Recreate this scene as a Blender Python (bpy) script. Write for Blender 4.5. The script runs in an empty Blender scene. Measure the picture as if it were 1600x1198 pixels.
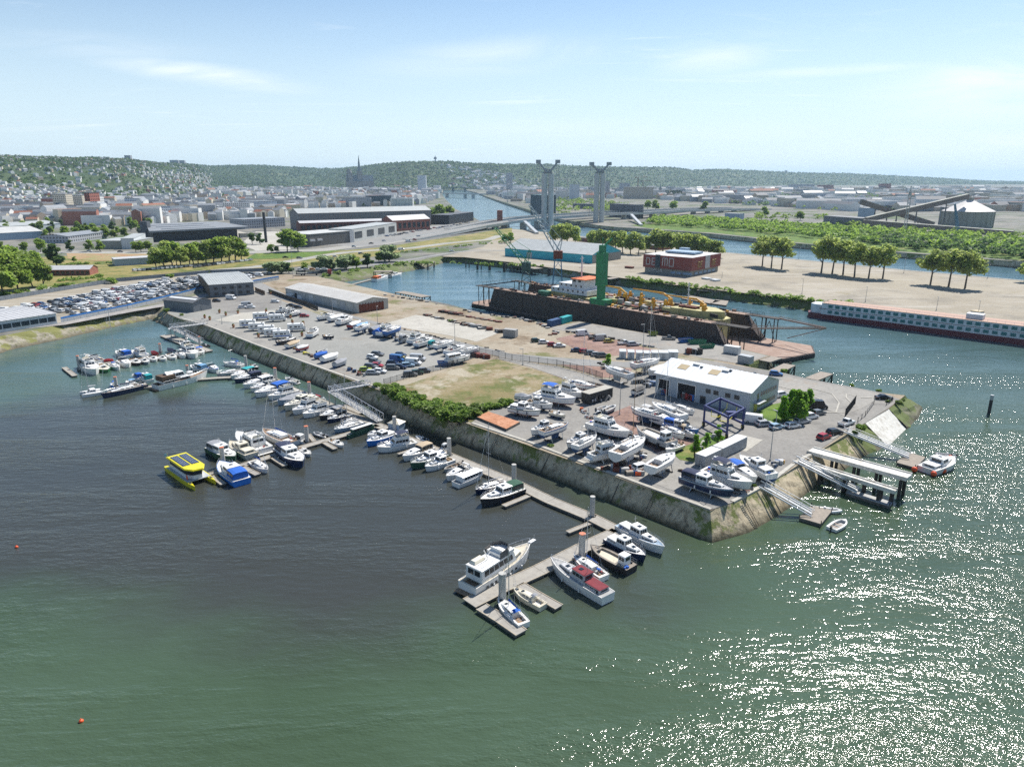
import bpy,bmesh,math,random
import numpy as np
from mathutils import Vector,Matrix,Euler
from mathutils.geometry import tessellate_polygon
random.seed(7)
R=math.radians
sc=bpy.context.scene
COL=sc.collection
# ------------------------------------------------------------------ camera, world, sun, exposure
F=1110.0;HC=63.0;PITCH=math.atan((599-279)/F)
cam=bpy.data.cameras.new('camera');camo=bpy.data.objects.new('camera',cam);COL.objects.link(camo)
camo.location=(0,0,HC);camo.rotation_euler=(math.pi/2-PITCH,0,0)
cam.sensor_width=36;cam.lens=F/1600*36;cam.clip_end=90000;cam.clip_start=1
sc.camera=camo
SUN_EL,SUN_AZ=R(52),R(38)
w=bpy.data.worlds.new('World');sc.world=w;w.use_nodes=True
def world():
 nt=w.node_tree;N=nt.nodes;L=nt.links;N.clear()
 sky=N.new('ShaderNodeTexSky');sky.sky_type='NISHITA';sky.sun_disc=False
 sky.sun_elevation=SUN_EL;sky.sun_rotation=SUN_AZ
 sky.altitude=60;sky.air_density=1.0;sky.dust_density=.25;sky.ozone_density=1.6
 tc=N.new('ShaderNodeTexCoord');sp=N.new('ShaderNodeSeparateXYZ');L.new(tc.outputs['Generated'],sp.inputs[0])
 mz=N.new('ShaderNodeMath');mz.operation='MAXIMUM';L.new(sp.outputs[2],mz.inputs[0]);mz.inputs[1].default_value=0.02
 az=N.new('ShaderNodeMath');az.operation='ADD';L.new(mz.outputs[0],az.inputs[0]);az.inputs[1].default_value=0.05
 dv=N.new('ShaderNodeVectorMath');dv.operation='DIVIDE';L.new(tc.outputs['Generated'],dv.inputs[0])
 cb=N.new('ShaderNodeCombineXYZ');[L.new(az.outputs[0],cb.inputs[i])for i in range(3)];L.new(cb.outputs[0],dv.inputs[1])
 def cloud(scale,rot,loc,lo,hi,det,dist):
  mp=N.new('ShaderNodeMapping');mp.inputs['Scale'].default_value=scale;mp.inputs['Rotation'].default_value=(0,0,rot);mp.inputs['Location'].default_value=loc
  L.new(dv.outputs[0],mp.inputs[0])
  no=N.new('ShaderNodeTexNoise');no.inputs['Scale'].default_value=1;no.inputs['Detail'].default_value=det;no.inputs['Roughness'].default_value=0.62;no.inputs['Distortion'].default_value=dist
  L.new(mp.outputs[0],no.inputs[0])
  mr=N.new('ShaderNodeMapRange');mr.inputs[1].default_value=lo;mr.inputs[2].default_value=hi;mr.interpolation_type='SMOOTHSTEP';L.new(no.outputs[0],mr.inputs[0]);return mr
 c1=cloud((.32,1.5,0),R(12),(3.1,1.7,0),.54,.82,7,1.1)
 c2=cloud((1.2,2.2,0),R(-20),(0.4,5.2,0),.60,.80,5,.5)
 pt=cloud((.30,.30,0),0,(8,2,0),.40,.62,2,.2)
 m1=N.new('ShaderNodeMath');m1.operation='MULTIPLY';L.new(c1.outputs[0],m1.inputs[0]);L.new(pt.outputs[0],m1.inputs[1])
 m2=N.new('ShaderNodeMath');m2.operation='MULTIPLY';L.new(c2.outputs[0],m2.inputs[0]);m2.inputs[1].default_value=.25
 ad=N.new('ShaderNodeMath');ad.operation='MAXIMUM';L.new(m1.outputs[0],ad.inputs[0]);L.new(m2.outputs[0],ad.inputs[1])
 pr=N.new('ShaderNodeVectorMath');pr.operation='DIVIDE';L.new(tc.outputs['Generated'],pr.inputs[0]);cy_=N.new('ShaderNodeCombineXYZ');my=N.new('ShaderNodeMath');my.operation='MAXIMUM';L.new(sp.outputs[1],my.inputs[0]);my.inputs[1].default_value=.05
 [L.new(my.outputs[0],cy_.inputs[i])for i in range(3)];L.new(cy_.outputs[0],pr.inputs[1]);acc=ad.outputs[0]
 wn=N.new('ShaderNodeTexNoise');wn.inputs['Scale'].default_value=3.2;wn.inputs['Detail'].default_value=7;wn.inputs['Roughness'].default_value=.62;wn.inputs['Distortion'].default_value=.8
 wmp=N.new('ShaderNodeMapping');wmp.inputs['Rotation'].default_value=(0,R(8),0);wmp.inputs['Scale'].default_value=(1,1,5.5);L.new(pr.outputs[0],wmp.inputs[0]);L.new(wmp.outputs[0],wn.inputs[0])
 for ax_,el_,ln_,wd_,ro_,st_ in((-.40,.130,.17,.017,7,1.3),(-.03,.150,.22,.03,-5,.7),(.27,.155,.12,.03,-8,.7),(.66,.12,.24,.055,-6,1.0),(.42,.135,.2,.009,-3,.6),(.60,.045,.3,.02,-2,.4),(.1,.06,.5,.02,0,.3),(-.55,.165,.2,.02,3,.5),(.3,.26,.1,.02,12,.4)):
  q=N.new('ShaderNodeMapping');q.vector_type='TEXTURE';q.inputs['Location'].default_value=(ax_,1,el_);q.inputs['Rotation'].default_value=(0,R(ro_),0);q.inputs['Scale'].default_value=(ln_,1,wd_);L.new(pr.outputs[0],q.inputs[0])
  ln=N.new('ShaderNodeVectorMath');ln.operation='LENGTH';L.new(q.outputs[0],ln.inputs[0]);r1=N.new('ShaderNodeMapRange');r1.interpolation_type='SMOOTHSTEP';L.new(ln.outputs['Value'],r1.inputs[0]);r1.inputs[1].default_value=0;r1.inputs[2].default_value=1.1;r1.inputs[3].default_value=st_;r1.inputs[4].default_value=0
  r2=N.new('ShaderNodeMapRange');L.new(wn.outputs[0],r2.inputs[0]);r2.inputs[1].default_value=.36;r2.inputs[2].default_value=.68
  x_=N.new('ShaderNodeMath');x_.operation='MULTIPLY';L.new(r1.outputs[0],x_.inputs[0]);L.new(r2.outputs[0],x_.inputs[1]);y_=N.new('ShaderNodeMath');y_.operation='MAXIMUM';L.new(acc,y_.inputs[0]);L.new(x_.outputs[0],y_.inputs[1]);acc=y_.outputs[0]
 mu=N.new('ShaderNodeMath');mu.operation='MULTIPLY';mu.use_clamp=True;L.new(acc,mu.inputs[0]);mu.inputs[1].default_value=.8
 mx=N.new('ShaderNodeMix');mx.data_type='RGBA';L.new(mu.outputs[0],mx.inputs['Factor'])
 hs=N.new('ShaderNodeHueSaturation');hs.inputs['Saturation'].default_value=.92;L.new(sky.outputs[0],hs.inputs['Color']);hs.inputs['Hue'].default_value=.50;hs.inputs['Saturation'].default_value=1.12
 mx.inputs['B'].default_value=(8.8,9.3,9.6,1)
 hzr=N.new('ShaderNodeMapRange');hzr.interpolation_type='SMOOTHSTEP';L.new(sp.outputs[2],hzr.inputs[0]);hzr.inputs[1].default_value=-.02;hzr.inputs[2].default_value=.30;hzr.inputs[3].default_value=.88;hzr.inputs[4].default_value=0
 mh=N.new('ShaderNodeMix');mh.data_type='RGBA';L.new(hzr.outputs[0],mh.inputs['Factor']);L.new(hs.outputs[0],mh.inputs['A']);mh.inputs['B'].default_value=(6.15,7.55,8.55,1);L.new(mh.outputs['Result'],mx.inputs['A'])
 bg=N.new('ShaderNodeBackground');bg.inputs[1].default_value=0.071;L.new(mx.outputs['Result'],bg.inputs[0])
 out=N.new('ShaderNodeOutputWorld');L.new(bg.outputs[0],out.inputs[0])
world()
sl=bpy.data.lights.new('sun','SUN');sl.energy=3.9;sl.angle=R(0.53);sl.color=(1,.955,.89)
so=bpy.data.objects.new('sun',sl);COL.objects.link(so)
sdir=Vector((math.sin(SUN_AZ)*math.cos(SUN_EL),math.cos(SUN_AZ)*math.cos(SUN_EL),math.sin(SUN_EL)))
so.rotation_euler=sdir.to_track_quat('Z','Y').to_euler();so.location=(0,0,400)
sc.view_settings.view_transform='Standard';sc.view_settings.look='None';sc.view_settings.gamma=1;sc.view_settings.exposure=0.85
sc.render.engine='CYCLES'
cy=sc.cycles;cy.max_bounces=6;cy.diffuse_bounces=4;cy.glossy_bounces=3;cy.transmission_bounces=4;cy.volume_bounces=0;cy.transparent_max_bounces=8
cy.sample_clamp_indirect=4;cy.sample_clamp_direct=0;cy.use_denoising=False;cy.caustics_reflective=False;cy.caustics_refractive=False
# ------------------------------------------------------------------ helpers
CP,SP=math.cos(PITCH),math.sin(PITCH)
def ray(px,py):
 u=(px-800)/F;v=(599-py)/F
 return(u,CP+v*SP,-SP+v*CP)
def G(px,py,z=4.5):
 """world point at height z seen at photo pixel (1600 x 1198)"""
 a,b,c=ray(px,py);t=(z-HC)/c
 return Vector((a*t,b*t,z))
def zat(px,py,Y):
 a,b,c=ray(px,py);t=Y/b;return Vector((a*t,Y,HC+c*t))
def hgt(px,py0,py1,z=4.5):
 """height of a thing standing at (px,py0) whose top is seen at py1"""
 g=G(px,py0,z);return zat(px,py1,g.y).z-z
class MB:
 def __init__(s):s.v=[];s.f=[];s.m=[];s.mats=[];s.cur=0
 def mat(s,m):
  if m not in s.mats:s.mats.append(m)
  s.cur=s.mats.index(m);return s
 def add(s,vs,fs):
  o=len(s.v);s.v+=[tuple(p)for p in vs];s.f+=[tuple(i+o for i in f)for f in fs];s.m+=[s.cur]*len(fs);return s
 def box(s,c,d,rz=0,top=(1,1),ry=0,rx=0):
  x,y,z=d[0]/2,d[1]/2,d[2]/2;tx,ty=top
  P=[(-x,-y,-z),(x,-y,-z),(x,y,-z),(-x,y,-z),(-x*tx,-y*ty,z),(x*tx,-y*ty,z),(x*tx,y*ty,z),(-x*tx,y*ty,z)]
  M=Euler((rx,ry,rz)).to_matrix()if(rz or ry or rx)else None
  C=Vector(c);P=[(M@Vector(p)if M else Vector(p))+C for p in P]
  return s.add(P,[(0,3,2,1),(4,5,6,7),(0,1,5,4),(1,2,6,5),(2,3,7,6),(3,0,4,7)])
 def tube(s,p0,p1,r0,r1=None,n=6):
  p0,p1=Vector(p0),Vector(p1);r1=r0 if r1 is None else r1;d=p1-p0
  if d.length<1e-6:return s
  q=d.to_track_quat('Z','Y').to_matrix();ax,ay=q.col[0],q.col[1];vs=[]
  for p,r in((p0,r0),(p1,r1)):
   for i in range(n):a=2*math.pi*i/n;vs.append(p+ax*(r*math.cos(a))+ay*(r*math.sin(a)))
  return s.add(vs,[(i,(i+1)%n,n+(i+1)%n,n+i)for i in range(n)]+[tuple(range(n))[::-1],tuple(range(n,2*n))])
 def path(s,pts,r,n=5):
  for a,b in zip(pts,pts[1:]):s.tube(a,b,r,r,n)
  return s
 def prism(s,poly,z0,z1,cap=True):
  n=len(poly);a=sum(poly[i][0]*poly[(i+1)%n][1]-poly[(i+1)%n][0]*poly[i][1]for i in range(n))
  if a<0:poly=poly[::-1]
  vs=[(p[0],p[1],z0)for p in poly]+[(p[0],p[1],z1)for p in poly]
  fs=[(i,(i+1)%n,n+(i+1)%n,n+i)for i in range(n)]
  if cap:
   if n<=4:fs+=[tuple(range(n))[::-1],tuple(range(n,2*n))]
   else:
    T=tessellate_polygon([[Vector((p[0],p[1],0))for p in poly]])
    for t in T:fs+=[(t[0]+n,t[1]+n,t[2]+n),(t[2],t[1],t[0])]
  return s.add(vs,fs)
 def sheet(s,poly,z):
  vs=[Vector((p[0],p[1],z))for p in poly];T=tessellate_polygon([vs]);fs=[]
  for t in T:
   a,b,c=(vs[i]for i in t);fs.append(tuple(t)if(b-a).cross(c-a).z>0 else tuple(t)[::-1])
  return s.add(vs,fs)
 def loft(s,rings,closed=False,cap=False):
  n=len(rings[0]);vs=[p for r in rings for p in r];fs=[]
  for k in range(len(rings)-1):
   for i in range(n if closed else n-1):
    j=(i+1)%n;fs.append((k*n+i,k*n+j,(k+1)*n+j,(k+1)*n+i))
  if cap:fs+=[tuple(range(n))[::-1],tuple(range((len(rings)-1)*n,len(rings)*n))]
  return s.add(vs,fs)
 def quad(s,a,b,c,d):return s.add([a,b,c,d],[(0,1,2,3)])
 def panes(s,bl,br,tr,tl,n,mx=.06,my0=.2,my1=.15,off=.02,gap=.12):
  """n window panes on the quad face bl,br,tr,tl, just proud of it"""
  bl,br,tr,tl=map(Vector,(bl,br,tr,tl));nrm=(br-bl).cross(tl-bl).normalized()*off
  def at(u,v):return bl.lerp(br,u).lerp(tl.lerp(tr,u),v)+nrm
  w_=(1-2*mx)/n
  for i in range(n):
   u0=mx+i*w_+w_*gap/2;u1=mx+(i+1)*w_-w_*gap/2
   s.quad(at(u0,my0),at(u1,my0),at(u1,1-my1),at(u0,1-my1))
  return s
 def mesh(s,name,smooth=False):
  me=bpy.data.meshes.new(name);me.from_pydata(s.v,[],s.f)
  for m in s.mats:me.materials.append(M(m))
  if len(s.mats)>1:me.polygons.foreach_set('material_index',s.m)
  if smooth:me.polygons.foreach_set('use_smooth',[True]*len(s.f))
  me.update();return me
 def build(s,name,m=None,parent=None,loc=None,rz=0,smooth=False,label=None):
  if not s.v:return None
  if m and not s.mats:s.mats=[m]
  o=bpy.data.objects.new(name,s.mesh(name,smooth));COL.objects.link(o)
  if parent:o.parent=parent
  if loc is not None:o.location=loc
  if rz:o.rotation_euler=(0,0,rz)
  if label:o['label']=label
  return o
def tag(o,label=None,cat=None,group=None,kind=None):
 if label:o['label']=label
 if cat:o['category']=cat
 if group:o['group']=group
 if kind:o['kind']=kind
 return o
def empty(name,loc,rz=0,label=None,cat=None,group=None):
 o=bpy.data.objects.new(name,None);COL.objects.link(o);o.location=loc;o.rotation_euler=(0,0,rz)
 o.empty_display_size=.5
 return tag(o,label,cat,group)
def copy_tree(o,parent=None):
 c=o.copy();COL.objects.link(c);c.parent=parent
 for ch in o.children:copy_tree(ch,c)
 return c
def off_line(pts,d):
 """pts shifted sideways by d (left of travel positive)"""
 out=[]
 for i,p in enumerate(pts):
  a=pts[max(i-1,0)];b=pts[min(i+1,len(pts)-1)];t=Vector((b[0]-a[0],b[1]-a[1])).normalized()
  out.append(Vector((p[0]-t.y*d,p[1]+t.x*d,p[2]if len(p)>2 else 0)))
 return out
# ------------------------------------------------------------------ materials
_M={};SPEC={}
def M(name):
 if name in _M:return _M[name]
 sp=SPEC[name]if name in SPEC else dict(c=(.5,.5,.5))
 m=bpy.data.materials.new(name);m.use_nodes=True;_M[name]=m
 if 'fn' in sp:sp['fn'](m);return m
 nt=m.node_tree;N=nt.nodes;L=nt.links;b=N['Principled BSDF']
 c=sp['c'];r=sp.get('r',.6)
 b.inputs['Base Color'].default_value=(*c,1);b.inputs['Roughness'].default_value=r
 b.inputs['Metallic'].default_value=sp.get('m',0)
 if 'spec' in sp:b.inputs['Specular IOR Level'].default_value=sp['spec']
 v=sp.get('v',.12)
 if v:
  tc=N.new('ShaderNodeTexCoord');no=N.new('ShaderNodeTexNoise');no.inputs['Scale'].default_value=sp.get('s',.9);no.inputs['Detail'].default_value=5;no.inputs['Roughness'].default_value=.65
  L.new(tc.outputs['Object'],no.inputs[0])
  mr=N.new('ShaderNodeMapRange');mr.inputs[1].default_value=.35;mr.inputs[2].default_value=.72;L.new(no.outputs[0],mr.inputs[0])
  mx=N.new('ShaderNodeMix');mx.data_type='RGBA';L.new(mr.outputs[0],mx.inputs['Factor'])
  mx.inputs['A'].default_value=(*c,1);c2=sp.get('c2',tuple(x*(1-2.2*v)for x in c));mx.inputs['B'].default_value=(*c2,1)
  L.new(mx.outputs['Result'],b.inputs['Base Color'])
  if sp.get('rnd'):
   oi=N.new('ShaderNodeObjectInfo');hs=N.new('ShaderNodeHueSaturation');mr2=N.new('ShaderNodeMapRange');L.new(oi.outputs['Random'],mr2.inputs[0])
   mr2.inputs[3].default_value=1-sp['rnd'];mr2.inputs[4].default_value=1+sp['rnd'];L.new(mr2.outputs[0],hs.inputs['Value'])
   mr3=N.new('ShaderNodeMapRange');L.new(oi.outputs['Random'],mr3.inputs[0]);mr3.inputs[3].default_value=.5-sp['rnd']*.06;mr3.inputs[4].default_value=.5+sp['rnd']*.06;L.new(mr3.outputs[0],hs.inputs['Hue'])
   L.new(mx.outputs['Result'],hs.inputs['Color']);L.new(hs.outputs[0],b.inputs['Base Color'])
 if sp.get('trans'):
  b.inputs['Subsurface Weight'].default_value=0
 return m
def S(name,c,r=.6,**k):SPEC[name]=dict(c=c,r=r,**k)
def ground_mat(m,cols,scales,bump=.3,rough=.9,stretch=None,lines=None):
 """layered noise ground: cols = [base, patch1, patch2...], scales per patch (object metres)"""
 nt=m.node_tree;N=nt.nodes;L=nt.links;b=N['Principled BSDF'];b.inputs['Roughness'].default_value=rough
 b.inputs['Specular IOR Level'].default_value=.25
 tc=N.new('ShaderNodeTexCoord');prev=None
 for i,(c,s_)in enumerate(zip(cols[1:],scales)):
  mp=N.new('ShaderNodeMapping');mp.inputs['Location'].default_value=(13.7*i,5.1*i,0)
  sx=s_[3]if len(s_)>3 else(1,1,1);mp.inputs['Scale'].default_value=sx;mp.inputs['Rotation'].default_value=(0,0,s_[4]if len(s_)>4 else 0)
  L.new(tc.outputs['Object'],mp.inputs[0])
  no=N.new('ShaderNodeTexNoise');no.inputs['Scale'].default_value=s_[0];no.inputs['Detail'].default_value=8;no.inputs['Roughness'].default_value=.68;L.new(mp.outputs[0],no.inputs[0])
  mr=N.new('ShaderNodeMapRange');mr.inputs[1].default_value=s_[1];mr.inputs[2].default_value=s_[2];L.new(no.outputs[0],mr.inputs[0])
  mx=N.new('ShaderNodeMix');mx.data_type='RGBA';L.new(mr.outputs[0],mx.inputs['Factor'])
  if prev is None:mx.inputs['A'].default_value=(*cols[0],1)
  else:L.new(prev,mx.inputs['A'])
  mx.inputs['B'].default_value=(*c,1);prev=mx.outputs['Result']
 fn=N.new('ShaderNodeTexNoise');fn.inputs['Scale'].default_value=1.6;fn.inputs['Detail'].default_value=6;L.new(tc.outputs['Object'],fn.inputs[0])
 hs=N.new('ShaderNodeHueSaturation');mr=N.new('ShaderNodeMapRange');mr.inputs[1].default_value=.3;mr.inputs[2].default_value=.7;mr.inputs[3].default_value=.86;mr.inputs[4].default_value=1.12;L.new(fn.outputs[0],mr.inputs[0])
 L.new(mr.outputs[0],hs.inputs['Value']);L.new(prev,hs.inputs['Color']);L.new(hs.outputs[0],b.inputs['Base Color'])
 if bump:
  bp=N.new('ShaderNodeBump');bp.inputs['Strength'].default_value=bump;bp.inputs['Distance'].default_value=.3;L.new(fn.outputs[0],bp.inputs['Height']);L.new(bp.outputs[0],b.inputs['Normal'])
def GM(name,*a,**k):SPEC[name]=dict(fn=lambda m:ground_mat(m,*a,**k))
GM('land_m',[(.16,.16,.145),(.23,.215,.18),(.08,.115,.04),(.11,.11,.105)],[(.02,.4,.6),(.011,.5,.6),(.035,.52,.6)])
GM('beige_gravel',[(.285,.25,.19),(.355,.32,.255),(.20,.18,.145),(.24,.205,.12),(.40,.37,.32)],[(.02,.40,.65),(.035,.52,.68),(.05,.60,.70),(.03,.55,.7,(.4,2.2,1),R(-12))])
GM('dirt',[(.265,.21,.145),(.335,.29,.22),(.17,.125,.08),(.15,.15,.06),(.30,.27,.21)],[(.05,.42,.60),(.07,.52,.62),(.06,.56,.62),(.03,.5,.62)])
GM('yard_gravel',[(.245,.245,.225),(.285,.28,.255),(.21,.208,.19),(.27,.23,.17)],[(.03,.4,.6),(.06,.5,.65),(.045,.60,.70)],bump=.1)
GM('asphalt',[(.215,.206,.188),(.255,.243,.22),(.16,.153,.142),(.21,.165,.135)],[(.04,.4,.62),(.09,.52,.68),(.05,.62,.70)],bump=.08)
GM('old_asphalt',[(.25,.24,.218),(.30,.285,.255),(.19,.183,.17),(.28,.225,.175)],[(.04,.4,.62),(.09,.52,.68),(.06,.60,.70)],bump=.08)
GM('road_m',[(.23,.23,.22),(.27,.265,.25),(.19,.19,.185)],[(.03,.4,.65),(.2,.55,.7)],bump=.05)
GM('pale_road',[(.30,.29,.26),(.35,.34,.305),(.25,.24,.215)],[(.03,.4,.65),(.2,.55,.7)],bump=.05)
GM('dry_field',[(.20,.165,.075),(.29,.235,.15),(.11,.125,.035),(.36,.32,.24),(.17,.11,.06)],[(.045,.46,.58),(.09,.47,.57),(.06,.53,.61),(.08,.55,.63)],bump=.5)
GM('grass_m',[(.085,.15,.022),(.12,.19,.03),(.06,.11,.02),(.22,.20,.07)],[(.08,.4,.6),(.25,.5,.6),(.05,.55,.66)],bump=.5)
GM('dry_grass',[(.20,.19,.06),(.27,.22,.08),(.10,.13,.03),(.30,.24,.12)],[(.06,.4,.6),(.09,.5,.6),(.04,.56,.68)],bump=.5)
GM('red_gravel',[(.24,.15,.115),(.30,.20,.17),(.19,.12,.10)],[(.1,.4,.6),(.3,.5,.6)],bump=.3)
GM('concrete_pale',[(.38,.36,.31),(.45,.43,.38),(.30,.28,.25)],[(.06,.4,.65),(.3,.55,.7)],bump=.1)
GM('terracotta_deck',[(.42,.19,.10),(.48,.25,.15),(.34,.15,.08)],[(.3,.4,.6),(1.1,.5,.6)],bump=.1)
GM('pavement_m',[(.30,.28,.26),(.34,.32,.30),(.24,.23,.21)],[(.06,.4,.6),(.3,.5,.6)],bump=.1)
GM('bare_m',[(.33,.20,.11),(.38,.27,.16),(.26,.24,.10)],[(.06,.4,.6),(.1,.5,.6)],bump=.3)
GM('worn_patch',[(.13,.125,.115),(.15,.145,.13),(.10,.098,.09)],[(.2,.4,.6),(.5,.5,.6)],bump=.1)
GM('slab_white',[(.62,.60,.54),(.68,.66,.60),(.50,.47,.41)],[(.2,.4,.6),(.5,.5,.6)],bump=.05)
def bank_mat(m,c0,c1,c2,alg,z0=.1,z1=1.6,grass=(.14,.16,.04),gth=.60):
 nt=m.node_tree;N=nt.nodes;L=nt.links;b=N['Principled BSDF'];b.inputs['Roughness'].default_value=.9
 tc=N.new('ShaderNodeTexCoord');sp=N.new('ShaderNodeSeparateXYZ');L.new(tc.outputs['Object'],sp.inputs[0])
 def noi(s,d=6,sc3=None):
  n=N.new('ShaderNodeTexNoise');n.inputs['Scale'].default_value=s;n.inputs['Detail'].default_value=d;n.inputs['Roughness'].default_value=.7
  if sc3:
   mp=N.new('ShaderNodeMapping');mp.inputs['Scale'].default_value=sc3;L.new(tc.outputs['Object'],mp.inputs[0]);L.new(mp.outputs[0],n.inputs[0])
  else:L.new(tc.outputs['Object'],n.inputs[0])
  return n
 def rng(src,a,b_,lo=0,hi=1):
  r=N.new('ShaderNodeMapRange');r.inputs[1].default_value=a;r.inputs[2].default_value=b_;r.inputs[3].default_value=lo;r.inputs[4].default_value=hi;L.new(src,r.inputs[0]);return r.outputs[0]
 def mix(f,A,B):
  x=N.new('ShaderNodeMix');x.data_type='RGBA';L.new(f,x.inputs['Factor'])
  for k,v in(('A',A),('B',B)):
   if isinstance(v,tuple):x.inputs[k].default_value=(*v,1)
   else:L.new(v,x.inputs[k])
  return x.outputs['Result']
 n1=noi(.35);n2=noi(.9,6,(1,1,.25));n3=noi(.16,7)
 col=mix(rng(n1.outputs[0],.4,.62),c0,c1);col=mix(rng(n2.outputs[0],.5,.66),col,c2)
 zz=N.new('ShaderNodeMath');zz.operation='MULTIPLY_ADD';L.new(n2.outputs[0],zz.inputs[0]);zz.inputs[1].default_value=-1.6;L.new(sp.outputs[2],zz.inputs[2])
 col=mix(rng(zz.outputs[0],z0-.8,z1-.8,1,0),col,alg)
 gz=N.new('ShaderNodeMath');gz.operation='MULTIPLY_ADD';L.new(sp.outputs[2],gz.inputs[0]);gz.inputs[1].default_value=.035;L.new(n3.outputs[0],gz.inputs[2])
 col=mix(rng(gz.outputs[0],gth,gth+.06),col,grass)
 L.new(col,b.inputs['Base Color'])
 bp=N.new('ShaderNodeBump');bp.inputs['Strength'].default_value=.7;bp.inputs['Distance'].default_value=.5;L.new(n1.outputs[0],bp.inputs['Height']);L.new(bp.outputs[0],b.inputs['Normal'])
SPEC['bank_stone']=dict(fn=lambda m:bank_mat(m,(.50,.42,.285),(.38,.315,.205),(.18,.14,.09),(.07,.06,.03),gth=.62))
SPEC['bank_riprap']=dict(fn=lambda m:bank_mat(m,(.34,.31,.25),(.22,.19,.13),(.13,.14,.06),(.10,.085,.05),grass=(.17,.17,.05),gth=.56))
SPEC['bank_green']=dict(fn=lambda m:bank_mat(m,(.20,.19,.13),(.12,.13,.06),(.08,.10,.035),(.09,.08,.05),grass=(.10,.13,.03),gth=.52))
def water_mat(m):
 nt=m.node_tree;N=nt.nodes;L=nt.links;b=N['Principled BSDF']
 tc=N.new('ShaderNodeTexCoord')
 def noi(s,d=4,sc3=(1,1,1),rot=0,rough=.55,loc=(0,0,0),dist=0):
  n=N.new('ShaderNodeTexNoise');n.inputs['Scale'].default_value=s;n.inputs['Detail'].default_value=d;n.inputs['Roughness'].default_value=rough;n.inputs['Distortion'].default_value=dist
  mp=N.new('ShaderNodeMapping');mp.inputs['Scale'].default_value=sc3;mp.inputs['Rotation'].default_value=(0,0,rot);mp.inputs['Location'].default_value=loc
  L.new(tc.outputs['Object'],mp.inputs[0]);L.new(mp.outputs[0],n.inputs[0]);return n.outputs[0]
 def rng(src,a,b_,lo=0,hi=1,sm=True):
  r=N.new('ShaderNodeMapRange');r.inputs[1].default_value=a;r.inputs[2].default_value=b_;r.inputs[3].default_value=lo;r.inputs[4].default_value=hi;L.new(src,r.inputs[0])
  if sm:r.interpolation_type='SMOOTHSTEP'
  return r.outputs[0]
 def mix(f,A,B):
  x=N.new('ShaderNodeMix');x.data_type='RGBA';L.new(f,x.inputs['Factor'])
  for k,v in(('A',A),('B',B)):
   if isinstance(v,tuple):x.inputs[k].default_value=(*v,1)
   else:L.new(v,x.inputs[k])
  return x.outputs['Result']
 def mth(op,a,b_):
  x=N.new('ShaderNodeMath');x.operation=op
  for i,v in enumerate((a,b_)):
   if isinstance(v,(int,float)):x.inputs[i].default_value=v
   else:L.new(v,x.inputs[i])
  return x.outputs[0]
 sp=N.new('ShaderNodeSeparateXYZ');L.new(tc.outputs['Object'],sp.inputs[0])
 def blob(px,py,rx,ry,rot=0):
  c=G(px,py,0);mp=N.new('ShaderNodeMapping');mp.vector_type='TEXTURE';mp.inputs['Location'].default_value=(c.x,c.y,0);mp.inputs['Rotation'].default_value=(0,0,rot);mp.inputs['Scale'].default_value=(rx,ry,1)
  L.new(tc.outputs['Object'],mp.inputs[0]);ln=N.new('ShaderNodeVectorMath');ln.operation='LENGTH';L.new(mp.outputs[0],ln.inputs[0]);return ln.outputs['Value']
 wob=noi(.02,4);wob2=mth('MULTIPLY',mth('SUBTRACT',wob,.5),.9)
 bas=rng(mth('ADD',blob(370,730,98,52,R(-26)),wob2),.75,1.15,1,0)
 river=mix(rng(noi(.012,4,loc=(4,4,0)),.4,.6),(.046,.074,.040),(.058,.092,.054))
 col=mix(bas,mix(rng(sp.outputs[1],150,420,0,1),river,(.075,.15,.19)),(.042,.045,.038))  # distant water: sky reflection painted in as a bluer base colour
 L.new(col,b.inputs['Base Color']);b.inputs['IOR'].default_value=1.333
 b.inputs['Roughness'].default_value=.11
 wind=rng(noi(.016,5,(.6,3.2,1),R(-12),.6,(7,1,0),.5),.40,.62)
 shel=rng(mth('ADD',blob(300,690,170,80,R(-20)),wob2),.65,1.25,.42,1)
 w1=noi(.42,1.5,(1,2.0,1),R(-14),.5);w2=noi(2.1,1.5,(1,1.7,1),R(16),.5);w3=noi(.11,2,(1,2.4,1),R(-8),.5)
 h=mth('ADD',mth('ADD',mth('MULTIPLY',w1,.80),mth('MULTIPLY',w2,.33)),mth('MULTIPLY',w3,.9))
 h=mth('MULTIPLY',mth('MULTIPLY',h,rng(sp.outputs[1],110,320,1,.46)),shel);h=mth('MULTIPLY',h,mth('ADD',mth('MULTIPLY',wind,.75),.5))
 bp=N.new('ShaderNodeBump');bp.inputs['Strength'].default_value=1;bp.inputs['Distance'].default_value=.43;L.new(h,bp.inputs['Height']);L.new(bp.outputs[0],b.inputs['Normal'])
SPEC['water_m']=dict(fn=water_mat)
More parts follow.
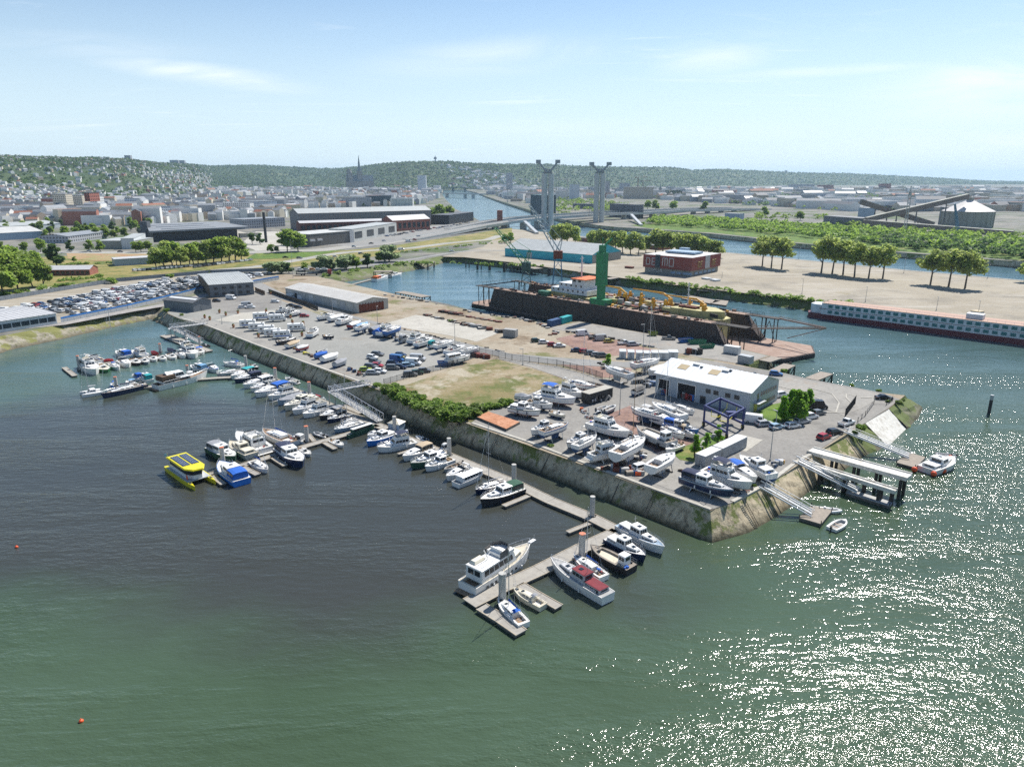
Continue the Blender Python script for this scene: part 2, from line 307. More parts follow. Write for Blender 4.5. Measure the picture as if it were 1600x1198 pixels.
# ------------------------------------------------------------------ water, land, banks
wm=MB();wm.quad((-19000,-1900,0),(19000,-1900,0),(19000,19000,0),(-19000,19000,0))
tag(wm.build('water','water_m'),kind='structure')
QS,RR,GR,VW='bank_stone','bank_riprap','bank_green','bank_stone'
SH=[(-150,561,7,RR),(0,525,7,RR),(75,511,7,RR),(150,495,7,RR),(213,483,7,RR),(253,477.5,6,RR),(262,489,4,QS),(283,498,4,QS),(318,507,3.2,QS),(400,539,3.2,QS),(480,568,3.2,QS),(565,598,3.2,QS),(598,609,3.5,QS),(640,627,4,QS),(673,638,4,QS),(729,658,4.5,QS),(737,662,3.2,QS),(827,692,3.2,QS),(930,731,3.2,QS),(1030,768,3.2,QS),(1110,797,3.2,QS),(1146,785,4,QS),(1194,760,4,QS),(1212,749,4,QS),(1248,721,4,QS),(1272,709,4.5,QS),(1322,675,5,GR),(1352,661,6,'slab_white'),(1388,638,5,GR),(1406,624,5,GR),(1414,617,4,GR),(1376,613,3,GR),(1329,604,3,GR),(1264,592,3,GR),(1223,582,3,GR),(1160,571,3,GR),(1185,562,1,QS),(1204,556,1,QS),(1130,539,1,QS),(1063,530,1,QS),(905,502,1,QS),(858,506,4,GR),(800,495,4,GR),(757,490,4,GR),(700,475,3,GR),(616,459,3,GR),(560,446.5,4,GR),(530,439,5,GR),(497,432,6,GR),(540,425,12,GR),(577,419,12,GR),(645,409,9,GR),(690,400,5,GR),(726,401,5,GR),(800,409,5,RR),(845,415,5,RR),(975,434,5,GR),(1083,448,5,GR),(1136,454,5,GR),(1200,461,6,GR),(1263,468,6,GR),(1330,477,4,GR),(1475,494,1.5,QS),(1600,509,1.5,QS),(1900,545,1.5,QS),(2600,640,2,QS),(2600,560,2,QS),(1900,467,1,QS),(1600,438.5,1,QS),(1413,422,1,QS),(1200,401,1,QS),(1128,394,1,QS),(1000,379,1,QS),(905,369,1,QS),(850,362.5,1,QS),(798,357,1,QS),(751,346,1,QS),(735,337,1,QS),(712,327,1,QS),(697,312,1,QS),(690,303,1,QS),(692,296.5,1,QS),(725,296.5,1,QS),(745,301,1,QS),(760,307,1,QS),(790,317,1,QS),(820,326,1,QS),(848,335,1,QS),(875,342,1,QS),(905,347.5,1,QS),(935,352,1,QS),(965,355,1,QS),(1015,358,1.5,QS),(1110,365,1.5,QS),(1183,372.5,2,QS),(1243,380,2,QS),(1408,394.5,2,QS),(1543,405,2,QS),(1620,411,2,QS),(1900,436,2,QS),(2600,500,2,QS)]
shore=[G(a,b,4.5)for a,b,_,_ in SH]
n_sh=len(shore)
def bank():
 segs=[]
 off=[]
 for i,p in enumerate(shore):
  ns=[]
  for a,b in((i-1,i),(i,i+1)):
   if a<0 or b>=n_sh:continue
   t=(shore[b]-shore[a]);t.z=0;t.normalize();ns.append(Vector((t.y,-t.x,0)))
  n=sum(ns,Vector()).normalized();k=min(2.2,1/max(.35,n.dot(ns[0])));off.append(n*SH[i][2]*k*1.33)
 groups={}
 rnd=random.Random(3)
 for i in range(n_sh-1):
  mt=SH[i][3]if SH[i][3]==SH[i+1][3]or True else 0
  mb=groups.setdefault(mt,MB())
  L_=(shore[i+1]-shore[i]).length;n=max(1,int(L_/(3 if L_<400 else 40)));K=6
  rings=[]
  for j in range(n+1):
   t=j/n;p=shore[i].lerp(shore[i+1],t);o_=off[i].lerp(off[i+1],t);ring=[]
   rd=random.Random((i*1000+j)if j<n else((i+1)*1000))
   for k in range(K+1):
    s=k/K;q=p+o_*s;q.z=4.5-6.0*s
    if 0<k:
     a=.10 if SH[i][3]==QS else .0 if SH[i][3]=='slab_white' else .4
     if SH[i][2]>2:q+=Vector((rd.uniform(-a,a),rd.uniform(-a,a),rd.uniform(-a,a)*.7))
    ring.append(q)
   rings.append(ring)
  mb.loft([[r for r in ring]for ring in rings])
 for mt,mb in groups.items():
  nm={'bank_stone':'quay_bank','bank_riprap':'river_bank','bank_green':'grassy_bank','slab_white':'slipway_slab'}[mt]
  tag(mb.build(nm,mt),kind='structure')
bank()
outer=[Vector((19000,800,4.5)),Vector((19000,19000,4.5)),Vector((-19000,19000,4.5)),Vector((-19000,shore[0].y,4.5))]
poly=[p.copy()for p in shore]+outer
lm=MB();lm.sheet(poly,4.5)
tag(lm.build('ground','land_m'),kind='structure')
_lv=[0]
def area(name,mt,pts,lv=1,z=4.5):
 _lv[0]+=1;lv+=_lv[0]*.12
 mb=MB();mb.sheet([G(x,y,z)for x,y in pts],z+.014*lv)
 return tag(mb.build(name,mt),kind='structure')
def strip(name,mt,pts,wd,lv=1,z=4.5,pw=None):
 _lv[0]+=1;lv+=_lv[0]*.12
 P=[G(x,y,z)for x,y in pts]if not isinstance(pts[0],Vector)else pts
 a=off_line(P,wd/2);b=off_line(P,-wd/2);mb=MB()
 mb.loft([[Vector((q.x,q.y,z+.014*lv)),Vector((p.x,p.y,z+.014*lv))]for p,q in zip(a,b)])
 return tag(mb.build(name,mt),kind='structure')
area('peninsula_ground','dirt',[(262,490),(283,499),(318,508),(565,600),(598,611),(673,640),(737,664),(930,733),(1110,798),(1194,761),(1272,710),(1352,661),(1388,639),(1414,618),(1376,613.5),(1264,592.5),(1160,571),(1185,562),(1204,556.5),(1130,539.5),(1063,530.5),(905,503),(858,506),(757,490.5),(616,459.5),(530,439.5),(497,432.5),(440,428),(400,430),(256,478)],1)
area('car_park','yard_gravel',[(283,499),(318,508),(565,598.5),(600,600),(665,583),(705,573),(757,552),(700,533),(640,517),(590,506),(500,492),(470,481),(440,470),(405,452),(330,468),(262,480),(262,489)],2)
area('quay_path','old_asphalt',[(300,503),(318,508),(565,599),(585,600),(560,583),(430,535),(350,505),(300,496)],3)
area('forecourt','asphalt',[(330,468),(405,452),(440,468),(440,480),(400,487),(360,490),(325,478)],3)
area('concrete_pad','concrete_pale',[(335,501),(375,489),(440,484),(425,494),(372,504)],4)
area('road','road_m',[(386,443),(405,440),(450,462),(550,493),(640,517),(700,530),(800,553),(883,559.5),(975,566),(1010,560),(1010,572),(988,574.5),(870,569.5),(800,562),(747,549),(640,521),(560,500),(440,468)],5)
area('path','old_asphalt',[(845,570),(870,572),(939,592),(985,590),(985,600),(915,600),(888,594),(830,574),(780,561),(780,556)],5)
area('gravel_island','red_gravel',[(875,569.5),(988,576),(980,590),(941,590)],7)
area('boatyard_apron','asphalt',[(735,661),(827,692),(930,731),(1030,768),(1110,797),(1146,785),(1194,760),(1212,749),(1248,721),(1272,709),(1322,675),(1352,661),(1388,638),(1406,624),(1376,613.5),(1329,604.5),(1264,592.5),(1223,583),(1160,573),(1100,562),(1030,575),(985,592),(939,595),(895,596),(850,606),(800,628),(760,645)],6)
area('worn_yard','old_asphalt',[(945,650),(1000,632),(1100,690),(1140,700),(1165,740),(1110,790),(1020,755),(930,725),(880,705),(900,670)],8)
area('worn_gravel','red_gravel',[(940,652),(985,634),(1030,650),(1095,695),(1030,712),(1000,690)],9)
area('concrete_pad','concrete_pale',[(1140,678),(1160,680),(1192,688),(1166,706),(1120,700)],9)
area('access_road','old_asphalt',[(1180,605),(1228,588),(1264,596),(1329,607),(1380,617),(1352,636),(1318,650),(1260,628)],8)
area('dock_apron','old_asphalt',[(858,512),(905,503.5),(1063,531),(1130,540),(1200,556),(1160,569),(1100,560),(1030,545),(960,530),(925,520),(880,517)],3)
area('dirt_car_park','red_gravel',[(868,529),(915,519),(960,531),(1020,546),(1040,550),(960,556),(900,546)],2)
area('dry_field','dry_field',[(598,608),(640,600),(700,579),(775,561),(850,582),(888,596),(870,604),(845,608),(805,624),(765,645),(737,660),(700,650),(672,638)],3)
area('lawn','grass_m',[(1172,650),(1205,633),(1228,628),(1275,636),(1262,648),(1238,657),(1212,662)],10)
area('lawn','grass_m',[(1050,708),(1088,690),(1110,676),(1135,684),(1098,705),(1092,724),(1062,719)],10)
area('rough_ground','concrete_pale',[(597,507),(650,492),(730,505),(780,520),(745,534),(700,524)],2)
area('quay_side','beige_gravel',[(690,401),(726,402),(800,410),(845,416),(975,435),(1083,449),(1200,462),(1263,469),(1475,495),(1600,510),(1900,546),(1900,467),(1600,439),(1413,422.5),(1200,401.5),(1128,394.5),(1000,379.5),(905,369.5),(850,363),(798,358),(755,385),(720,394)],1)
area('lot_ground','beige_gravel',[(-250,520),(0,470),(180,441),(330,428),(432,424.5),(436,438),(311,456),(200,484),(96,504),(0,520),(-200,562),(-300,580)],1)
strip('promenade','pavement_m',[(-200,558),(0,516),(96,506),(200,486),(262,476),(300,466),(395,446)],7,3)
area('verge','dry_grass',[(-300,520),(0,462),(180,436),(330,424),(432,421),(500,412),(560,405),(640,391),(800,372),(800,356),(700,371),(600,386),(500,395),(400,398),(240,400),(100,400),(-300,420)],1)
strip('road','pale_road',[(-200,478),(30,455),(108,447.5),(250,431),(320,424),(400,417),(450,409),(500,400),(540,394.5),(600,390),(640,388),(700,380),(763,374.5),(782,368)],11,3)
strip('road','road_m',[(470,428),(520,422),(576,415),(640,406),(696,396.5),(740,391),(800,392)],6,4)
strip('road','pale_road',[(-300,400),(100,394),(238,396),(400,394),(500,391),(590,381),(675,369),(740,358)],22,5)
area('grass','grass_m',[(400,396),(500,393.5),(540,390),(480,402),(440,405),(385,404)],6)
area('grass','dry_grass',[(240,428),(300,420),(380,404),(430,406),(410,414),(330,421)],6)
area('bare_slope','bare_m',[(104,396),(240,397),(240,407),(150,408),(106,404)],6)
area('plaza','concrete_pale',[(375,382),(400,362),(440,362),(455,390),(400,392)],6)
area('car_park','road_m',[(580,385),(700,362),(730,350),(690,350),(600,368),(500,384)],6)
area('strip_grass','grass_m',[(985,352),(1060,345),(1200,352),(1400,365),(1600,385),(1900,415),(1900,434),(1620,409),(1543,403),(1408,393),(1243,378.5),(1183,371),(1110,363.5),(1015,357)],1)
area('industrial_yard','land_m',[(1180,345),(1300,338),(1420,330),(1600,330),(1900,360),(1900,395),(1600,380),(1400,366)],2)
def coping(pts,wd=.7,h=.22):
 P=[G(x,y,4.5)for x,y in pts];a=off_line(P,-.12);b=off_line(P,wd)
 mb=MB();mb.loft([[Vector((p.x,p.y,4.3)),Vector((p.x,p.y,4.5+h)),Vector((q.x,q.y,4.5+h)),Vector((q.x,q.y,4.4))]for p,q in zip(a,b)])
 return tag(mb.build('quay_coping','concrete_pale'),kind='structure')
coping([(283,498),(318,507),(400,539),(480,568),(565,598),(598,609)])
coping([(737,662),(827,692),(930,731),(1030,768),(1110,797)])
coping([(1146,785),(1194,760),(1212,749),(1248,721),(1272,709)])
coping([(1900,467),(1600,438.5),(1413,422),(1200,401),(1128,394),(905,369)],2.5)
# ------------------------------------------------------------------ hills
SKY=[(-900,250),(-300,246),(0,245),(60,247),(120,249),(160,248),(210,251),(250,256),(300,257),(330,260),(400,258),(450,261),(520,264),(560,261),(600,256),(640,253.5),(700,252.5),(740,256),(800,257),(850,257),(900,260),(1000,261.5),(1050,262),(1080,266),(1130,264.5),(1200,268),(1260,270.5),(1320,271),(1400,275),(1480,279),(1540,283),(1600,284),(1900,284),(2600,283)]
RD=[(-900,2700),(0,2900),(200,3400),(300,4600),(330,6200),(500,6800),(560,5600),(640,4900),(740,5000),(850,5600),(1000,6200),(1200,7500),(1600,9500),(2600,10000)]
BD=[(-900,1000),(0,1150),(200,1500),(300,2500),(340,4200),(500,4700),(600,3900),(740,4100),(850,4500),(1000,5000),(1200,6000),(1600,7500),(2600,8000)]
def itp(T,x):
 xs=[t[0]for t in T];ys=[t[1]for t in T];return float(np.interp(x,xs,ys))
def n2(x,y):
 return(math.sin(x*.0031+1.3*math.sin(y*.0023))+math.sin(y*.0037+x*.0011+2)+.6*math.sin(x*.009+y*.004)+.5*math.sin(y*.011-x*.006+1))/3.1
def apx(x,y):return 800+F*x/(max(y,1)*CP)
def hill_z(x,y):
 a=apx(x,y);r,b=itp(RD,a),itp(BD,a)
 rz=zat(a,itp(SKY,a),r).z
 if y<=b:return 4.5
 if y<r:
  t=(y-b)/(r-b);s=t*t*(3-2*t);s=.5*s+.5*t
  return 4.5+(rz-4.5)*s*(1+.10*n2(x,y)*math.sin(math.pi*t))-1.0
 t=min(1,(y-r)/1500);return rz-(rz-20)*t*.25
def hills():
 xs=list(range(-900,2301,10));rows=56;vs=[];fs=[]
 for a in xs:
  r,b=itp(RD,a),itp(BD,a)
  for k in range(rows):
   t=k/(rows-1)*1.25;y=b+(r-b)*t;x=(a-800)*y*CP/F
   z=hill_z(x,y)if k else 4.0
   if k>3:z+=(random.random()-.5)*7*min(1,t*2)
   vs.append((x,y,z))
 n=rows
 for i in range(len(xs)-1):
  for k in range(n-1):fs.append((i*n+k,(i+1)*n+k,(i+1)*n+k+1,i*n+k+1))
 mb=MB();mb.add(vs,fs);return tag(mb.build('hills','hill_m',smooth=True),kind='structure')
def hill_mat(m):
 ground_mat(m,[(.045,.075,.025),(.07,.10,.035),(.03,.05,.02),(.13,.14,.06)],[(.006,.42,.58),(.012,.5,.6),(.0028,.60,.66)],bump=0)
SPEC['hill_m']=dict(fn=hill_mat)
hills()
# ------------------------------------------------------------------ paints
S('gel_white',(.78,.77,.74),.35,v=.05,s=.8);S('gel_cream',(.70,.65,.52),.4,v=.08);S('gel_grey',(.42,.44,.45),.5,v=.1);S('gel_blue',(.30,.40,.50),.4,v=.1)
S('navy',(.018,.035,.09),.3,v=.15);S('blue',(.02,.14,.42),.35,v=.12);S('bright_blue',(.02,.19,.62),.6,v=.1);S('red',(.36,.03,.03),.4,v=.15);S('green',(.03,.16,.06),.4,v=.15)
S('antifoul_red',(.24,.055,.045),.7,v=.3);S('antifoul_blue',(.03,.09,.22),.7,v=.3);S('antifoul_black',(.03,.03,.035),.7,v=.3);S('antifoul_white',(.6,.6,.58),.6,v=.15)
S('deck_white',(.72,.70,.65),.65,v=.08,s=2);S('deck_cream',(.58,.52,.40),.7,v=.1,s=2);S('deck_teak',(.30,.19,.11),.7,v=.2,s=2.5);S('deck_grey',(.36,.36,.35),.7,v=.15,s=2)
S('boat_glass',(.018,.026,.034),.08,v=0);S('car_glass',(.02,.026,.032),.06,v=0)
S('steel_rail',(.62,.63,.64),.3,m=.6,v=0);S('mast_alu',(.60,.60,.60),.4,m=.5,v=0);S('mast_wood',(.35,.20,.09),.5,v=.1)
S('canvas_navy',(.03,.04,.085),.9,v=.15,s=2);S('canvas_blue',(.015,.12,.50),.85,v=.12,s=2);S('canvas_teal',(.02,.34,.36),.85,v=.1);S('canvas_beige',(.48,.38,.26),.9,v=.1);S('canvas_grey',(.30,.31,.33),.9,v=.15);S('canvas_black',(.035,.035,.038),.85,v=.2);S('canvas_maroon',(.20,.025,.035),.85,v=.15);S('canvas_green',(.03,.10,.06),.85,v=.15);S('canvas_white',(.68,.68,.66),.85,v=.1);S('canvas_pale_blue',(.18,.36,.55),.85,v=.1)
S('rubber_black',(.025,.025,.027),.7,v=.1);S('rubber_grey',(.30,.31,.32),.6,v=.1);S('engine_black',(.03,.03,.035),.35,v=.1);S('tan_seat',(.42,.30,.18),.7,v=.1);S('orange',(.65,.14,.02),.6,v=.1);S('fender_orange',(.80,.10,.02),.45,v=.05)
S('yellow',(.68,.60,.02),.4,v=.06);S('crane_yellow',(.70,.36,.02),.5,v=.15);S('ship_cream',(.52,.46,.20),.55,v=.2,s=.4);S('ship_white',(.68,.70,.72),.5,v=.12,s=.4)
S('wood_plank',(.30,.26,.21),.85,v=.22,s=1.4,c2=(.20,.17,.14));S('pontoon_deck',(.34,.32,.28),.85,v=.18,s=1.1,c2=(.25,.23,.20));S('pontoon_float',(.16,.15,.13),.9,v=.3);S('timber_edge',(.46,.39,.29),.8,v=.2)
S('pile_concrete',(.47,.46,.43),.8,v=.18,s=.7,c2=(.36,.35,.32));S('pile_cap',(.62,.20,.10),.7,v=.15);S('dark_timber',(.06,.052,.045),.9,v=.3)
S('solar',(.015,.028,.075),.15,v=0)
for k,c in dict(white=(.74,.74,.73),silver=(.42,.43,.44),grey=(.15,.155,.16),black=(.018,.018,.02),navy=(.02,.035,.08),blue=(.03,.12,.32),red=(.36,.02,.025),green=(.03,.07,.05),yellow=(.55,.45,.02),gold=(.45,.38,.10),paleblue=(.28,.40,.50),orange=(.55,.20,.02),lime=(.35,.42,.05)).items():
 S('car_'+k,c,.22,v=.03,s=1.5)
S('tyre',(.02,.02,.02),.8,v=0);S('rim',(.42,.42,.43),.35,m=.6,v=0);S('lamp_clear',(.65,.65,.62),.15,v=0);S('lamp_red',(.35,.02,.01),.3,v=0);S('bumper',(.05,.05,.052),.6,v=0)
# ------------------------------------------------------------------ boats
def hb_at(t,B,full=.88):
 if t<.5:return B/2*(full+(1-full)*math.sin(math.pi*t))
 return B/2*max(.02,(1-((t-.5)/.5)**2.3))
def make_hull(root,L,B,fb,dr,hull,bottom,stripe=None,sheer=.35,full=.88,rake=.10,band=None):
 TS=[0,.12,.28,.45,.6,.72,.82,.9,.96,1.0]
 def X(t,k):return-L/2+L*t-(rake*L*(t**6)*(1-k))
 def Z(t):return fb*(1+sheer*t*t)
 top=MB();bot=MB();ru,rl,rs=[],[],[]
 for t in TS:
  h=hb_at(t,B,full);z=Z(t)
  ru.append([(X(t,1),h,z),(X(t,.8),h*.97,z*.62),(X(t,.5),h*.88,.04),(X(t,.5),-h*.88,.04),(X(t,.8),-h*.97,z*.62),(X(t,1),-h,z)])
  rl.append([(X(t,.5),h*.88,.04),(X(t,.3),h*.70,-dr*.45),(X(t,0),0,-dr*(1-.75*t**3)),(X(t,.3),-h*.70,-dr*.45),(X(t,.5),-h*.88,.04)])
  rs.append((X(t,1),h,z))
 mt=top.mat(hull)
 for s in(slice(0,3),slice(3,6)):mt.loft([r[s]for r in ru][::-1])
 r=ru[0];mt.add(r,[(5,4,3,2,1,0)])
 for sg in(1,-1):
  a=[[(x,sg*y,z+.03),(x-.02,sg*max(y-.11,0.0),z+.03)]for x,y,z in rs]
  top.mat(hull).loft(a if sg<0 else a[::-1])
  if band:
   b_=[[(x,sg*(y*1.004+.01),z-.02),(x,sg*(y*.995+.01),z-.20-.02*fb)]for x,y,z in rs]
   top.mat(band).loft(b_[::-1]if sg<0 else b_)
 h=top.build('hull',parent=root)
 bot.mat(bottom).loft(rl[::-1]);r=rl[0];bot.add(r,[(4,3,2,1,0)])
 bot.build('hull_bottom',parent=root)
 return X,Z,TS
def deck(root,L,B,fb,c0,c1,depth,col,full=.88,sheer=.35,floor='deck_white'):
 """deck with a sunken cockpit between stations c0..c1"""
 mb=MB();mb.mat(col);Z=lambda t:fb*(1+sheer*t*t)-.01
 ts=sorted(set([.0,.12,.28,.45,.6,.72,.82,.9,.96,.995,c0,c1]));X=lambda t:-L/2+L*t
 for a,b in zip(ts,ts[1:]):
  ha,hb=hb_at(a,B,full)-.08,hb_at(b,B,full)-.08;ha=max(ha,.01);hb=max(hb,.01)
  if a>=c0-1e-6 and b<=c1+1e-6:
   for sg in(1,-1):
    q=[(X(a),sg*ha,Z(a)),(X(b),sg*hb,Z(b)),(X(b),sg*hb*.72,Z(b)),(X(a),sg*ha*.72,Z(a))]
    mb.quad(*(q[::-1]if sg>0 else q))
    q=[(X(a),sg*ha*.72,Z(a)),(X(b),sg*hb*.72,Z(b)),(X(b),sg*hb*.72,Z(b)-depth),(X(a),sg*ha*.72,Z(a)-depth)]
    mb.quad(*(q[::-1]if sg>0 else q))
   mb.mat(floor).quad((X(a),-ha*.72,Z(a)-depth),(X(b),-hb*.72,Z(b)-depth),(X(b),hb*.72,Z(b)-depth),(X(a),ha*.72,Z(a)-depth));mb.mat(col)
  else:mb.quad((X(a),-ha,Z(a)),(X(b),-hb,Z(b)),(X(b),hb,Z(b)),(X(a),ha,Z(a)))
 for t,d in((c0,1),(c1,-1)):
  if c1>c0:
   h=(hb_at(t,B,full)-.08)*.72;q=[(X(t),-h,Z(t)-depth),(X(t),h,Z(t)-depth),(X(t),h,Z(t)),(X(t),-h,Z(t))]
   mb.quad(*(q[::-1]if d>0 else q))
 return mb.build('deck',parent=root)
def house(root,x0,x1,w0,w1,z0,z1,rf=.4,ra=.1,tum=.85,m='gel_white',name='cabin',win=3,wy=(.35,.15),front=2,rear=0,glass='boat_glass',roof=None,zf=None):
 """superstructure: x0 aft .. x1 fore, w0/w1 half widths, with side, front and rear windows as parts"""
 zf=z1 if zf is None else zf
 b=[(x0,-w0,z0),(x1,-w1,z0),(x1,w1,z0),(x0,w0,z0)]
 t=[(x0+ra,-w0*tum,z1),(x1-rf,-w1*tum,zf),(x1-rf,w1*tum,zf),(x0+ra,w0*tum,z1)]
 mb=MB();mb.mat(m).add(b+t,[(0,1,5,4),(1,2,6,5),(2,3,7,6),(3,0,4,7)])
 mb.mat(roof or m);c=Vector(((t[0][0]+t[1][0])/2,0,(z1+zf)/2+.05))
 o=.08 if roof or name!='cabin' or z1-z0>1 else 0
 tt=[(t[0][0]-o*1.5,t[0][1]-o,z1),(t[1][0]+o*1.5,t[1][1]-o,zf),(t[2][0]+o*1.5,t[2][1]+o,zf),(t[3][0]-o*1.5,t[3][1]+o,z1)]
 u=[(p[0]*.97+c.x*.03,p[1]*.88,p[2]+.07)for p in tt]
 mb.add(tt+u,[(0,1,5,4),(1,2,6,5),(2,3,7,6),(3,0,4,7),(4,5,6,7),(3,2,1,0)])
 h=mb.build(name,parent=root)
 if win:
  for sg in(0,1):
   g=MB()
   if sg==0:g.panes(b[0],b[1],t[1],t[0],win,.07,*wy)
   else:g.panes(b[2],b[3],t[3],t[2],win,.07,*wy)
   g.build('side_window',glass,h)
 if front:g=MB();g.panes(b[1],b[2],t[2],t[1],front,.06,wy[0]*.8,wy[1]);g.build('windscreen',glass,h)
 if rear:g=MB();g.panes(b[3],b[0],t[0],t[3],rear,.1,wy[0],wy[1]);g.build('rear_window',glass,h)
 return h
def rail(root,L,B,fb,t0,t1,h=.6,name='railing',m='steel_rail',r=.022,sheer=.35,full=.88):
 mb=MB();ps={}
 for sg in(1,-1):
  pts=[];n=max(3,int((t1-t0)*L/1.1))
  for i in range(n+1):
   t=t0+(t1-t0)*i/n;y=max(hb_at(t,B,full)-.06,.02);z=fb*(1+sheer*t*t);x=-L/2+L*t-.05
   pts.append(Vector((x,sg*y,z+h)));mb.tube((x,sg*y,z),(x,sg*y,z+h),r*.8,n=4)
  mb.path(pts,r,4);mb.path([p-Vector((0,0,h*.5))for p in pts],r*.6,3);ps[sg]=pts
 if t1>.93:mb.tube(ps[1][-1],ps[-1][-1],r,n=4)
 return mb.build(name,m,root)
def outboard(root,L,z):
 mb=MB();mb.box((-L/2-.22,0,z+.18),(.42,.34,.48),top=(.8,.8));mb.box((-L/2-.25,0,z-.4),(.16,.12,.8));mb.build('outboard_motor','engine_black',root)
def seat(root,x,y,z,d,m='tan_seat'):
 mb=MB();mb.box((x,y,z+.2),(d[0],d[1],.4));mb.box((x-d[0]*.42,y,z+.5),(.12,d[1],.35));mb.build('seat',m,root)
def canopy(root,x0,x1,w,z0,z1,m,sides=True,name='canopy'):
 mb=MB();K=5;rings=[]
 for i in range(K):
  t=i/(K-1);x=x0+(x1-x0)*t;zz=z1-.18*abs(2*t-1)**2
  rings.append([(x,-w,z0 if sides else zz-.12),(x,-w*.95,zz-.1),(x,-w*.5,zz+.05),(x,w*.5,zz+.05),(x,w*.95,zz-.1),(x,w,z0 if sides else zz-.12)])
 mb.loft(rings)
 if sides:
  for r,s in((rings[0],1),(rings[-1],-1)):mb.add(r,[tuple(range(6))if s<0 else tuple(range(6))[::-1]])
 c=mb.build(name,m,root)
 if sides:
  for s in(-1,1):
   g=MB();g.panes(*(((x0,-w,z0),(x1,-w,z0),(x1,-w*.95,z1-.1),(x0,-w*.95,z1-.1))if s<0 else((x1,w,z0),(x0,w,z0),(x0,w*.95,z1-.1),(x1,w*.95,z1-.1))),3,.05,.35,.2,.04);g.build('window','boat_glass',c)
 else:
  p=MB()
  for x in(x0+.1,x1-.1):
   for s in(-1,1):p.tube((x,s*w*.95,z0),(x,s*w*.95,z1-.15),.025,n=4)
  p.build('canopy_frame','steel_rail',c)
def mast(root,x,z,H,L,cover='canvas_blue',wood=False,boom=True,furl=True,B=3,fb=.9,wid=.07):
 mm='mast_wood' if wood else 'mast_alu'
 mb=MB();mb.tube((x,0,z),(x,0,z+H),wid,wid*.75,8);m_=mb.build('mast',mm,root)
 s=MB();sp1=z+H*.52
 s.tube((x,-B*.32,sp1),(x,B*.32,sp1),.035,n=4);s.build('spreader',mm,m_)
 st=MB()
 for sg in(-1,1):
  st.tube((x,sg*B*.32,sp1),(x,0,z+H*.97),.012,n=3);st.tube((x-.1,sg*B*.45,fb),(x,sg*B*.32,sp1),.012,n=3)
 st.tube((-L/2+.1,0,fb),(x,0,z+H),.012,n=3)
 st.tube((L/2-.3,0,fb*1.3),(x,0,z+H*.97),.014 if not furl else .05,.012 if not furl else .02,n=4)
 st.build('rigging','steel_rail',m_)
 if boom:
  bl=L*.36;b_=MB();b_.tube((x,0,z+1.0),(x-bl,0,z+1.05),.06,n=6);bb=b_.build('boom',mm,root)
  if cover:c=MB();c.loft([[(x-bl*t,-.16*(1-.5*t),z+1.08),(x-bl*t,0,z+1.42-.22*t),(x-bl*t,.16*(1-.5*t),z+1.08)]for t in(0,.3,.6,1)],cap=True);c.build('sail_cover',cover,bb)
def fenders(root,L,B,fb,ts=(.3,.5,.7),m='gel_white',side=(1,-1)):
 for t in ts:
  for s in side:
   y=hb_at(t,B)+.1;x=-L/2+L*t;mb=MB();mb.tube((x,s*y,.25),(x,s*y,.85),.13,.13,7);mb.build('fender',m,root)
def clutter(root,x0,x1,w,z,n,seed,ms=('tan_seat','deck_grey','canvas_blue','rubber_black','red'),name='deck_gear'):
 rd=random.Random(seed);mb=MB()
 for _ in range(n):
  mb.mat(rd.choice(ms));d=rd.uniform(.25,.7);mb.box((rd.uniform(x0,x1),rd.uniform(-w,w),z+d*.2),(d,d*rd.uniform(.4,1),d*rd.uniform(.3,.8)),rd.uniform(0,3))
 mb.build(name,parent=root)
BOATN=[0]
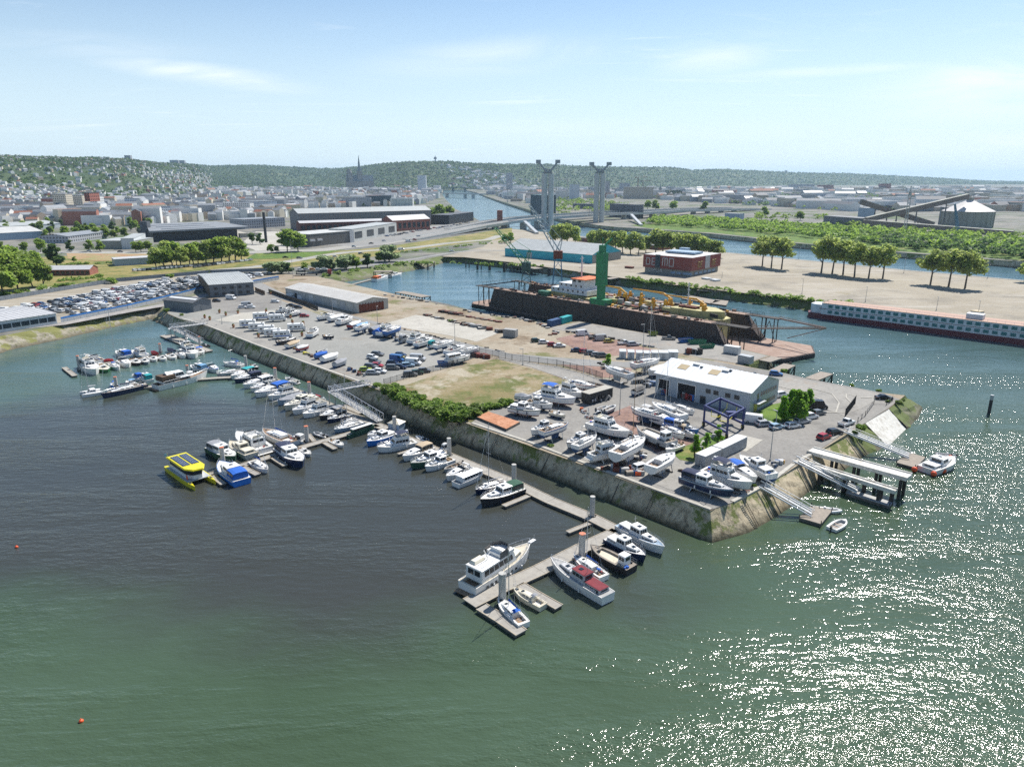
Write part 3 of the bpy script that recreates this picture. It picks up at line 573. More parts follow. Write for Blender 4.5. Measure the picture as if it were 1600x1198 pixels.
def boat(e,style,hull='gel_white',label='',can=None,name=None,cat='boat',group='boats moored at the pontoons',z=0,dk='deck_white',bottom='antifoul_blue',band=None,Lf=1.0,Br=None,roof=None,cabin=None,H=None,cover='canvas_blue',masted=True,stand=False,wood=False,n_seed=None,lift=1.0):
 """e = (stern px, stern py, bow px, bow py); z = level of the waterline or of the hardstanding"""
 BOATN[0]+=1;sd=n_seed or BOATN[0];rd=random.Random(sd)
 zz=z+(.2 if not stand else 1.7)
 a,b=G(e[0],e[1],zz),G(e[2],e[3],zz);d=b-a;L=max(3.0,d.length*Lf);c=(a+b)/2;rz=math.atan2(d.y,d.x)
 sail=style in('sail','sailbig');B=L*(Br or(.31 if sail else .36));B=min(B,5.0);fb=.45+.075*L if style not in('open','rib','dinghy')else .35+.05*L
 if sail:fb*=.9
 dr=.35+.03*L if not sail else .5+.03*L
 keel=1.1*(L/9)if sail else 0
 wl=z if not stand else z+dr+keel*.9+.35*lift
 root=empty(name or{'sail':'sailing_boat','sailbig':'sailing_boat','cruiser':'cabin_cruiser','fly':'flybridge_cruiser','wheel':'motor_cruiser','open':'day_boat','rib':'inflatable_boat','dinghy':'dinghy','narrow':'narrowboat','tarp':'covered_boat','work':'work_barge'}.get(style,'boat'),(c.x,c.y,wl),rz,label,cat,group)
 w=cabin or 'gel_white';hw=B/2
 if style=='rib':
  mb=MB();pts=[(-L/2,hw*.8),(L*.1,hw*.85),(L*.33,hw*.6),(L*.47,0)]
  P=[Vector((x,y,.32+(.18 if i>1 else 0)))for i,(x,y)in enumerate(pts)]+[Vector((x,-y,.32+(.18 if i>1 else 0)))for i,(x,y)in list(enumerate(pts))[-2::-1]]
  mb.path(P,.24,8);mb.build('inflatable_tube',hull,root)
  f=MB();f.prism([(-L/2+.1,-hw*.7),(L*.2,-hw*.7),(L*.42,0),(L*.2,hw*.7),(-L/2+.1,hw*.7)],-.15,.2);f.build('floor',dk,root)
  cmb=MB();cmb.box((-.1*L,0,.6),(.5,.6,.8),top=(.7,.9));cmb.build('console',w,root);seat(root,-.25*L,0,.2,(.5,.7),'rubber_black');outboard(root,L,.4)
  return root
 X,Z,TS=make_hull(root,L,B,fb,dr,hull,bottom,band=band,sheer=.35 if not sail else .22)
 sh=.35 if not sail else .22
 if style=='dinghy':
  deck(root,L,B,fb,.04,.86,fb*.8,dk,floor='deck_grey')
  mb=MB();[mb.box((-L/2+L*t,0,fb*.75),(.25,B*.8,.05))for t in(.25,.5)];mb.build('thwart','deck_teak',root)
  if L>3.4:outboard(root,L,fb)
  return root
 if style=='open':
  deck(root,L,B,fb,.05,.62,fb*.6,dk,sheer=sh)
  house(root,L*.02,L*.12,B*.22,B*.2,fb*.6,fb+.75,.25,.05,.9,w,'console',0,(.5,.1),1)
  seat(root,-L*.2,0,fb*.5,(.5,B*.6),'gel_white');seat(root,-L*.38,0,fb*.5,(.4,B*.6),'tan_seat');outboard(root,L,fb)
  rail(root,L,B,fb,.6,.97,.35)
  if can:canopy(root,-L*.18,L*.05,B*.36,fb,fb+1.5,can,False)
 elif style=='tarp':
  deck(root,L,B,fb,.05,.5,.4,dk)
  mb=MB();rings=[]
  for t in(.01,.15,.35,.55,.75,.93):
   h=hb_at(t,B)*1.03;z_=fb*(1+sh*t*t);hh=(.95 if t<.6 else .6)*(1-abs(t-.4)*.6)*(.6+L*.05)
   rings.append([(-L/2+L*t,-h,z_-.25),(-L/2+L*t,-h*.98,z_+.05),(-L/2+L*t,-h*.3,z_+hh*.8),(-L/2+L*t,0,z_+hh+rd.uniform(-.06,.06)),(-L/2+L*t,h*.3,z_+hh*.8),(-L/2+L*t,h*.98,z_+.05),(-L/2+L*t,h,z_-.25)])
  mb.loft(rings);mb.add(rings[0],[tuple(range(7))[::-1]]);mb.add(rings[-1],[tuple(range(7))]);mb.build('tarpaulin',can or 'canvas_grey',root,smooth=False)
 elif style=='cruiser':
  deck(root,L,B,fb,.05,.45,.5,dk)
  k=MB();hh=.55+.03*L
  rings=[]
  for t in(.44,.52,.62,.72,.80,.85):
   h=(hb_at(t,B)-.1)*.80;z_=Z(t)-.02;top_=z_+hh*(1-((t-.44)/.41)**2*.85)
   rings.append([(-L/2+L*t,-h,z_),(-L/2+L*t,-h*.86,top_-.06),(-L/2+L*t,-h*.5,top_),(-L/2+L*t,h*.5,top_),(-L/2+L*t,h*.86,top_-.06),(-L/2+L*t,h,z_)])
  k.mat(w).loft(rings);k.add(rings[0],[tuple(range(6))[::-1]]);cb=k.build('cabin',parent=root)
  g=MB()
  for sg in(-1,1):
   for i in(0,1):
    i0,i1=(0,1)if sg<0 else(5,4);A,B_=rings[i],rings[i+1];q=[Vector(A[i0]).lerp(Vector(A[i1]),.35),Vector(B_[i0]).lerp(Vector(B_[i1]),.35),Vector(B_[i0]).lerp(Vector(B_[i1]),.85),Vector(A[i0]).lerp(Vector(A[i1]),.85)]
    q=[p+Vector((0,sg*.03,.01))for p in q];g.quad(*(q if sg<0 else q[::-1]))
  g.build('side_window','boat_glass',cb)
  x0=-L/2+L*.50;h=hb_at(.46,B)*.74;z0=Z(.46)+hh*.8;g=MB();wsx=L*.07
  g.quad((x0,-h*.8,z0),(x0,h*.8,z0),(x0-wsx,h*.7,z0+.55),(x0-wsx,-h*.7,z0+.55))
  for sg in(1,-1):
   q=[(x0,sg*h*.8,z0),(x0-L*.12,sg*h,z0-.12),(x0-L*.10,sg*h*.9,z0+.4),(x0-wsx,sg*h*.7,z0+.55)];g.quad(*(q if sg>0 else q[::-1]))
  g.build('windscreen','boat_glass',root)
  htc=MB();htc.box((-L/2+L*.7,0,Z(.7)+hh*.72),(.5,.5,.05));htc.build('hatch','boat_glass',root)
  seat(root,-L/2+L*.34,0,fb-.3,(.5,B*.6),'gel_white');seat(root,-L/2+L*.1,0,fb-.4,(.5,B*.62),rd.choice(['tan_seat','gel_cream','canvas_navy','gel_white']))
  if L>6.5:
   r_=MB();xa=-L/2+L*.2;r_.loft([[(xa+dx,y,z_)for dx in(0,.35)]for y,z_ in((-hw*.82,fb),(-hw*.7,fb+1.35),(hw*.7,fb+1.35),(hw*.82,fb))]);r_.loft([[(xa+dx,y,z_-.08)for dx in(.35,0)]for y,z_ in((-hw*.82,fb),(-hw*.7,fb+1.35),(hw*.7,fb+1.35),(hw*.82,fb))]);r_.build('radar_arch',w,root)
  rail(root,L,B,fb,.55,.98,.45)
  p=MB();p.box((-L/2-.3,0,.25),(.7,B*.75,.08));p.build('swim_platform','gel_white',root)
  if L<7:outboard(root,L,fb-.2)
  if can:canopy(root,-L/2+L*.06,-L/2+L*.44,hw*.8,fb,fb+1.55,can,rd.random()<.75)
 elif style=='fly':
  deck(root,L,B,fb,.04,.2,.5,dk)
  x0,x1=-L/2+L*.2,-L/2+L*.62;hz=1.35+.02*L
  h=house(root,x0,x1,hw*.78,hw*.66,fb-.05,fb+hz,L*.07,.05,.9,w,'cabin',4,(.45,.18),3,1)
  house(root,x1-.2,-L/2+L*.82,hw*.62,hw*.3,fb-.05,fb+.75,L*.08,.1,.85,w,'fore_cabin',2,(.4,.25),0,0,zf=fb+.6)
  f=MB();zt=fb+hz+.05;fw=hw*.68
  for(p0,p1)in(((x0,-fw),(x1-L*.1,-fw*.9)),((x1-L*.1,-fw*.9),(x1-L*.06,0)),((x1-L*.06,0),(x1-L*.1,fw*.9)),((x1-L*.1,fw*.9),(x0,fw))):
   c_=((p0[0]+p1[0])/2,(p0[1]+p1[1])/2,zt+.25);l_=math.dist(p0,p1);f.box(c_,(l_,.07,.5),math.atan2(p1[1]-p0[1],p1[0]-p0[0]))
  f.build('flybridge',w,root)
  g=MB();xs=x1-L*.1;g.quad((xs,-fw*.8,zt+.5),(xs,fw*.8,zt+.5),(xs-.25,fw*.75,zt+.85),(xs-.25,-fw*.75,zt+.85));g.build('windscreen','boat_glass',root)
  seat(root,xs-.9,0,zt,(.5,fw*1.1),'gel_white');seat(root,x0+.6,0,zt,(.6,fw*1.2),'gel_cream')
  r_=MB();r_.tube((x0+.3,-fw,zt),(x0+.1,-fw*.8,zt+1.3),.05,n=5);r_.tube((x0+.3,fw,zt),(x0+.1,fw*.8,zt+1.3),.05,n=5);r_.tube((x0+.1,-fw*.8,zt+1.3),(x0+.1,fw*.8,zt+1.3),.06,n=5);r_.tube((x0+.1,0,zt+1.3),(x0+.1,0,zt+2),.03,n=4);r_.box((x0+.1,0,zt+1.45),(.5,.5,.16));r_.build('radar_arch',w,root)
  rail(root,L,B,fb,.3,.99,.65)
  p=MB();p.box((-L/2-.35,0,.3),(.8,B*.8,.08));p.build('swim_platform',dk,root)
  if can:canopy(root,x0+.1,x1-L*.12,fw,zt+.1,zt+1.5,can,False)
  fenders(root,L,B,fb)
 elif style=='wheel':
  deck(root,L,B,fb,.05,.28,.4,dk)
  x0,x1=-L/2+L*.32,-L/2+L*.56
  house(root,x0,x1,hw*.70,hw*.64,fb-.05,fb+1.55,L*.03,.05,.88,w,'wheelhouse',3,(.5,.14),3,1,roof=roof)
  h2=house(root,x1,-L/2+L*.84,hw*.64,hw*.32,fb-.05,fb+.72,L*.06,0,.88,w,'cabin',4,(.35,.28),1,0,zf=fb+.62)
  for hx,hz_ in((.68,.78),(.45,1.66)):mb=MB();mb.box((-L/2+L*hx,0,fb+hz_),(.65,.65,.07));mb.build('hatch','boat_glass',root)
  if L>9:house(root,-L/2+L*.06,x0,hw*.66,hw*.68,fb-.05,fb+.6,.0,.15,.9,w,'aft_cabin',3,(.35,.28),0,1,roof=roof)
  mp=MB();mp.tube((x0+.4,0,fb+1.6),(x0+.3,0,fb+3.2),.04,n=5);mp.tube((x0+.3,-.4,fb+2.7),(x0+.3,.4,fb+2.7),.025,n=4);mp.build('signal_mast','steel_rail',root)
  rail(root,L,B,fb,.1 if L>9 else .5,.99,.6)
  if can:canopy(root,-L/2+L*.04,x0+.05,hw*.72,fb+.1,fb+1.6,can)
  elif L<9:seat(root,-L/2+L*.12,0,fb-.3,(.5,B*.6),'tan_seat')
  if rd.random()<.6:fenders(root,L,B,fb,(.35,.65),rd.choice(['gel_white','navy','gel_white']))
 elif sail:
  deck(root,L,B,fb,.06,.30,.45,dk,sheer=sh,floor='deck_teak' if rd.random()<.4 else 'deck_white')
  k=MB();rings=[];ha=.42+.012*L
  for t in(.30,.38,.5,.62,.72,.78):
   h=(hb_at(t,B)-.1)*.66;z_=Z(t)-.02;tp=z_+ha*(1-max(0,(t-.5)/.28)**2*.8)
   rings.append([(-L/2+L*t,-h,z_),(-L/2+L*t,-h*.85,tp-.04),(-L/2+L*t,-h*.5,tp+.04),(-L/2+L*t,h*.5,tp+.04),(-L/2+L*t,h*.85,tp-.04),(-L/2+L*t,h,z_)])
  k.mat(w).loft(rings);k.add(rings[0],[tuple(range(6))[::-1]]);cb=k.build('coachroof',parent=root)
  for sg in(-1,1):
   g=MB()
   for i in(0,1,2):
    i0,i1=(0,1)if sg<0 else(5,4);A,B_=rings[i],rings[i+1];q=[Vector(A[i0]).lerp(Vector(A[i1]),.35).lerp(Vector(B_[i0]).lerp(Vector(B_[i1]),.35),.15),Vector(A[i0]).lerp(Vector(A[i1]),.35).lerp(Vector(B_[i0]).lerp(Vector(B_[i1]),.35),.85),Vector(A[i0]).lerp(Vector(A[i1]),.8).lerp(Vector(B_[i0]).lerp(Vector(B_[i1]),.8),.85),Vector(A[i0]).lerp(Vector(A[i1]),.8).lerp(Vector(B_[i0]).lerp(Vector(B_[i1]),.8),.15)]
    q=[p+Vector((0,sg*.025,.01))for p in q];g.quad(*(q if sg<0 else q[::-1]))
   g.build('side_window','boat_glass',cb)
  for t,z_ in((.66,Z(.66)+ha*.8),(.88,Z(.88)+.03)):g=MB();g.box((-L/2+L*t,0,z_),(.5,.5,.06));g.build('hatch','boat_glass',root)
  wh=MB();wx=-L/2+L*.12;n=10
  for i in range(n):
   a0,a1=2*math.pi*i/n,2*math.pi*(i+1)/n;wh.tube((wx,.4*math.cos(a0),fb+.35+.4*math.sin(a0)),(wx,.4*math.cos(a1),fb+.35+.4*math.sin(a1)),.03,n=4)
  wh.build('steering_wheel','steel_rail',root)
  rail(root,L,B,fb,.05,.99,.6,r=.018,sheer=sh)
  if masted:mast(root,-L/2+L*.57,Z(.57)+ha*.7,H or L*1.25,L,cover,wood,B=B,fb=fb)
  if can:
   canopy(root,-L/2+L*.24,-L/2+L*.36,hw*.5,fb+.1,fb+1.05,can,False,'sprayhood')
  if stand and keel:
   kb=MB();kb.box((0,0,-dr-keel*.45),(L*.22,.3,keel*1.0),top=(1.25,1));kb.box((-L*.42,0,-dr*.6),(L*.06,.12,dr*1.4));kb.build('keel',bottom,root)
 elif style=='narrow':
  deck(root,L,B,fb,.02,.12,.3,'deck_grey')
  house(root,-L/2+L*.14,-L/2+L*.88,hw*.86,hw*.8,fb-.05,fb+1.1,.1,.05,.9,w,'cabin',6,(.4,.2),0,0,roof=roof)
 elif style=='work':
  deck(root,L,B,fb,.3,.78,.35,'wood_plank',floor=dk)
  house(root,-L/2+L*.10,-L/2+L*.26,hw*.5,hw*.5,fb-.05,fb+1.7,.15,.05,.9,w,'wheelhouse',2,(.5,.15),2,1)
  clutter(root,-L*.45,-L*.2,hw*.7,fb,16,sd);clutter(root,L*.25,L*.42,hw*.4,fb,6,sd+1,('wood_plank','deck_grey','rubber_black'))
  rail(root,L,B,fb,.02,.3,.8)
  t_=MB();[t_.tube((-L/2+L*t,s*(hb_at(t,B)+.1),.3),(-L/2+L*t,s*(hb_at(t,B)+.1),.55),.35,n=8)for t in(.2,.5,.75)for s in(1,-1)];t_.build('tyre_fender','rubber_black',root)
 if L>6.5 and style in('wheel','fly','sail','cruiser')and rd.random()<.5:clutter(root,-L*.46,-L*.2,hw*.6,fb+.02,rd.randint(2,5),sd)
 if stand:
  cr=empty('boat_stand',(c.x,c.y,z),rz,STAND_LABEL(label),'boat stand','stands under the boats ashore')
  H0=wl-z
  for t in(.25,.65):
   for s in(1,-1):
    y=hb_at(t,B)*.72;g=MB();g.tube((-L/2+L*t,s*(y+.45),.05),(-L/2+L*t,s*y,H0-dr*.35),.07,n=5);g.box((-L/2+L*t,s*y,H0-dr*.38),(.35,.3,.08));g.build('prop','antifoul_blue' if sd%3 else 'steel_rail',cr)
  g=MB()
  for t in(.25,.65):g.box((-L/2+L*t,0,.12),(.22,B*.95,.16));g.box((-L/2+L*t,0,(H0-dr-keel*.9)/2+.05),(.5,.5,max(.1,H0-dr-keel*.9)))
  g.build('cross_beam','dark_timber',cr)
 return root
def STAND_LABEL(l):
 s='props under the '+l
 return ' '.join(s.split()[:16])
# ------------------------------------------------------------------ cars
def car_parts(kind,col,root=None,simple=False):
 """x forward, wheels on z=0"""
 K=dict(hatch=(4.0,1.75,1.5),sedan=(4.5,1.8,1.43),suv=(4.5,1.85,1.68),van=(5.2,2.0,2.3),pickup=(5.1,1.85,1.75),wagon=(4.6,1.8,1.48),minivan=(4.4,1.85,1.85))[kind]
 L,W,Hh=K;x0,x1=-L/2,L/2;by=.62 if kind not in('van','suv')else .75
 belt={'hatch':.95,'sedan':.92,'suv':1.08,'van':1.25,'pickup':1.05,'wagon':.94,'minivan':1.08}[kind]
 if kind=='van':prof=[(x0,.3),(x0,belt),(x1-.9,belt),(x1-.12,.95),(x1,.6),(x1-.03,.3)]
 elif kind=='sedan':prof=[(x0+.04,.3),(x0,.8),(x0+.15,belt-.02),(x1-1.1,belt),(x1-.15,.74),(x1,.55),(x1-.05,.3)]
 elif kind=='pickup':prof=[(x0,.45),(x0,belt),(x1-1.2,belt),(x1-.1,.9),(x1,.65),(x1-.05,.4)]
 else:prof=[(x0+.05,.32),(x0,.7),(x0+.06,belt),(x1-1.0,belt),(x1-.15,.76),(x1,.58),(x1-.05,.32)]
 def slab(mb,prof,w,inset=.07):
  n=len(prof);cx=0;vs=[]
  for y,k in((-w/2,0),(-w/2+inset,1),(w/2-inset,1),(w/2,0)):
   for(x,z)in prof:vs.append((x*(1 if k else .985),y,z if k else(z-.04 if z>.5 else z)))
  fs=[]
  for r in range(3):
   for i in range(n):j=(i+1)%n;fs.append((r*n+i,r*n+j,(r+1)*n+j,(r+1)*n+i))
  fs+=[tuple(range(n))[::-1],tuple(range(3*n,4*n))]
  mb.add(vs,fs)
 mb=MB();mb.mat('car_'+col);slab(mb,prof,W)
 cab={'hatch':(x0+.1,x0+.45,x1-1.75,x1-1.05),'sedan':(x0+.75,x0+1.35,x1-1.95,x1-1.2),'suv':(x0+.1,x0+.35,x1-1.8,x1-1.15),'van':(x0+.02,x0+.06,x1-1.25,x1-.75),'pickup':(x0+2.0,x0+2.1,x1-2.0,x1-1.4),'wagon':(x0+.12,x0+.5,x1-1.95,x1-1.2),'minivan':(x0+.06,x0+.2,x1-1.35,x1-.7)}[kind]
 wb,wt=W/2*.96,W/2*.76
 if kind=='van':wt=W/2*.9
 b=[(cab[0],-wb,belt-.03),(cab[3],-wb,belt-.03),(cab[3],wb,belt-.03),(cab[0],wb,belt-.03)]
 t=[(cab[1],-wt,Hh),(cab[2],-wt,Hh),(cab[2],wt,Hh),(cab[1],wt,Hh)]
 mb.add(b+t,[(0,1,5,4),(1,2,6,5),(2,3,7,6),(3,0,4,7),(4,5,6,7)])
 if kind=='pickup':mb.mat('bumper').box((x0+1.0,0,belt+.01),(1.7,W*.8,.03))
 g=MB();g.mat('car_glass')
 nw={'van':1,'pickup':1}.get(kind,2)
 if kind=='van':
  a=Vector(b[0]).lerp(Vector(b[1]),.72);a2=Vector(t[0]).lerp(Vector(t[1]),.72);g.panes(a,b[1],t[1],a2,1,.06,.1,.35)
  a=Vector(b[3]).lerp(Vector(b[2]),.72);a2=Vector(t[3]).lerp(Vector(t[2]),.72);g.panes(b[2],a,a2,t[2],1,.06,.1,.35)
 else:g.panes(b[0],b[1],t[1],t[0],nw,.07,.08,.14,.015,.06);g.panes(b[2],b[3],t[3],t[2],nw,.07,.08,.14,.015,.06)
 gf=MB();gf.mat('car_glass').panes(b[1],b[2],t[2],t[1],1,.05,.05,.08 if kind!='van' else .3,.015,.03)
 gr=MB();gr.mat('car_glass').panes(b[3],b[0],t[0],t[3],1,.08,.12,.15 if kind!='van' else .4,.015,.03)
 wheels=[];wr=.32 if kind!='van' else .35
 for wx in(x0+.8,x1-.8):
  for s in(-1,1):
   q=MB();q.mat('tyre').tube((wx,s*(W/2-.2),wr),(wx,s*(W/2+.01),wr),wr,n=12);q.mat('rim').tube((wx,s*(W/2+.0),wr),(wx,s*(W/2+.02),wr),wr*.6,n=10);wheels.append(q)
 li=[]
 for s in(-1,1):
  q=MB();q.mat('lamp_clear').box((x1-.14,s*W*.36,.68),(.16,.34,.13));li.append(('headlight',q))
  q=MB();q.mat('lamp_red').box((x0+.03,s*W*.40,.82),(.1,.2,.22));li.append(('tail_light',q))
 bm=MB();bm.mat('bumper').box((x1-.03,0,.42),(.12,W*.86,.2));bm.box((x0+.03,0,.42),(.12,W*.86,.2))
 if simple:
  for q in[g,gf,gr]+wheels[:4]+[bm]:
   o=len(mb.v);mb.v+=q.v;mb.f+=[tuple(i+o for i in f)for f in q.f]
   for mi in q.m:mb.mat(q.mats[mi]);mb.m.append(mb.cur)
  return mb
 mb.build('body',parent=root);g.build('side_window',parent=root);gf.build('windscreen',parent=root);gr.build('rear_window',parent=root)
 for q in wheels:q.build('wheel',parent=root)
 for n_,q in li:q.build(n_,parent=root)
 bm.build('bumper',parent=root)
CARP={}
def car(px,py,ang,kind,col,label,group,z=4.56,name='parked_car'):
 """ang: heading in degrees measured in the ground plane from +x (right) towards +y (away)"""
 g=G(px,py,z+.5);k=(kind,col)
 if k not in CARP:
  r=empty(name,(g.x,g.y,z),R(ang));car_parts(kind,col,r);CARP[k]=r
 else:r=copy_tree(CARP[k]);r.location=(g.x,g.y,z);r.rotation_euler=(0,0,R(ang));r.name=name
 return tag(r,label,'van' if kind=='van' else 'pickup' if kind=='pickup' else 'car',group)
# ------------------------------------------------------------------ pontoons, piles, gangways
def pontoon(name,pts,wd,label,group='floating pontoons of the marina',cat='pontoon',gap=.06):
 P=[G(x,y,.55)for x,y in pts];c=sum(P,Vector())/len(P)
 r=empty(name,(c.x,c.y,0),0,label,cat,group)
 a=off_line(P,wd/2);b=off_line(P,-wd/2)
 d=MB();d.mat('pontoon_deck');f=MB();e=MB()
 for i in range(len(P)-1):
  L_=(P[i+1]-P[i]).length;n=max(1,round(L_/8))
  for k in range(n):
   t0,t1=k/n,(k+1)/n-gap/L_
   q=[a[i].lerp(a[i+1],t0),a[i].lerp(a[i+1],t1),b[i].lerp(b[i+1],t1),b[i].lerp(b[i+1],t0)]
   d.prism([(p.x-c.x,p.y-c.y)for p in q],.42,.55)
   s0=.04;q2=[q[0].lerp(q[2],s0),q[1].lerp(q[3],s0),q[2].lerp(q[0],s0),q[3].lerp(q[1],s0)]
   f.prism([(p.x-c.x,p.y-c.y)for p in q2],-.4,.42)
  for s,l in((1,a),(-1,b)):
   l0,l1=l[i],l[i+1];m=off_line([l0,l1],-.14*s);e.prism([(p.x-c.x,p.y-c.y)for p in(l0,l1,m[1],m[0])],.55,.62)
 d.build('deck',parent=r);f.build('float','pontoon_float',r);e.build('edge_timber','timber_edge',r)
 return r
pontoon('pontoon',[(409,583),(458,609),(500,626),(532,641),(600,668),(616,677),(660,694),(703,712),(760,736),(802,753),(860,781.5),(925,808),(967,829)],3.0,'main walkway pontoon running parallel to the quay from the far branches to the near corner')
pontoon('pontoon',[(966,829.5),(909,856),(843,890),(785,916),(733,942)],3.2,'wide near branch pontoon with the big white motor yacht beside it')
pontoon('finger_pontoon',[(921,817),(887,831)],1.1,'short empty finger with nothing moored to it, right behind the near branch','finger pontoons','finger pontoon')
pontoon('finger_pontoon',[(812,912),(842,930),(874,948)],1.8,'finger pontoon beside the old grey sailing boat','finger pontoons','finger pontoon')
pontoon('finger_pontoon',[(752,947),(783,966),(815,988)],2.2,'outermost finger pontoon beside the small sailing boat with a blue sprayhood','finger pontoons','finger pontoon')
pontoon('finger_pontoon',[(826,774),(787,790)],1.3,'finger pontoon beside the two cluttered boats with a dark green canopy','finger pontoons','finger pontoon')
pontoon('finger_pontoon',[(651,700),(622,709)],1.0,'finger pontoon beside the white motor boat with dark windows','finger pontoons','finger pontoon')
pontoon('pontoon',[(591,664),(532,681),(490,693),(435,709),(381,726),(328,741)],2.2,'middle branch pontoon ending at the yellow solar catamaran')
pontoon('finger_pontoon',[(482,678),(491,689)],1.1,'tiny finger holding the small inflatable beside the tall pile','finger pontoons','finger pontoon')
pontoon('finger_pontoon',[(505,690),(524,701)],1.3,'finger pontoon holding the small open boat with an outboard','finger pontoons','finger pontoon')
pontoon('finger_pontoon',[(377,728),(403,741)],1.5,'finger pontoon beside the white sailing boat with blue sail cover','finger pontoons','finger pontoon')
pontoon('finger_pontoon',[(424,713),(446,727)],1.3,'finger pontoon beside the dark hulled cruiser with navy canopy','finger pontoons','finger pontoon')
pontoon('finger_pontoon',[(330,741),(349,756)],1.3,'finger pontoon between the solar catamaran and the boat with bright blue canvas','finger pontoons','finger pontoon')
pontoon('pontoon',[(412,585),(385,588),(341,590),(300,593),(241,603),(180,609)],2.4,'long branch pontoon behind the blue racing yacht and the big white motor yacht')
pontoon('pontoon',[(322,549),(280,553),(235,558),(160,568),(121,577)],2.2,'farthest branch pontoon crowded with small boats on both sides')
pontoon('finger_pontoon',[(100,573.5),(117,587)],1.6,'crosspiece closing the left end of the farthest branch pontoon','finger pontoons','finger pontoon')
pontoon('pontoon',[(258,523),(285,534),(324,549)],4.5,'broad landing pontoon with small white tents under the far footbridge')
pontoon('pontoon',[(565,645),(533,632)],2.0,'short landing pontoon under the middle gangway')
PILES=[(785,938,896,.58,'nearest pile, beside the stern of the big white motor yacht',0),(909,869,834,.58,'pile with an orange cap halfway along the near branch',1),(925,806,776,.5,'pile without a cap by the empty finger',0),(803,754,726,.5,'pile standing behind the boats with the dark green canopy',0),(702,711,685,.5,'pile behind the group of five small cruisers',0),(617,674,651,.5,'pile in front of the little floating kiosk',0),(484,617.5,597,.5,'pile beside the red kayak',1),(431,594,575,.5,'pile behind the boat with a teal canopy',1),(385,574.5,556,.5,'pile at the far end of the main walkway',0),(480,690,666,.5,'pile with an orange cap beside the small inflatable',1),(349,724,699,.5,'pile with an orange cap beside the grey canopy boat',1),(294,587,571,.5,'pile with an orange cap behind the big white yacht with dark windows',1),(182,604,589,.5,'pile with an orange cap behind the blue racing yacht',1),(124,575,556,.5,'leftmost pile, with an orange cap, near the crosspiece',1),(251,550,537,.5,'pile with an orange cap amid the small boats of the farthest branch',1),(291,532.5,517,.45,'pile under the far footbridge truss',0),(312.7,542,526,.45,'pile with an orange cap by the dark inflatable',1)]
def pile(x,y,yt,r,lab,capd):
 g=G(x,y,.5);h=zat(x,yt,g.y).z
 o=empty('mooring_pile',(g.x,g.y,0),0,'pale concrete '+lab,'mooring pile','mooring piles of the marina')
 m=MB();m.tube((0,0,-1.5),(0,0,h),r,r,16);m.build('shaft','pile_concrete',o)
 c=MB();c.tube((0,0,h),(0,0,h+.12),r*1.05,r*1.0,16);c.build('cap','pile_cap' if capd else 'pile_concrete',o)
 c=MB();n=14
 for i in range(n):
  a0,a1=2*math.pi*i/n,2*math.pi*(i+1)/n;c.tube((r*1.5*math.cos(a0),r*1.5*math.sin(a0),.62),(r*1.5*math.cos(a1),r*1.5*math.sin(a1),.62),.08,n=4)
 c.build('collar','dark_timber',o)
for p in PILES:pile(*p)
def gangway(name,p0,p1,wd,hg,label,z0=4.5,z1=.7,truss=True,m='steel_rail',deckm='deck_grey',r=.09):
 a=G(*p0,z0);b=G(*p1,z1);d=(b-a);L=d.length;rz=math.atan2(d.y,d.x);pt=-math.asin(d.z/L)
 o=empty(name,a,0,label,'gangway','gangways down to the pontoons');o.rotation_euler=(0,pt,rz)
 k=MB();k.box((L/2,0,0),(L,wd,.14));k.build('walkway',deckm,o)
 n=max(4,round(L/1.6))
 for s in(-1,1):
  t=MB();y=s*wd/2
  t.tube((0,y,hg),(L,y,hg),r,n=5);t.tube((0,y,.05),(L,y,.05),r,n=5)
  for i in range(n+1):t.tube((L*i/n,y,0),(L*i/n,y,hg),r*.7,n=4)
  if truss:
   for i in range(n):t.tube((L*i/n,y,0 if i%2 else hg),(L*(i+1)/n,y,hg if i%2 else 0),r*.6,n=4)
  t.build('side_truss' if truss else 'handrail',m,o)
 return o
gangway('footbridge',(577,600),(517,611),1.8,1.2,'level grey footbridge from the quay out to the head of the middle gangway',4.7,4.7)
gangway('gangway',(517,611),(594,658),2.0,2.0,'long white truss gangway sloping down to the main pontoon',4.7,.9)
gangway('footbridge',(322,505),(268,512),3.2,1.2,'wide pale footbridge at the far corner of the harbour',4.7,4.7,False,'gel_grey','deck_grey')
gangway('gangway',(268,512),(315,536),1.8,1.7,'far white truss gangway down to the landing pontoon with tents',4.7,.9)
def support(px,py,label,z=4.5,w=1.6):
 g=G(px,py,z);o=empty('gangway_support',(g.x,g.y,0),0,label,'support','steel supports of the footbridges')
 for s in(-1,1):m=MB();m.tube((s*w/2,0,-1),(s*w/2,0,z),.16,n=8);m.build('post','pile_concrete',o)
 m=MB();m.box((0,0,z-.1),(w+.6,.4,.25));m.build('crosshead','pile_concrete',o)
support(518,611,'pair of posts holding the corner of the middle footbridge');support(269,512,'pair of posts holding the corner of the far footbridge')
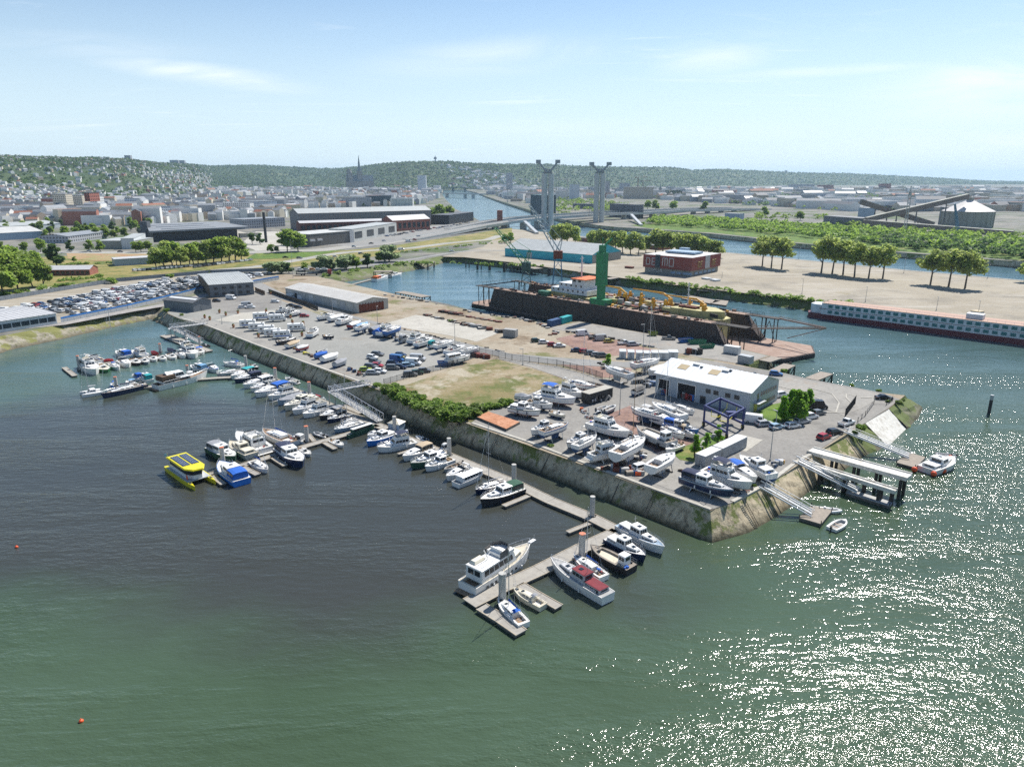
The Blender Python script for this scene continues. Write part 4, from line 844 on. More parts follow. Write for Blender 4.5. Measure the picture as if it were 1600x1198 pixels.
# ------------------------------------------------------------------ special craft
def big_yacht(e,label,z=0,dark=False):
 a,b=G(e[0],e[1],.3),G(e[2],e[3],.3);d=b-a;L=d.length;c=(a+b)/2;rz=math.atan2(d.y,d.x);B=min(5.3,L*.27);fb=1.7
 r=empty('motor_yacht',(c.x,c.y,0),rz,label,'yacht','boats moored at the pontoons');hw=B/2
 make_hull(r,L,B,fb,1.0,'gel_white','antifoul_blue',band=None,sheer=.45,full=.93)
 deck(r,L,B,fb,.02,.12,.5,'deck_cream' if not dark else 'deck_teak',full=.93,sheer=.45,floor='deck_teak')
 x0,x1=-L/2+L*.10,-L/2+L*.66
 if not dark:
  h=house(r,x0,x1,hw*.84,hw*.70,fb,fb+2.2,L*.05,.05,.94,'gel_white','saloon',6,(.42,.16),3,2,roof='gel_white')
  g=MB()
  for s in(1,-1):g.panes(*(((x0,-hw*.95,fb-1.1),(x1,-hw*.93,fb-.9),(x1,-hw*.95,fb-.4),(x0,-hw*.97,fb-.6))if s<0 else((x1,hw*.93,fb-.9),(x0,hw*.95,fb-1.1),(x0,hw*.97,fb-.6),(x1,hw*.95,fb-.4))),8,.05,.1,.1,.06,.5)
  g.build('porthole','boat_glass',r)
  ws=MB();x2=-L/2+L*.54;zt=fb+2.35
  ws.loft([[(x2-2.6,-hw*.8,zt),(x2-.2,-hw*.78,zt),(x2+1.1,-hw*.4,zt),(x2+1.2,0,zt),(x2+1.1,hw*.4,zt),(x2-.2,hw*.78,zt),(x2-2.6,hw*.8,zt)][::-1],[(x2-2.6,-hw*.75,zt+1.0),(x2-.7,-hw*.74,zt+1.3),(x2+.4,-hw*.36,zt+1.3),(x2+.5,0,zt+1.3),(x2+.4,hw*.36,zt+1.3),(x2-.7,hw*.74,zt+1.3),(x2-2.6,hw*.75,zt+1.0)][::-1]])
  ws.build('flybridge_screen','smoked_screen',r)
  f=MB();f.box((x2-.6,0,zt+.25),(3.2,hw*1.5,.5));f.build('flybridge','gel_white',r)
  seat(r,x2-1.4,0,zt+.4,(.7,hw*1.1),'gel_white')
  mm=MB();mm.tube((x2-3.6,0,zt),(x2-4.6,0,zt+1.9),.09,n=6);mm.tube((x2-4.6,0,zt+.3),(x2-3.0,.1,zt+.9),.05,n=5);mm.tube((x2-3.4,-1,zt+.1),(x2-6.2,-1.1,zt+.35),.06,n=5);mm.build('mast','gel_white',r)
  dd=MB();dd.box((x2-5.2,.9,zt+.2),(2.6,1.3,.4),top=(.8,.7));dd.build('tender','gel_cream',r)
  house(r,x1-.3,-L/2+L*.80,hw*.66,hw*.42,fb,fb+1.0,.6,0,.85,'gel_cream','fore_cabin',2,(.35,.3),3,0)
  k=MB();k.box((L/2+.35,0,fb*1.45+.05),(1.5,.7,.14));k.tube((L/2+.8,0,fb*1.45),(L/2+1.0,0,fb*1.45+1),.04,n=4);k.build('bow_pulpit','gel_white',r)
 else:
  house(r,x0,x1-1,hw*.84,hw*.8,fb,fb+1.1,.3,.05,.94,'gel_white','saloon',7,(.3,.25),2,0)
  h=house(r,-L/2+L*.33,-L/2+L*.55,hw*.7,hw*.62,fb+1.1,fb+2.7,1.0,.2,.9,'gel_white','wheelhouse',3,(.35,.12),3,1)
  cb=MB();cb.box((x0+1.9,0,fb+1.6),(4.4,B*.9,1.5),top=(.96,.95));q=cb.build('awning','tan_brown',r)
  g=MB();g.panes((x0,-hw*.92,fb+.3),(x0+5.8,-hw*.92,fb+.3),(x0+5.8,-hw*.92,fb+1.5),(x0,-hw*.92,fb+1.5),2,.02,.05,.1,.03);g.build('side_window','boat_glass',q)
  dd=MB();dd.loft([[(-L/2+L*.2,-1.2,fb+2.5),(-L/2+L*.2,0,fb+3.3),(-L/2+L*.2,1.2,fb+2.5)],[(-L/2+L*.34,-1.0,fb+2.5),(-L/2+L*.34,0,fb+3.1),(-L/2+L*.34,1.0,fb+2.5)]],cap=True);dd.build('tender','gel_white',r)
  g=MB();[g.box((-L/2+L*t,-hw*.99,fb+.55),(.5,.04,.5))for t in(.42,.45,.48,.51,.54,.57)];g.build('lettering','canvas_black',r)
  house(r,-L/2+L*.62,-L/2+L*.72,hw*.4,hw*.35,fb,fb+1.7,.5,.1,.8,'gel_white','deckhouse',0,(.3,.2),1,0)
 rail(r,L,B,fb,.1,.99,.9,r=.03,sheer=.45,full=.93)
 p=MB();p.box((-L/2-.5,0,.35),(1.1,B*.88,.1));p.build('swim_platform','deck_teak',r)
 fenders(r,L,B,fb,(.25,.5,.7),'gel_white',(-1,))
SPEC['smoked_screen']=dict(c=(.10,.10,.10),r=.1,v=0);S('tan_brown',(.12,.075,.045),.8,v=.15)
big_yacht((730,925,829,864),'big white motor yacht with a flybridge screen, largest boat at the near branch')
big_yacht((243,608,325,588.5),'long white motor yacht with a brown awning over its stern',dark=True)
def solar_cat():
 a=G(284,747,.5);d0=G(259.5,731,.5);d1=G(304.6,763,.5);e1=G(337.7,754,.5)
 ax=(d1-d0);L=ax.length;rz=math.atan2(ax.y,ax.x);off=(e1-d1);B=abs(off.x*math.sin(rz)-off.y*math.cos(rz));s=1 if(-off.x*math.sin(rz)+off.y*math.cos(rz))>0 else-1
 c=(d0+d1)/2+Vector((-math.sin(rz),math.cos(rz),0))*s*B/2
 r=empty('solar_catamaran',(c.x,c.y,0),rz,'yellow catamaran ferry with solar panels on its rounded roof','catamaran','boats moored at the pontoons')
 for sg in(-1,1):
  mb=MB();rings=[]
  for t in(0,.1,.3,.7,.85,1):
   h=.55 if .05<t<.8 else(.4 if t<.1 else .35 if t<.9 else .03);x=-L/2+L*t;y=sg*B/2
   rings.append([(x,y-h,1.0),(x,y-h*.8,-.4),(x,y+h*.8,-.4),(x,y+h,1.0)])
  mb.loft(rings,closed=True,cap=True);h_=mb.build('hull','yellow',r)
  g=MB();g.box((L*.36,sg*B/2,1.02),(.9,.45,.04));g.build('vent','canvas_black',h_)
 m=MB();m.box((-L*.05,0,1.0),(L*.72,B+.6,.16));m.build('deck','gel_grey',r)
 m=MB();P=[(-L*.38,-B*.42),(L*.16,-B*.42),(L*.27,-B*.2),(L*.29,B*.2),(L*.16,B*.42),(-L*.38,B*.42)];m.prism(P,1.1,1.95);m.build('cabin','gel_white',r)
 m=MB();m.prism([(x*1.005,y*1.005)for x,y in P],1.95,3.1);m.build('window','boat_glass',r)
 m=MB();Q=[(x*1.18,y*1.2)for x,y in P];m.prism(Q,3.1,3.3);m.prism([(x*.96,y*.94)for x,y in Q],3.3,3.42);rf=m.build('roof','yellow',r)
 for sg in(-1,1):p=MB();p.box((-L*.14,sg*B*.22,3.47),(L*.46,B*.36,.05));pp=p.build('solar_panel','solar',rf);q=MB();[q.box((-L*.14+L*.46*(i/6-.5),sg*B*.22,3.5),(.05,B*.36,.01))for i in range(1,6)];[q.box((-L*.14,sg*B*.22+B*.36*(i/4-.5),3.5),(L*.46,.05,.01))for i in(1,2,3)];q.build('panel_grid','gel_grey',pp)
 m=MB();m.box((L*.24,-s*B*.47,1.7),(.7,.08,1.0));m.build('notice_board','fender_orange',r)
 m=MB();m.tube((-L*.46,-B*.4,1),(-L*.46,-B*.4,4.2),.04,n=5);m.build('flagpole','steel_rail',r)
 m=MB();m.box((-L*.46,-B*.4-.35,3.8),(.03,.7,.5));m.build('flag','canvas_pale_blue',r)
solar_cat()
def sail_cat():
 a,b=G(127,617,.4),G(158,612,.4);d=b-a;L=d.length*1.05;rz=math.atan2(d.y,d.x)+math.pi;B=4.6;c=(a+b)/2
 r=empty('sailing_catamaran',(c.x,c.y,0),rz,'small white sailing catamaran at the left end of the long branch','catamaran','boats moored at the pontoons')
 for sg in(-1,1):
  mb=MB();rings=[]
  for t in(0,.15,.5,.8,1):
   h=(.55,.65,.7,.5,.05)[(0,.15,.5,.8,1).index(t)];x=-L/2+L*t;y=sg*B*.38;rings.append([(x,y-h,.95),(x,y-h*.7,-.3),(x,y+h*.7,-.3),(x,y+h,.95)])
  mb.loft(rings,closed=True,cap=True);mb.build('hull','gel_white',r)
 house(r,-L*.22,L*.15,B*.34,B*.28,.9,1.75,.5,.1,.85,'gel_white','cabin',2,(.4,.2),2,0)
 m=MB();m.box((-L*.1,0,.85),(L*.7,B*.7,.12));m.build('bridge_deck','deck_grey',r)
 mast(r,L*.1,1.6,11.5,L,'canvas_white',B=B,fb=1)
sail_cat()
# ------------------------------------------------------------------ moored boats
def B_(e,st,lab,**k):return boat(e,st,label=lab,**k)
B_((819,980,778,941),'sail','nearest sailing boat, white with a blue sprayhood, at the outermost finger',can='canvas_blue',H=9.5)
B_((849,951,802,924),'sail','old mastless cream sailing boat with a dark cockpit on the near branch',hull='gel_cream',cabin='gel_cream',masted=False,dk='deck_cream',can='canvas_grey')
B_((950,940,860,884),'classic' if False else 'wheel','long white classic cruiser with maroon roof and covers',name='classic_cruiser',cabin='mahogany',roof='canvas_maroon',dk='deck_grey',Br=.25)
B_((944,906,896,873),'sail','white sailing boat with red hull stripe and a blue sail cover on the near branch',band='red',H=10)
B_((987,894,922,861),'work','workboat with an empty pale cargo deck and a cluttered wheelhouse',hull='antifoul_black',dk='deck_cream',cabin='gel_white')
B_((950,846,1009,878),'wheel','white wheelhouse cruiser with a navy hull at the near branch',hull='navy',Br=.34)
B_((968,826,1038,866),'wheel','long low white and pale blue boat, rightmost of the near branch',Br=.26,roof='gel_white',dk='gel_blue')
B_((792,757,742,771),'sail','navy sailing boat with a tall dark mast beside the cluttered black boat',hull='navy',H=13.5,cover=None)
B_((814,767,750,790),'wheel','cluttered boat with a dark green canopy and piled black gear',hull='canvas_black',can='canvas_green',name='cluttered_boat')
B_((712,760,754,743),'narrow','old white cabin boat with square stern, second right of the inner group',hull='gel_white',Br=.36)
B_((737,734,697,751),'cruiser','slim white cruiser with raked windscreen left of the old cabin boat')
B_((722,725,694,737),'dinghy','small grey flat barge left of the slim white cruiser',hull='gel_grey',dk='wood_plank')
B_((707,721,664,736),'wheel','small white boat with an orange foredeck cover',can=None,dk='orange',hull='gel_white',L=0)if False else B_((707,721,664,736),'wheel','small white boat with orange gear on its stern',hull='gel_white')
B_((696,714,641,732),'wheel','dark green hulled cruiser with white wheelhouse',hull='canvas_green',dk='deck_grey')
B_((674,703,629,720),'cruiser','white sports cruiser with a beige canopy',can='canvas_beige')
B_((699,703,683,709),'cruiser','small white boat with a pale cover tucked behind the beige canopy boat',can='canvas_white')
B_((649,694,589,706),'fly','white motor cruiser with navy canvas aft of the main walkway',can='canvas_navy')
B_((616,681,573,697),'wheel','white wheelhouse boat with a bright blue hull',hull='bright_blue',Br=.36)
B_((598,676,574,685),'cruiser','small white open cruiser left of the bright blue hull')
B_((667,689,650,683),'rib','small white dinghy on the quay side of the main walkway',hull='gel_white')
B_((544,684,586,670.5),'narrow','dark green narrowboat with a long white roof',hull='canvas_green',cabin='canvas_green',roof='gel_white',Br=.16)
B_((566,663,522,676),'sail','white sailing boat beside the narrowboat, without a mast',masted=False,hull='gel_blue')
B_((557,657,532,664),'sail','white sailing boat with a tall pale mast beside the middle gangway',H=13,cover='canvas_white')
B_((540,652,511,660),'cruiser','small sports cruiser with a navy hull',hull='navy')
B_((538,644,499,656),'cruiser','cruiser with a dark grey canopy near the middle gangway',can='canvas_grey',hull='canvas_black')
B_((516,640,473,653),'fly','white flybridge cruiser with a tall superstructure, right of the reddish decked one')
B_((497,633,457,648),'fly','white flybridge cruiser with a reddish deck',dk='deck_red')
B_((492,624,444,642),'wheel','large cream cruiser with a long cream roof',hull='gel_cream',cabin='gel_cream',Br=.3)
B_((477,620,433,633),'tarp','boat with a grey blue hull under a pale tarpaulin',hull='gel_blue',can='canvas_grey')
B_((464,613,419,625),'fly','white cruiser with long dark windows on the main walkway')
B_((451,606,398,621),'cruiser','long white cruiser with a blue cockpit cover',can='canvas_blue',hull='gel_white',band='blue')
B_((432,603,391,612),'cruiser','white cruiser with blue stripe and no canopy',band='navy')
B_((427,596,380,607),'cruiser','long white sports cruiser, second after the navy canopy boat',can='canvas_white')
B_((409,589,366,598),'cruiser','cruiser with navy hull and navy canopy',hull='navy',can='canvas_navy')
B_((397,582,361,593),'cruiser','white cruiser with a teal canopy',can='canvas_teal')
B_((381,581,338,588),'sail','grey hulled sailing boat lying along the branch',hull='gel_grey',H=9,masted=False)
B_((380,573,349,569),'sail','white sailing boat with a blue cover at the far end of the main walkway',H=8,can='canvas_blue')
B_((392,572,404,576),'open','small dark speedboat behind the far pile',hull='canvas_black')
B_((465,599,446,594),'cruiser','white speedboat on the quay side of the main walkway')
B_((510,683,490,677),'rib','grey inflatable with a red seat beside the tall pile',hull='rubber_grey')
B_((475,692,452,686),'cruiser','small white cruiser left of the tall orange capped pile',can='canvas_white')
B_((460,696,411,677),'sail','large white sailing boat with the tallest mast of the middle branch',H=15.5,dk='deck_teak')
B_((414,708,371,684),'fly','white flybridge cruiser with a grey screen on the middle branch',can=None)
B_((394,715,360,697),'wheel','cream cruiser with a rounded stern beside the flybridge cruiser',hull='gel_cream',cabin='gel_cream',dk='deck_cream')
B_((331,703,369,722),'wheel','dark green hulled cruiser with a grey canopy',hull='canvas_green',can='canvas_grey')
B_((379,757,344,730),'wheel','white cruiser with bright blue canvas and blue stern',hull='bright_blue',can='canvas_blue',band='gel_white')
B_((394,724,419,739),'sail','small white sailing boat with bright blue sail cover on the middle branch',H=7.5)
B_((439,705,474,731),'wheel','navy hulled cruiser with a navy canopy, bow pointing away from the branch',hull='navy',can='canvas_navy')
B_((466,703,486,713),'open','white open boat with a wide cockpit beside the navy canopy cruiser')
B_((518,690,537,699),'open','small open white boat with an outboard by the narrowboat')
B_((132,571,151,586),'fly','white cruiser with navy windscreen at the left end of the farthest branch')
B_((157,567,136,560),'cruiser','wide white boat with a beige deck behind the leftmost cruiser',dk='deck_cream')
B_((153,572,169,582),'open','bright green open fishing boat',hull='green',dk='gel_cream')
B_((177,565,160,566),'tarp','small red covered boat',hull='red',can='red')
B_((174,571,186,578),'sail','small white boat with blue cover right of the green fishing boat',masted=False,can='canvas_blue')
B_((189,566,202,574),'cruiser','white cuddy cruiser fourth from the left of the farthest branch')
B_((202,559,182,553),'wheel','white wheelhouse boat with a bright blue awning',can='canvas_blue')
B_((205,563,219,571),'open','dark fishing boat with an outboard on the farthest branch',hull='canvas_black')
B_((219,562,232,569),'open','pale grey open boat right of the dark fishing boat',hull='gel_grey')
B_((228,558,207,552),'fly','white flybridge boat on the far side of the farthest branch')
B_((235,559,244,565),'open','short white open boat halfway along the farthest branch')
B_((248,558,259,564),'open','white open boat with grey seats by the orange capped pile',hull='gel_white')
B_((264,555,274,562),'open','white open boat with yellow gear on the farthest branch',hull='gel_white')
B_((279,554,289,560),'cruiser','stubby white cruiser right of the boat with yellow gear')
B_((290,549,306,560),'fly','white cabin cruiser, largest at the right end of the farthest branch')
B_((308,547,317,554),'open','small white boat with a blue cover at the right end of the farthest branch',can='canvas_blue')
B_((274,552,262,548),'tarp','small boat under a dark blue tarpaulin',can='canvas_navy')
B_((246,554,236,552),'tarp','small boat under a bright red cover',can='red',hull='red')
B_((301,544,281,540),'wheel','white cabin boat beside the landing pontoon')
B_((318,539,328,542),'rib','dark covered inflatable at the landing pontoon',hull='rubber_black')
B_((229,605,158,622),'sail','long dark blue racing yacht with a very tall mast',name='racing_yacht',hull='navy',dk='wood_plank',H=26,Br=.2,cover='canvas_navy',n_seed=77)
B_((184,606,174,601),'open','tiny blue boat behind the racing yacht',hull='bright_blue',can='canvas_blue')
B_((213,604,198,598),'open','white inflatable with engine behind the racing yacht',can='canvas_pale_blue')
B_((235,597,220,590),'wheel','white boat with a green awning',can='canvas_teal')
B_((220,594,208,589),'cruiser','white boat with a blue cockpit cover beside the green awning',can='canvas_blue')
B_((321,581,298,575),'wheel','white cruiser with a pale green canopy behind the long motor yacht',can='canvas_pale_blue')
B_((325,575,341,582),'cruiser','white cruiser with blue seats right of the pale green canopy boat',dk='canvas_blue')
SPEC['mahogany']=dict(c=(.16,.06,.03),r=.4,v=.2);S('deck_red',(.42,.22,.15),.7,v=.15)
def kayak():
 a,b=G(493,617,.6),G(502,621,.6);d=b-a;L=d.length;rz=math.atan2(d.y,d.x)
 mb=MB();mb.loft([[(-L/2+L*t,-.4*s,.15),(-L/2+L*t,0,-.1),(-L/2+L*t,.4*s,.15),(-L/2+L*t,0,.3)]for t,s in((0,.05),(.25,.8),(.5,1),(.75,.8),(1,.05))],closed=True,cap=True)
 o=mb.build('kayak','canvas_maroon',None,((a+b)/2)+Vector((0,0,.1)),rz);tag(o,'red kayak lying on the edge of the main pontoon','kayak')
 o.data.materials[0]=M('red')
kayak()
def kiosk():
 g=G(621,671,.5);r=empty('floating_kiosk',(g.x,g.y,0),R(-25),'floating grey shed with a cream tented roof by the main walkway','shed')
 m=MB();m.box((0,0,.2),(5.5,4,.7));m.build('raft','pontoon_float',r)
 m=MB();m.box((-.2,0,1.5),(3.4,2.8,2));m.build('wall','gel_blue',r);m=MB();m.box((-.2,0,3.0),(3.8,3.2,1.0),top=(.05,.05));m.build('roof','gel_cream',r)
kiosk()
for px,py,l in((270,521,'white pointed tent at the near end of the landing pontoon, leftmost of two'),(279,525,'white pointed tent on the landing pontoon, rightmost of two')):
 g=G(px,py,.6);r=empty('tent',(g.x,g.y,.6),R(30),l,'tent','tents on the landing pontoon');m=MB();m.box((0,0,2.6),(3,3,1),top=(.05,.05));m.build('canopy','canvas_white',r)
 for x,y in((-1,-1),(1,-1),(1,1),(-1,1)):m=MB();m.tube((x*1.4,y*1.4,0),(x*1.4,y*1.4,2.1),.05,n=4);m.build('pole','steel_rail',r)
# ------------------------------------------------------------------ right-hand jetties and boats
def beam_walk(p0,p1,z0,z1,label,n=3,sp=1.3):
 a=G(*p0,z0);b=G(*p1,z1);d=b-a;L=d.length;o=empty('gangway',a,0,label,'gangway','gangways down to the pontoons');o.rotation_euler=(0,-math.asin(d.z/L),math.atan2(d.y,d.x))
 m=MB();m.box((L/2,0,0),(L,1.1,.12));m.build('walkway','gel_grey',o)
 for s in(-1,1):
  m=MB();m.tube((0,s*.7,.2),(L,s*.7,.2),.12,n=5);m.tube((0,s*.75,1.2),(L,s*.75,1.2),.06,n=5);k=int(L/2.2)
  for i in range(k+1):m.tube((L*i/k,s*.72,.1),(L*i/k,s*.75,1.2),.04,n=4)
  m.build('handrail','gel_white',o)
 for s in(-1,1):
  m=MB();m.tube((-1,s*1.6,.1),(L,s*1.6,.1),.16,n=6);m.build('mooring_strut','gel_white',o)
beam_walk((1194,760),(1268,802),4.7,.8,'pale gangway with handrails down to the nearest small raft')
beam_walk((1248,720),(1340,766),4.7,.9,'pale gangway with handrails between the two concrete jetties')
beam_walk((1324,674),(1420,713),4.7,.9,'pale gangway with handrails down to the raft beside the tug')
def raft(pts,label,m='wood_plank'):
 P=[G(x,y,.7)for x,y in pts];c=sum(P,Vector())/len(P);r=empty('raft',(c.x,c.y,0),0,label,'raft','small rafts below the quay')
 k=MB();k.prism([(p.x-c.x,p.y-c.y)for p in P],-.3,.55);k.build('float','pontoon_float',r);k=MB();k.prism([((p.x-c.x)*1.02,(p.y-c.y)*1.02)for p in P],.55,.7);k.build('deck',m,r)
 k=MB();[k.tube((p.x-c.x,p.y-c.y,.7),((p.x-c.x),(p.y-c.y),1.3),.1,n=6)for p in P];k.build('bollard','dark_timber',r)
raft([(1249,808),(1283,818),(1300,797),(1268,789)],'grey raft at the foot of the nearest gangway')
raft([(1401,722),(1430,730),(1446,714),(1418,706)],'brownish raft between the far gangway and the tug')
raft([(1322,769),(1390,790),(1394,784),(1326,763)],'long narrow dark raft below the middle gangway','deck_grey')
def jetty(p0,p1,wd,z,label,posts,m='slab_white',th=.55,thick=.35):
 a=G(*p0,z);b=G(*p1,z);d=b-a;L=d.length;o=empty('jetty',(a.x,a.y,0),math.atan2(d.y,d.x),label,'jetty','jetties on legs beside the quay')
 k=MB();k.box((L/2,0,z-th/2),(L,wd,th));k.build('deck',m,o)
 k=MB();[k.box((L/2,s*(wd/2-.15),z+.12),(L,.25,.25))for s in(-1,1)];k.build('kerb',m,o)
 for t in posts:
  for s in(-1,1):k=MB();k.tube((L*t,s*wd*.36,-2),(L*t,s*wd*.36,z-th),thick,n=10);k.build('leg','dark_timber',o)
 return o
jetty((1266,702),(1421,744),3.6,4.9,'wide pale concrete jetty on paired dark legs, the upper of two',(.27,.5,.72,.95))
jetty((1258,722),(1400,766),1.8,3.6,'narrow concrete jetty on dark legs, the lower of two',(.2,.48,.85))
for x,y,yt,l in((1349,770,748,'left'),(1392,785,761,'right')):
 g=G(x,y,.3);m=MB();m.tube((0,0,-2),(0,0,zat(x,yt,g.y).z),.42,n=10);tag(m.build('timber_pile','dark_timber',None,(g.x,g.y,0)),'dark guide pile at the %s end of the long narrow raft'%l,'pile','guide piles of the long raft')
g=G(1545,646,0);r=empty('river_marker',(g.x,g.y,0),0,'lone dark pile with a white top standing in the open river','marker pile');m=MB();m.tube((0,0,-2),(0,0,4.0),.42,n=12);m.build('pile','rubber_black',r);m=MB();m.tube((0,0,4.0),(0,0,5.4),.44,n=12);m.build('white_band','gel_grey',r)
for x,y,c,l in((26,855,'fender_orange','left'),(127,1127,'fender_orange','near')):
 g=G(x,y,0);m=MB();n=10
 m.loft([[(.28*math.sin(math.pi*k/6)*math.cos(2*math.pi*i/n),.28*math.sin(math.pi*k/6)*math.sin(2*math.pi*i/n),-.25*math.cos(math.pi*k/6)+.1)for i in range(n)]for k in range(7)],closed=True);m.tube((0,0,.3),(0,0,.5),.04,n=5)
 tag(m.build('buoy',c,None,(g.x,g.y,0),smooth=True),'small red buoy, %s'%('upper of two, at the left edge of the picture' if l=='left' else 'lower of two, closest to the viewer'),'buoy','red buoys')
tug=B_((1447,738,1489,722),'wheel','white tug with orange round fenders beside the far raft',name='tug_boat',Br=.42,group='boats below the quay')
tug=B_((1299,828,1321,815),'dinghy','white open dinghy, right of the nearest raft',group='boats below the quay',Br=.45)
B_((1270,795,1316,800),'rib','grey inflatable with a lifebuoy behind the nearest raft',hull='gel_white',group='boats below the quay')
B_((1493,713,1460,710),'rib','grey inflatable behind the tug',hull='rubber_grey',group='boats below the quay')
for i,(x,y)in enumerate(((1429,733),(1459,740),(1474,735),(1488,722),(1485,715))):
 g=G(x,y,.6);m=MB();n=10
 m.loft([[(.62*math.sin(math.pi*k/6)*math.cos(2*math.pi*j/n),.62*math.sin(math.pi*k/6)*math.sin(2*math.pi*j/n),-.62*math.cos(math.pi*k/6))for j in range(n)]for k in range(7)],closed=True)
 tag(m.build('fender_buoy','fender_orange',None,(g.x,g.y,.6),smooth=True),'round orange fender hanging on the tug, '+('by its left end','first along its near side','second along its near side','under its pointed right end','topmost, near the raft dinghy')[i],'fender','orange fenders of the tug')
# ------------------------------------------------------------------ foliage
def leaf_mat(m,c0,c1,sc_=.35):
 nt=m.node_tree;N=nt.nodes;L=nt.links;b=N['Principled BSDF'];b.inputs['Roughness'].default_value=.55;b.inputs['Specular IOR Level'].default_value=.3
 tc=N.new('ShaderNodeTexCoord');no=N.new('ShaderNodeTexNoise');no.inputs['Scale'].default_value=sc_;no.inputs['Detail'].default_value=4;L.new(tc.outputs['Object'],no.inputs[0])
 mr=N.new('ShaderNodeMapRange');mr.inputs[1].default_value=.35;mr.inputs[2].default_value=.65;L.new(no.outputs[0],mr.inputs[0])
 mx=N.new('ShaderNodeMix');mx.data_type='RGBA';L.new(mr.outputs[0],mx.inputs['Factor']);mx.inputs['A'].default_value=(*c0,1);mx.inputs['B'].default_value=(*c1,1)
 oi=N.new('ShaderNodeObjectInfo');hs=N.new('ShaderNodeHueSaturation');r1=N.new('ShaderNodeMapRange');L.new(oi.outputs['Random'],r1.inputs[0]);r1.inputs[3].default_value=.8;r1.inputs[4].default_value=1.2;L.new(r1.outputs[0],hs.inputs['Value'])
 L.new(mx.outputs['Result'],hs.inputs['Color']);L.new(hs.outputs[0],b.inputs['Base Color'])
 tr=N.new('ShaderNodeBsdfTranslucent');L.new(hs.outputs[0],tr.inputs[0]);ms=N.new('ShaderNodeMixShader');ms.inputs[0].default_value=.58
 L.new(b.outputs[0],ms.inputs[1]);L.new(tr.outputs[0],ms.inputs[2]);L.new(ms.outputs[0],N['Material Output'].inputs[0])
for k,a,b_ in(('leaf_green',(.20,.31,.05),(.31,.41,.08)),('leaf_wood',(.18,.29,.045),(.27,.37,.07)),('leaf_bright',(.22,.42,.04),(.30,.52,.06)),('leaf_dark',(.09,.16,.05),(.15,.23,.07)),('leaf_plane',(.30,.40,.09),(.44,.50,.15)),('leaf_willow',(.28,.36,.18),(.38,.46,.25)),('leaf_bush',(.15,.25,.045),(.26,.35,.08)),('leaf_cherry',(.10,.02,.03),(.14,.04,.05))):
 SPEC[k]=dict(fn=lambda m,a=a,b_=b_:leaf_mat(m,a,b_))
S('bark',(.16,.13,.10),.9,v=.25,s=2)
def crown_mesh(seed,W,Hh,z0,lobes,n,leaf,mat,shape='round'):
 rd=random.Random(seed);mb=MB();mb.mat(mat);L_=[]
 for i in range(lobes):
  a=rd.uniform(0,6.283);rr=rd.uniform(.15,.62)*W/2;t=rd.random()
  if shape=='cone':rr*=1.15*(1-t);lz=z0+Hh*(.12+.8*t);lr=W*.22*(1.1-.6*t)
  elif shape=='bush':lz=z0+Hh*rd.uniform(.15,.6);lr=W*rd.uniform(.16,.26)
  else:lz=z0+Hh*(.12+.66*t);rr*=1.1*math.sqrt(max(.1,1-((t-.38)/.75)**2));lr=W*rd.uniform(.13,.22)
  L_.append((rr*math.cos(a),rr*math.sin(a),lz,lr,lr*rd.uniform(.6,.85)*min(1,Hh/W*1.1)))
 vs=[];fs=[]
 for k in range(n):
  l=L_[k%lobes];u=rd.gauss(0,1),rd.gauss(0,1),rd.gauss(0,1);q=math.sqrt(sum(x*x for x in u))or 1;r=rd.uniform(.55,1.06)
  c=(l[0]+u[0]/q*l[3]*r,l[1]+u[1]/q*l[3]*r,l[2]+u[2]/q*l[4]*r)
  s=leaf*rd.uniform(.6,1.3);e=Euler((rd.uniform(-1,1),rd.uniform(-1,1),rd.uniform(0,6.3))).to_matrix();o=len(vs)
  for x,y in((-s,-s*.6),(s*.9,-s*.5),(s,s*.6),(-s*.8,s*.7)):p=e@Vector((x,y,0));vs.append((c[0]+p.x,c[1]+p.y,c[2]+p.z))
  fs.append((o,o+1,o+2,o+3))
 mb.add(vs,fs);return mb
def make_tree(name,seed,W,H,trunk,mat,n=1400,leaf=.55,lobes=14,shape='round',tr=.28):
 """an unlinked-size prototype at the origin, W crown width, H total height"""
 r=empty(name,(0,0,0));rd=random.Random(seed)
 t=MB();bx,by=rd.uniform(-.3,.3),rd.uniform(-.3,.3)
 t.tube((0,0,-.3),(bx,by,trunk),tr,tr*.7,7);t.tube((bx,by,trunk),(bx*1.5,by*1.5,H*.7),tr*.7,tr*.2,6)
 for i in range(7):
  a=i*6.283/7+rd.uniform(-.4,.4);z=trunk+rd.uniform(-.1,.25)*(H-trunk);rr=W*rd.uniform(.22,.36);t.tube((bx,by,z),(bx+rr*math.cos(a),by+rr*math.sin(a),z+(H-z)*rd.uniform(.3,.6)),tr*.38,tr*.1,5)
 t.build('trunk','bark',r);crown_mesh(seed+50,W,H-trunk,trunk,lobes,n,leaf,mat,shape).build('crown',parent=r)
 return r
TP={}
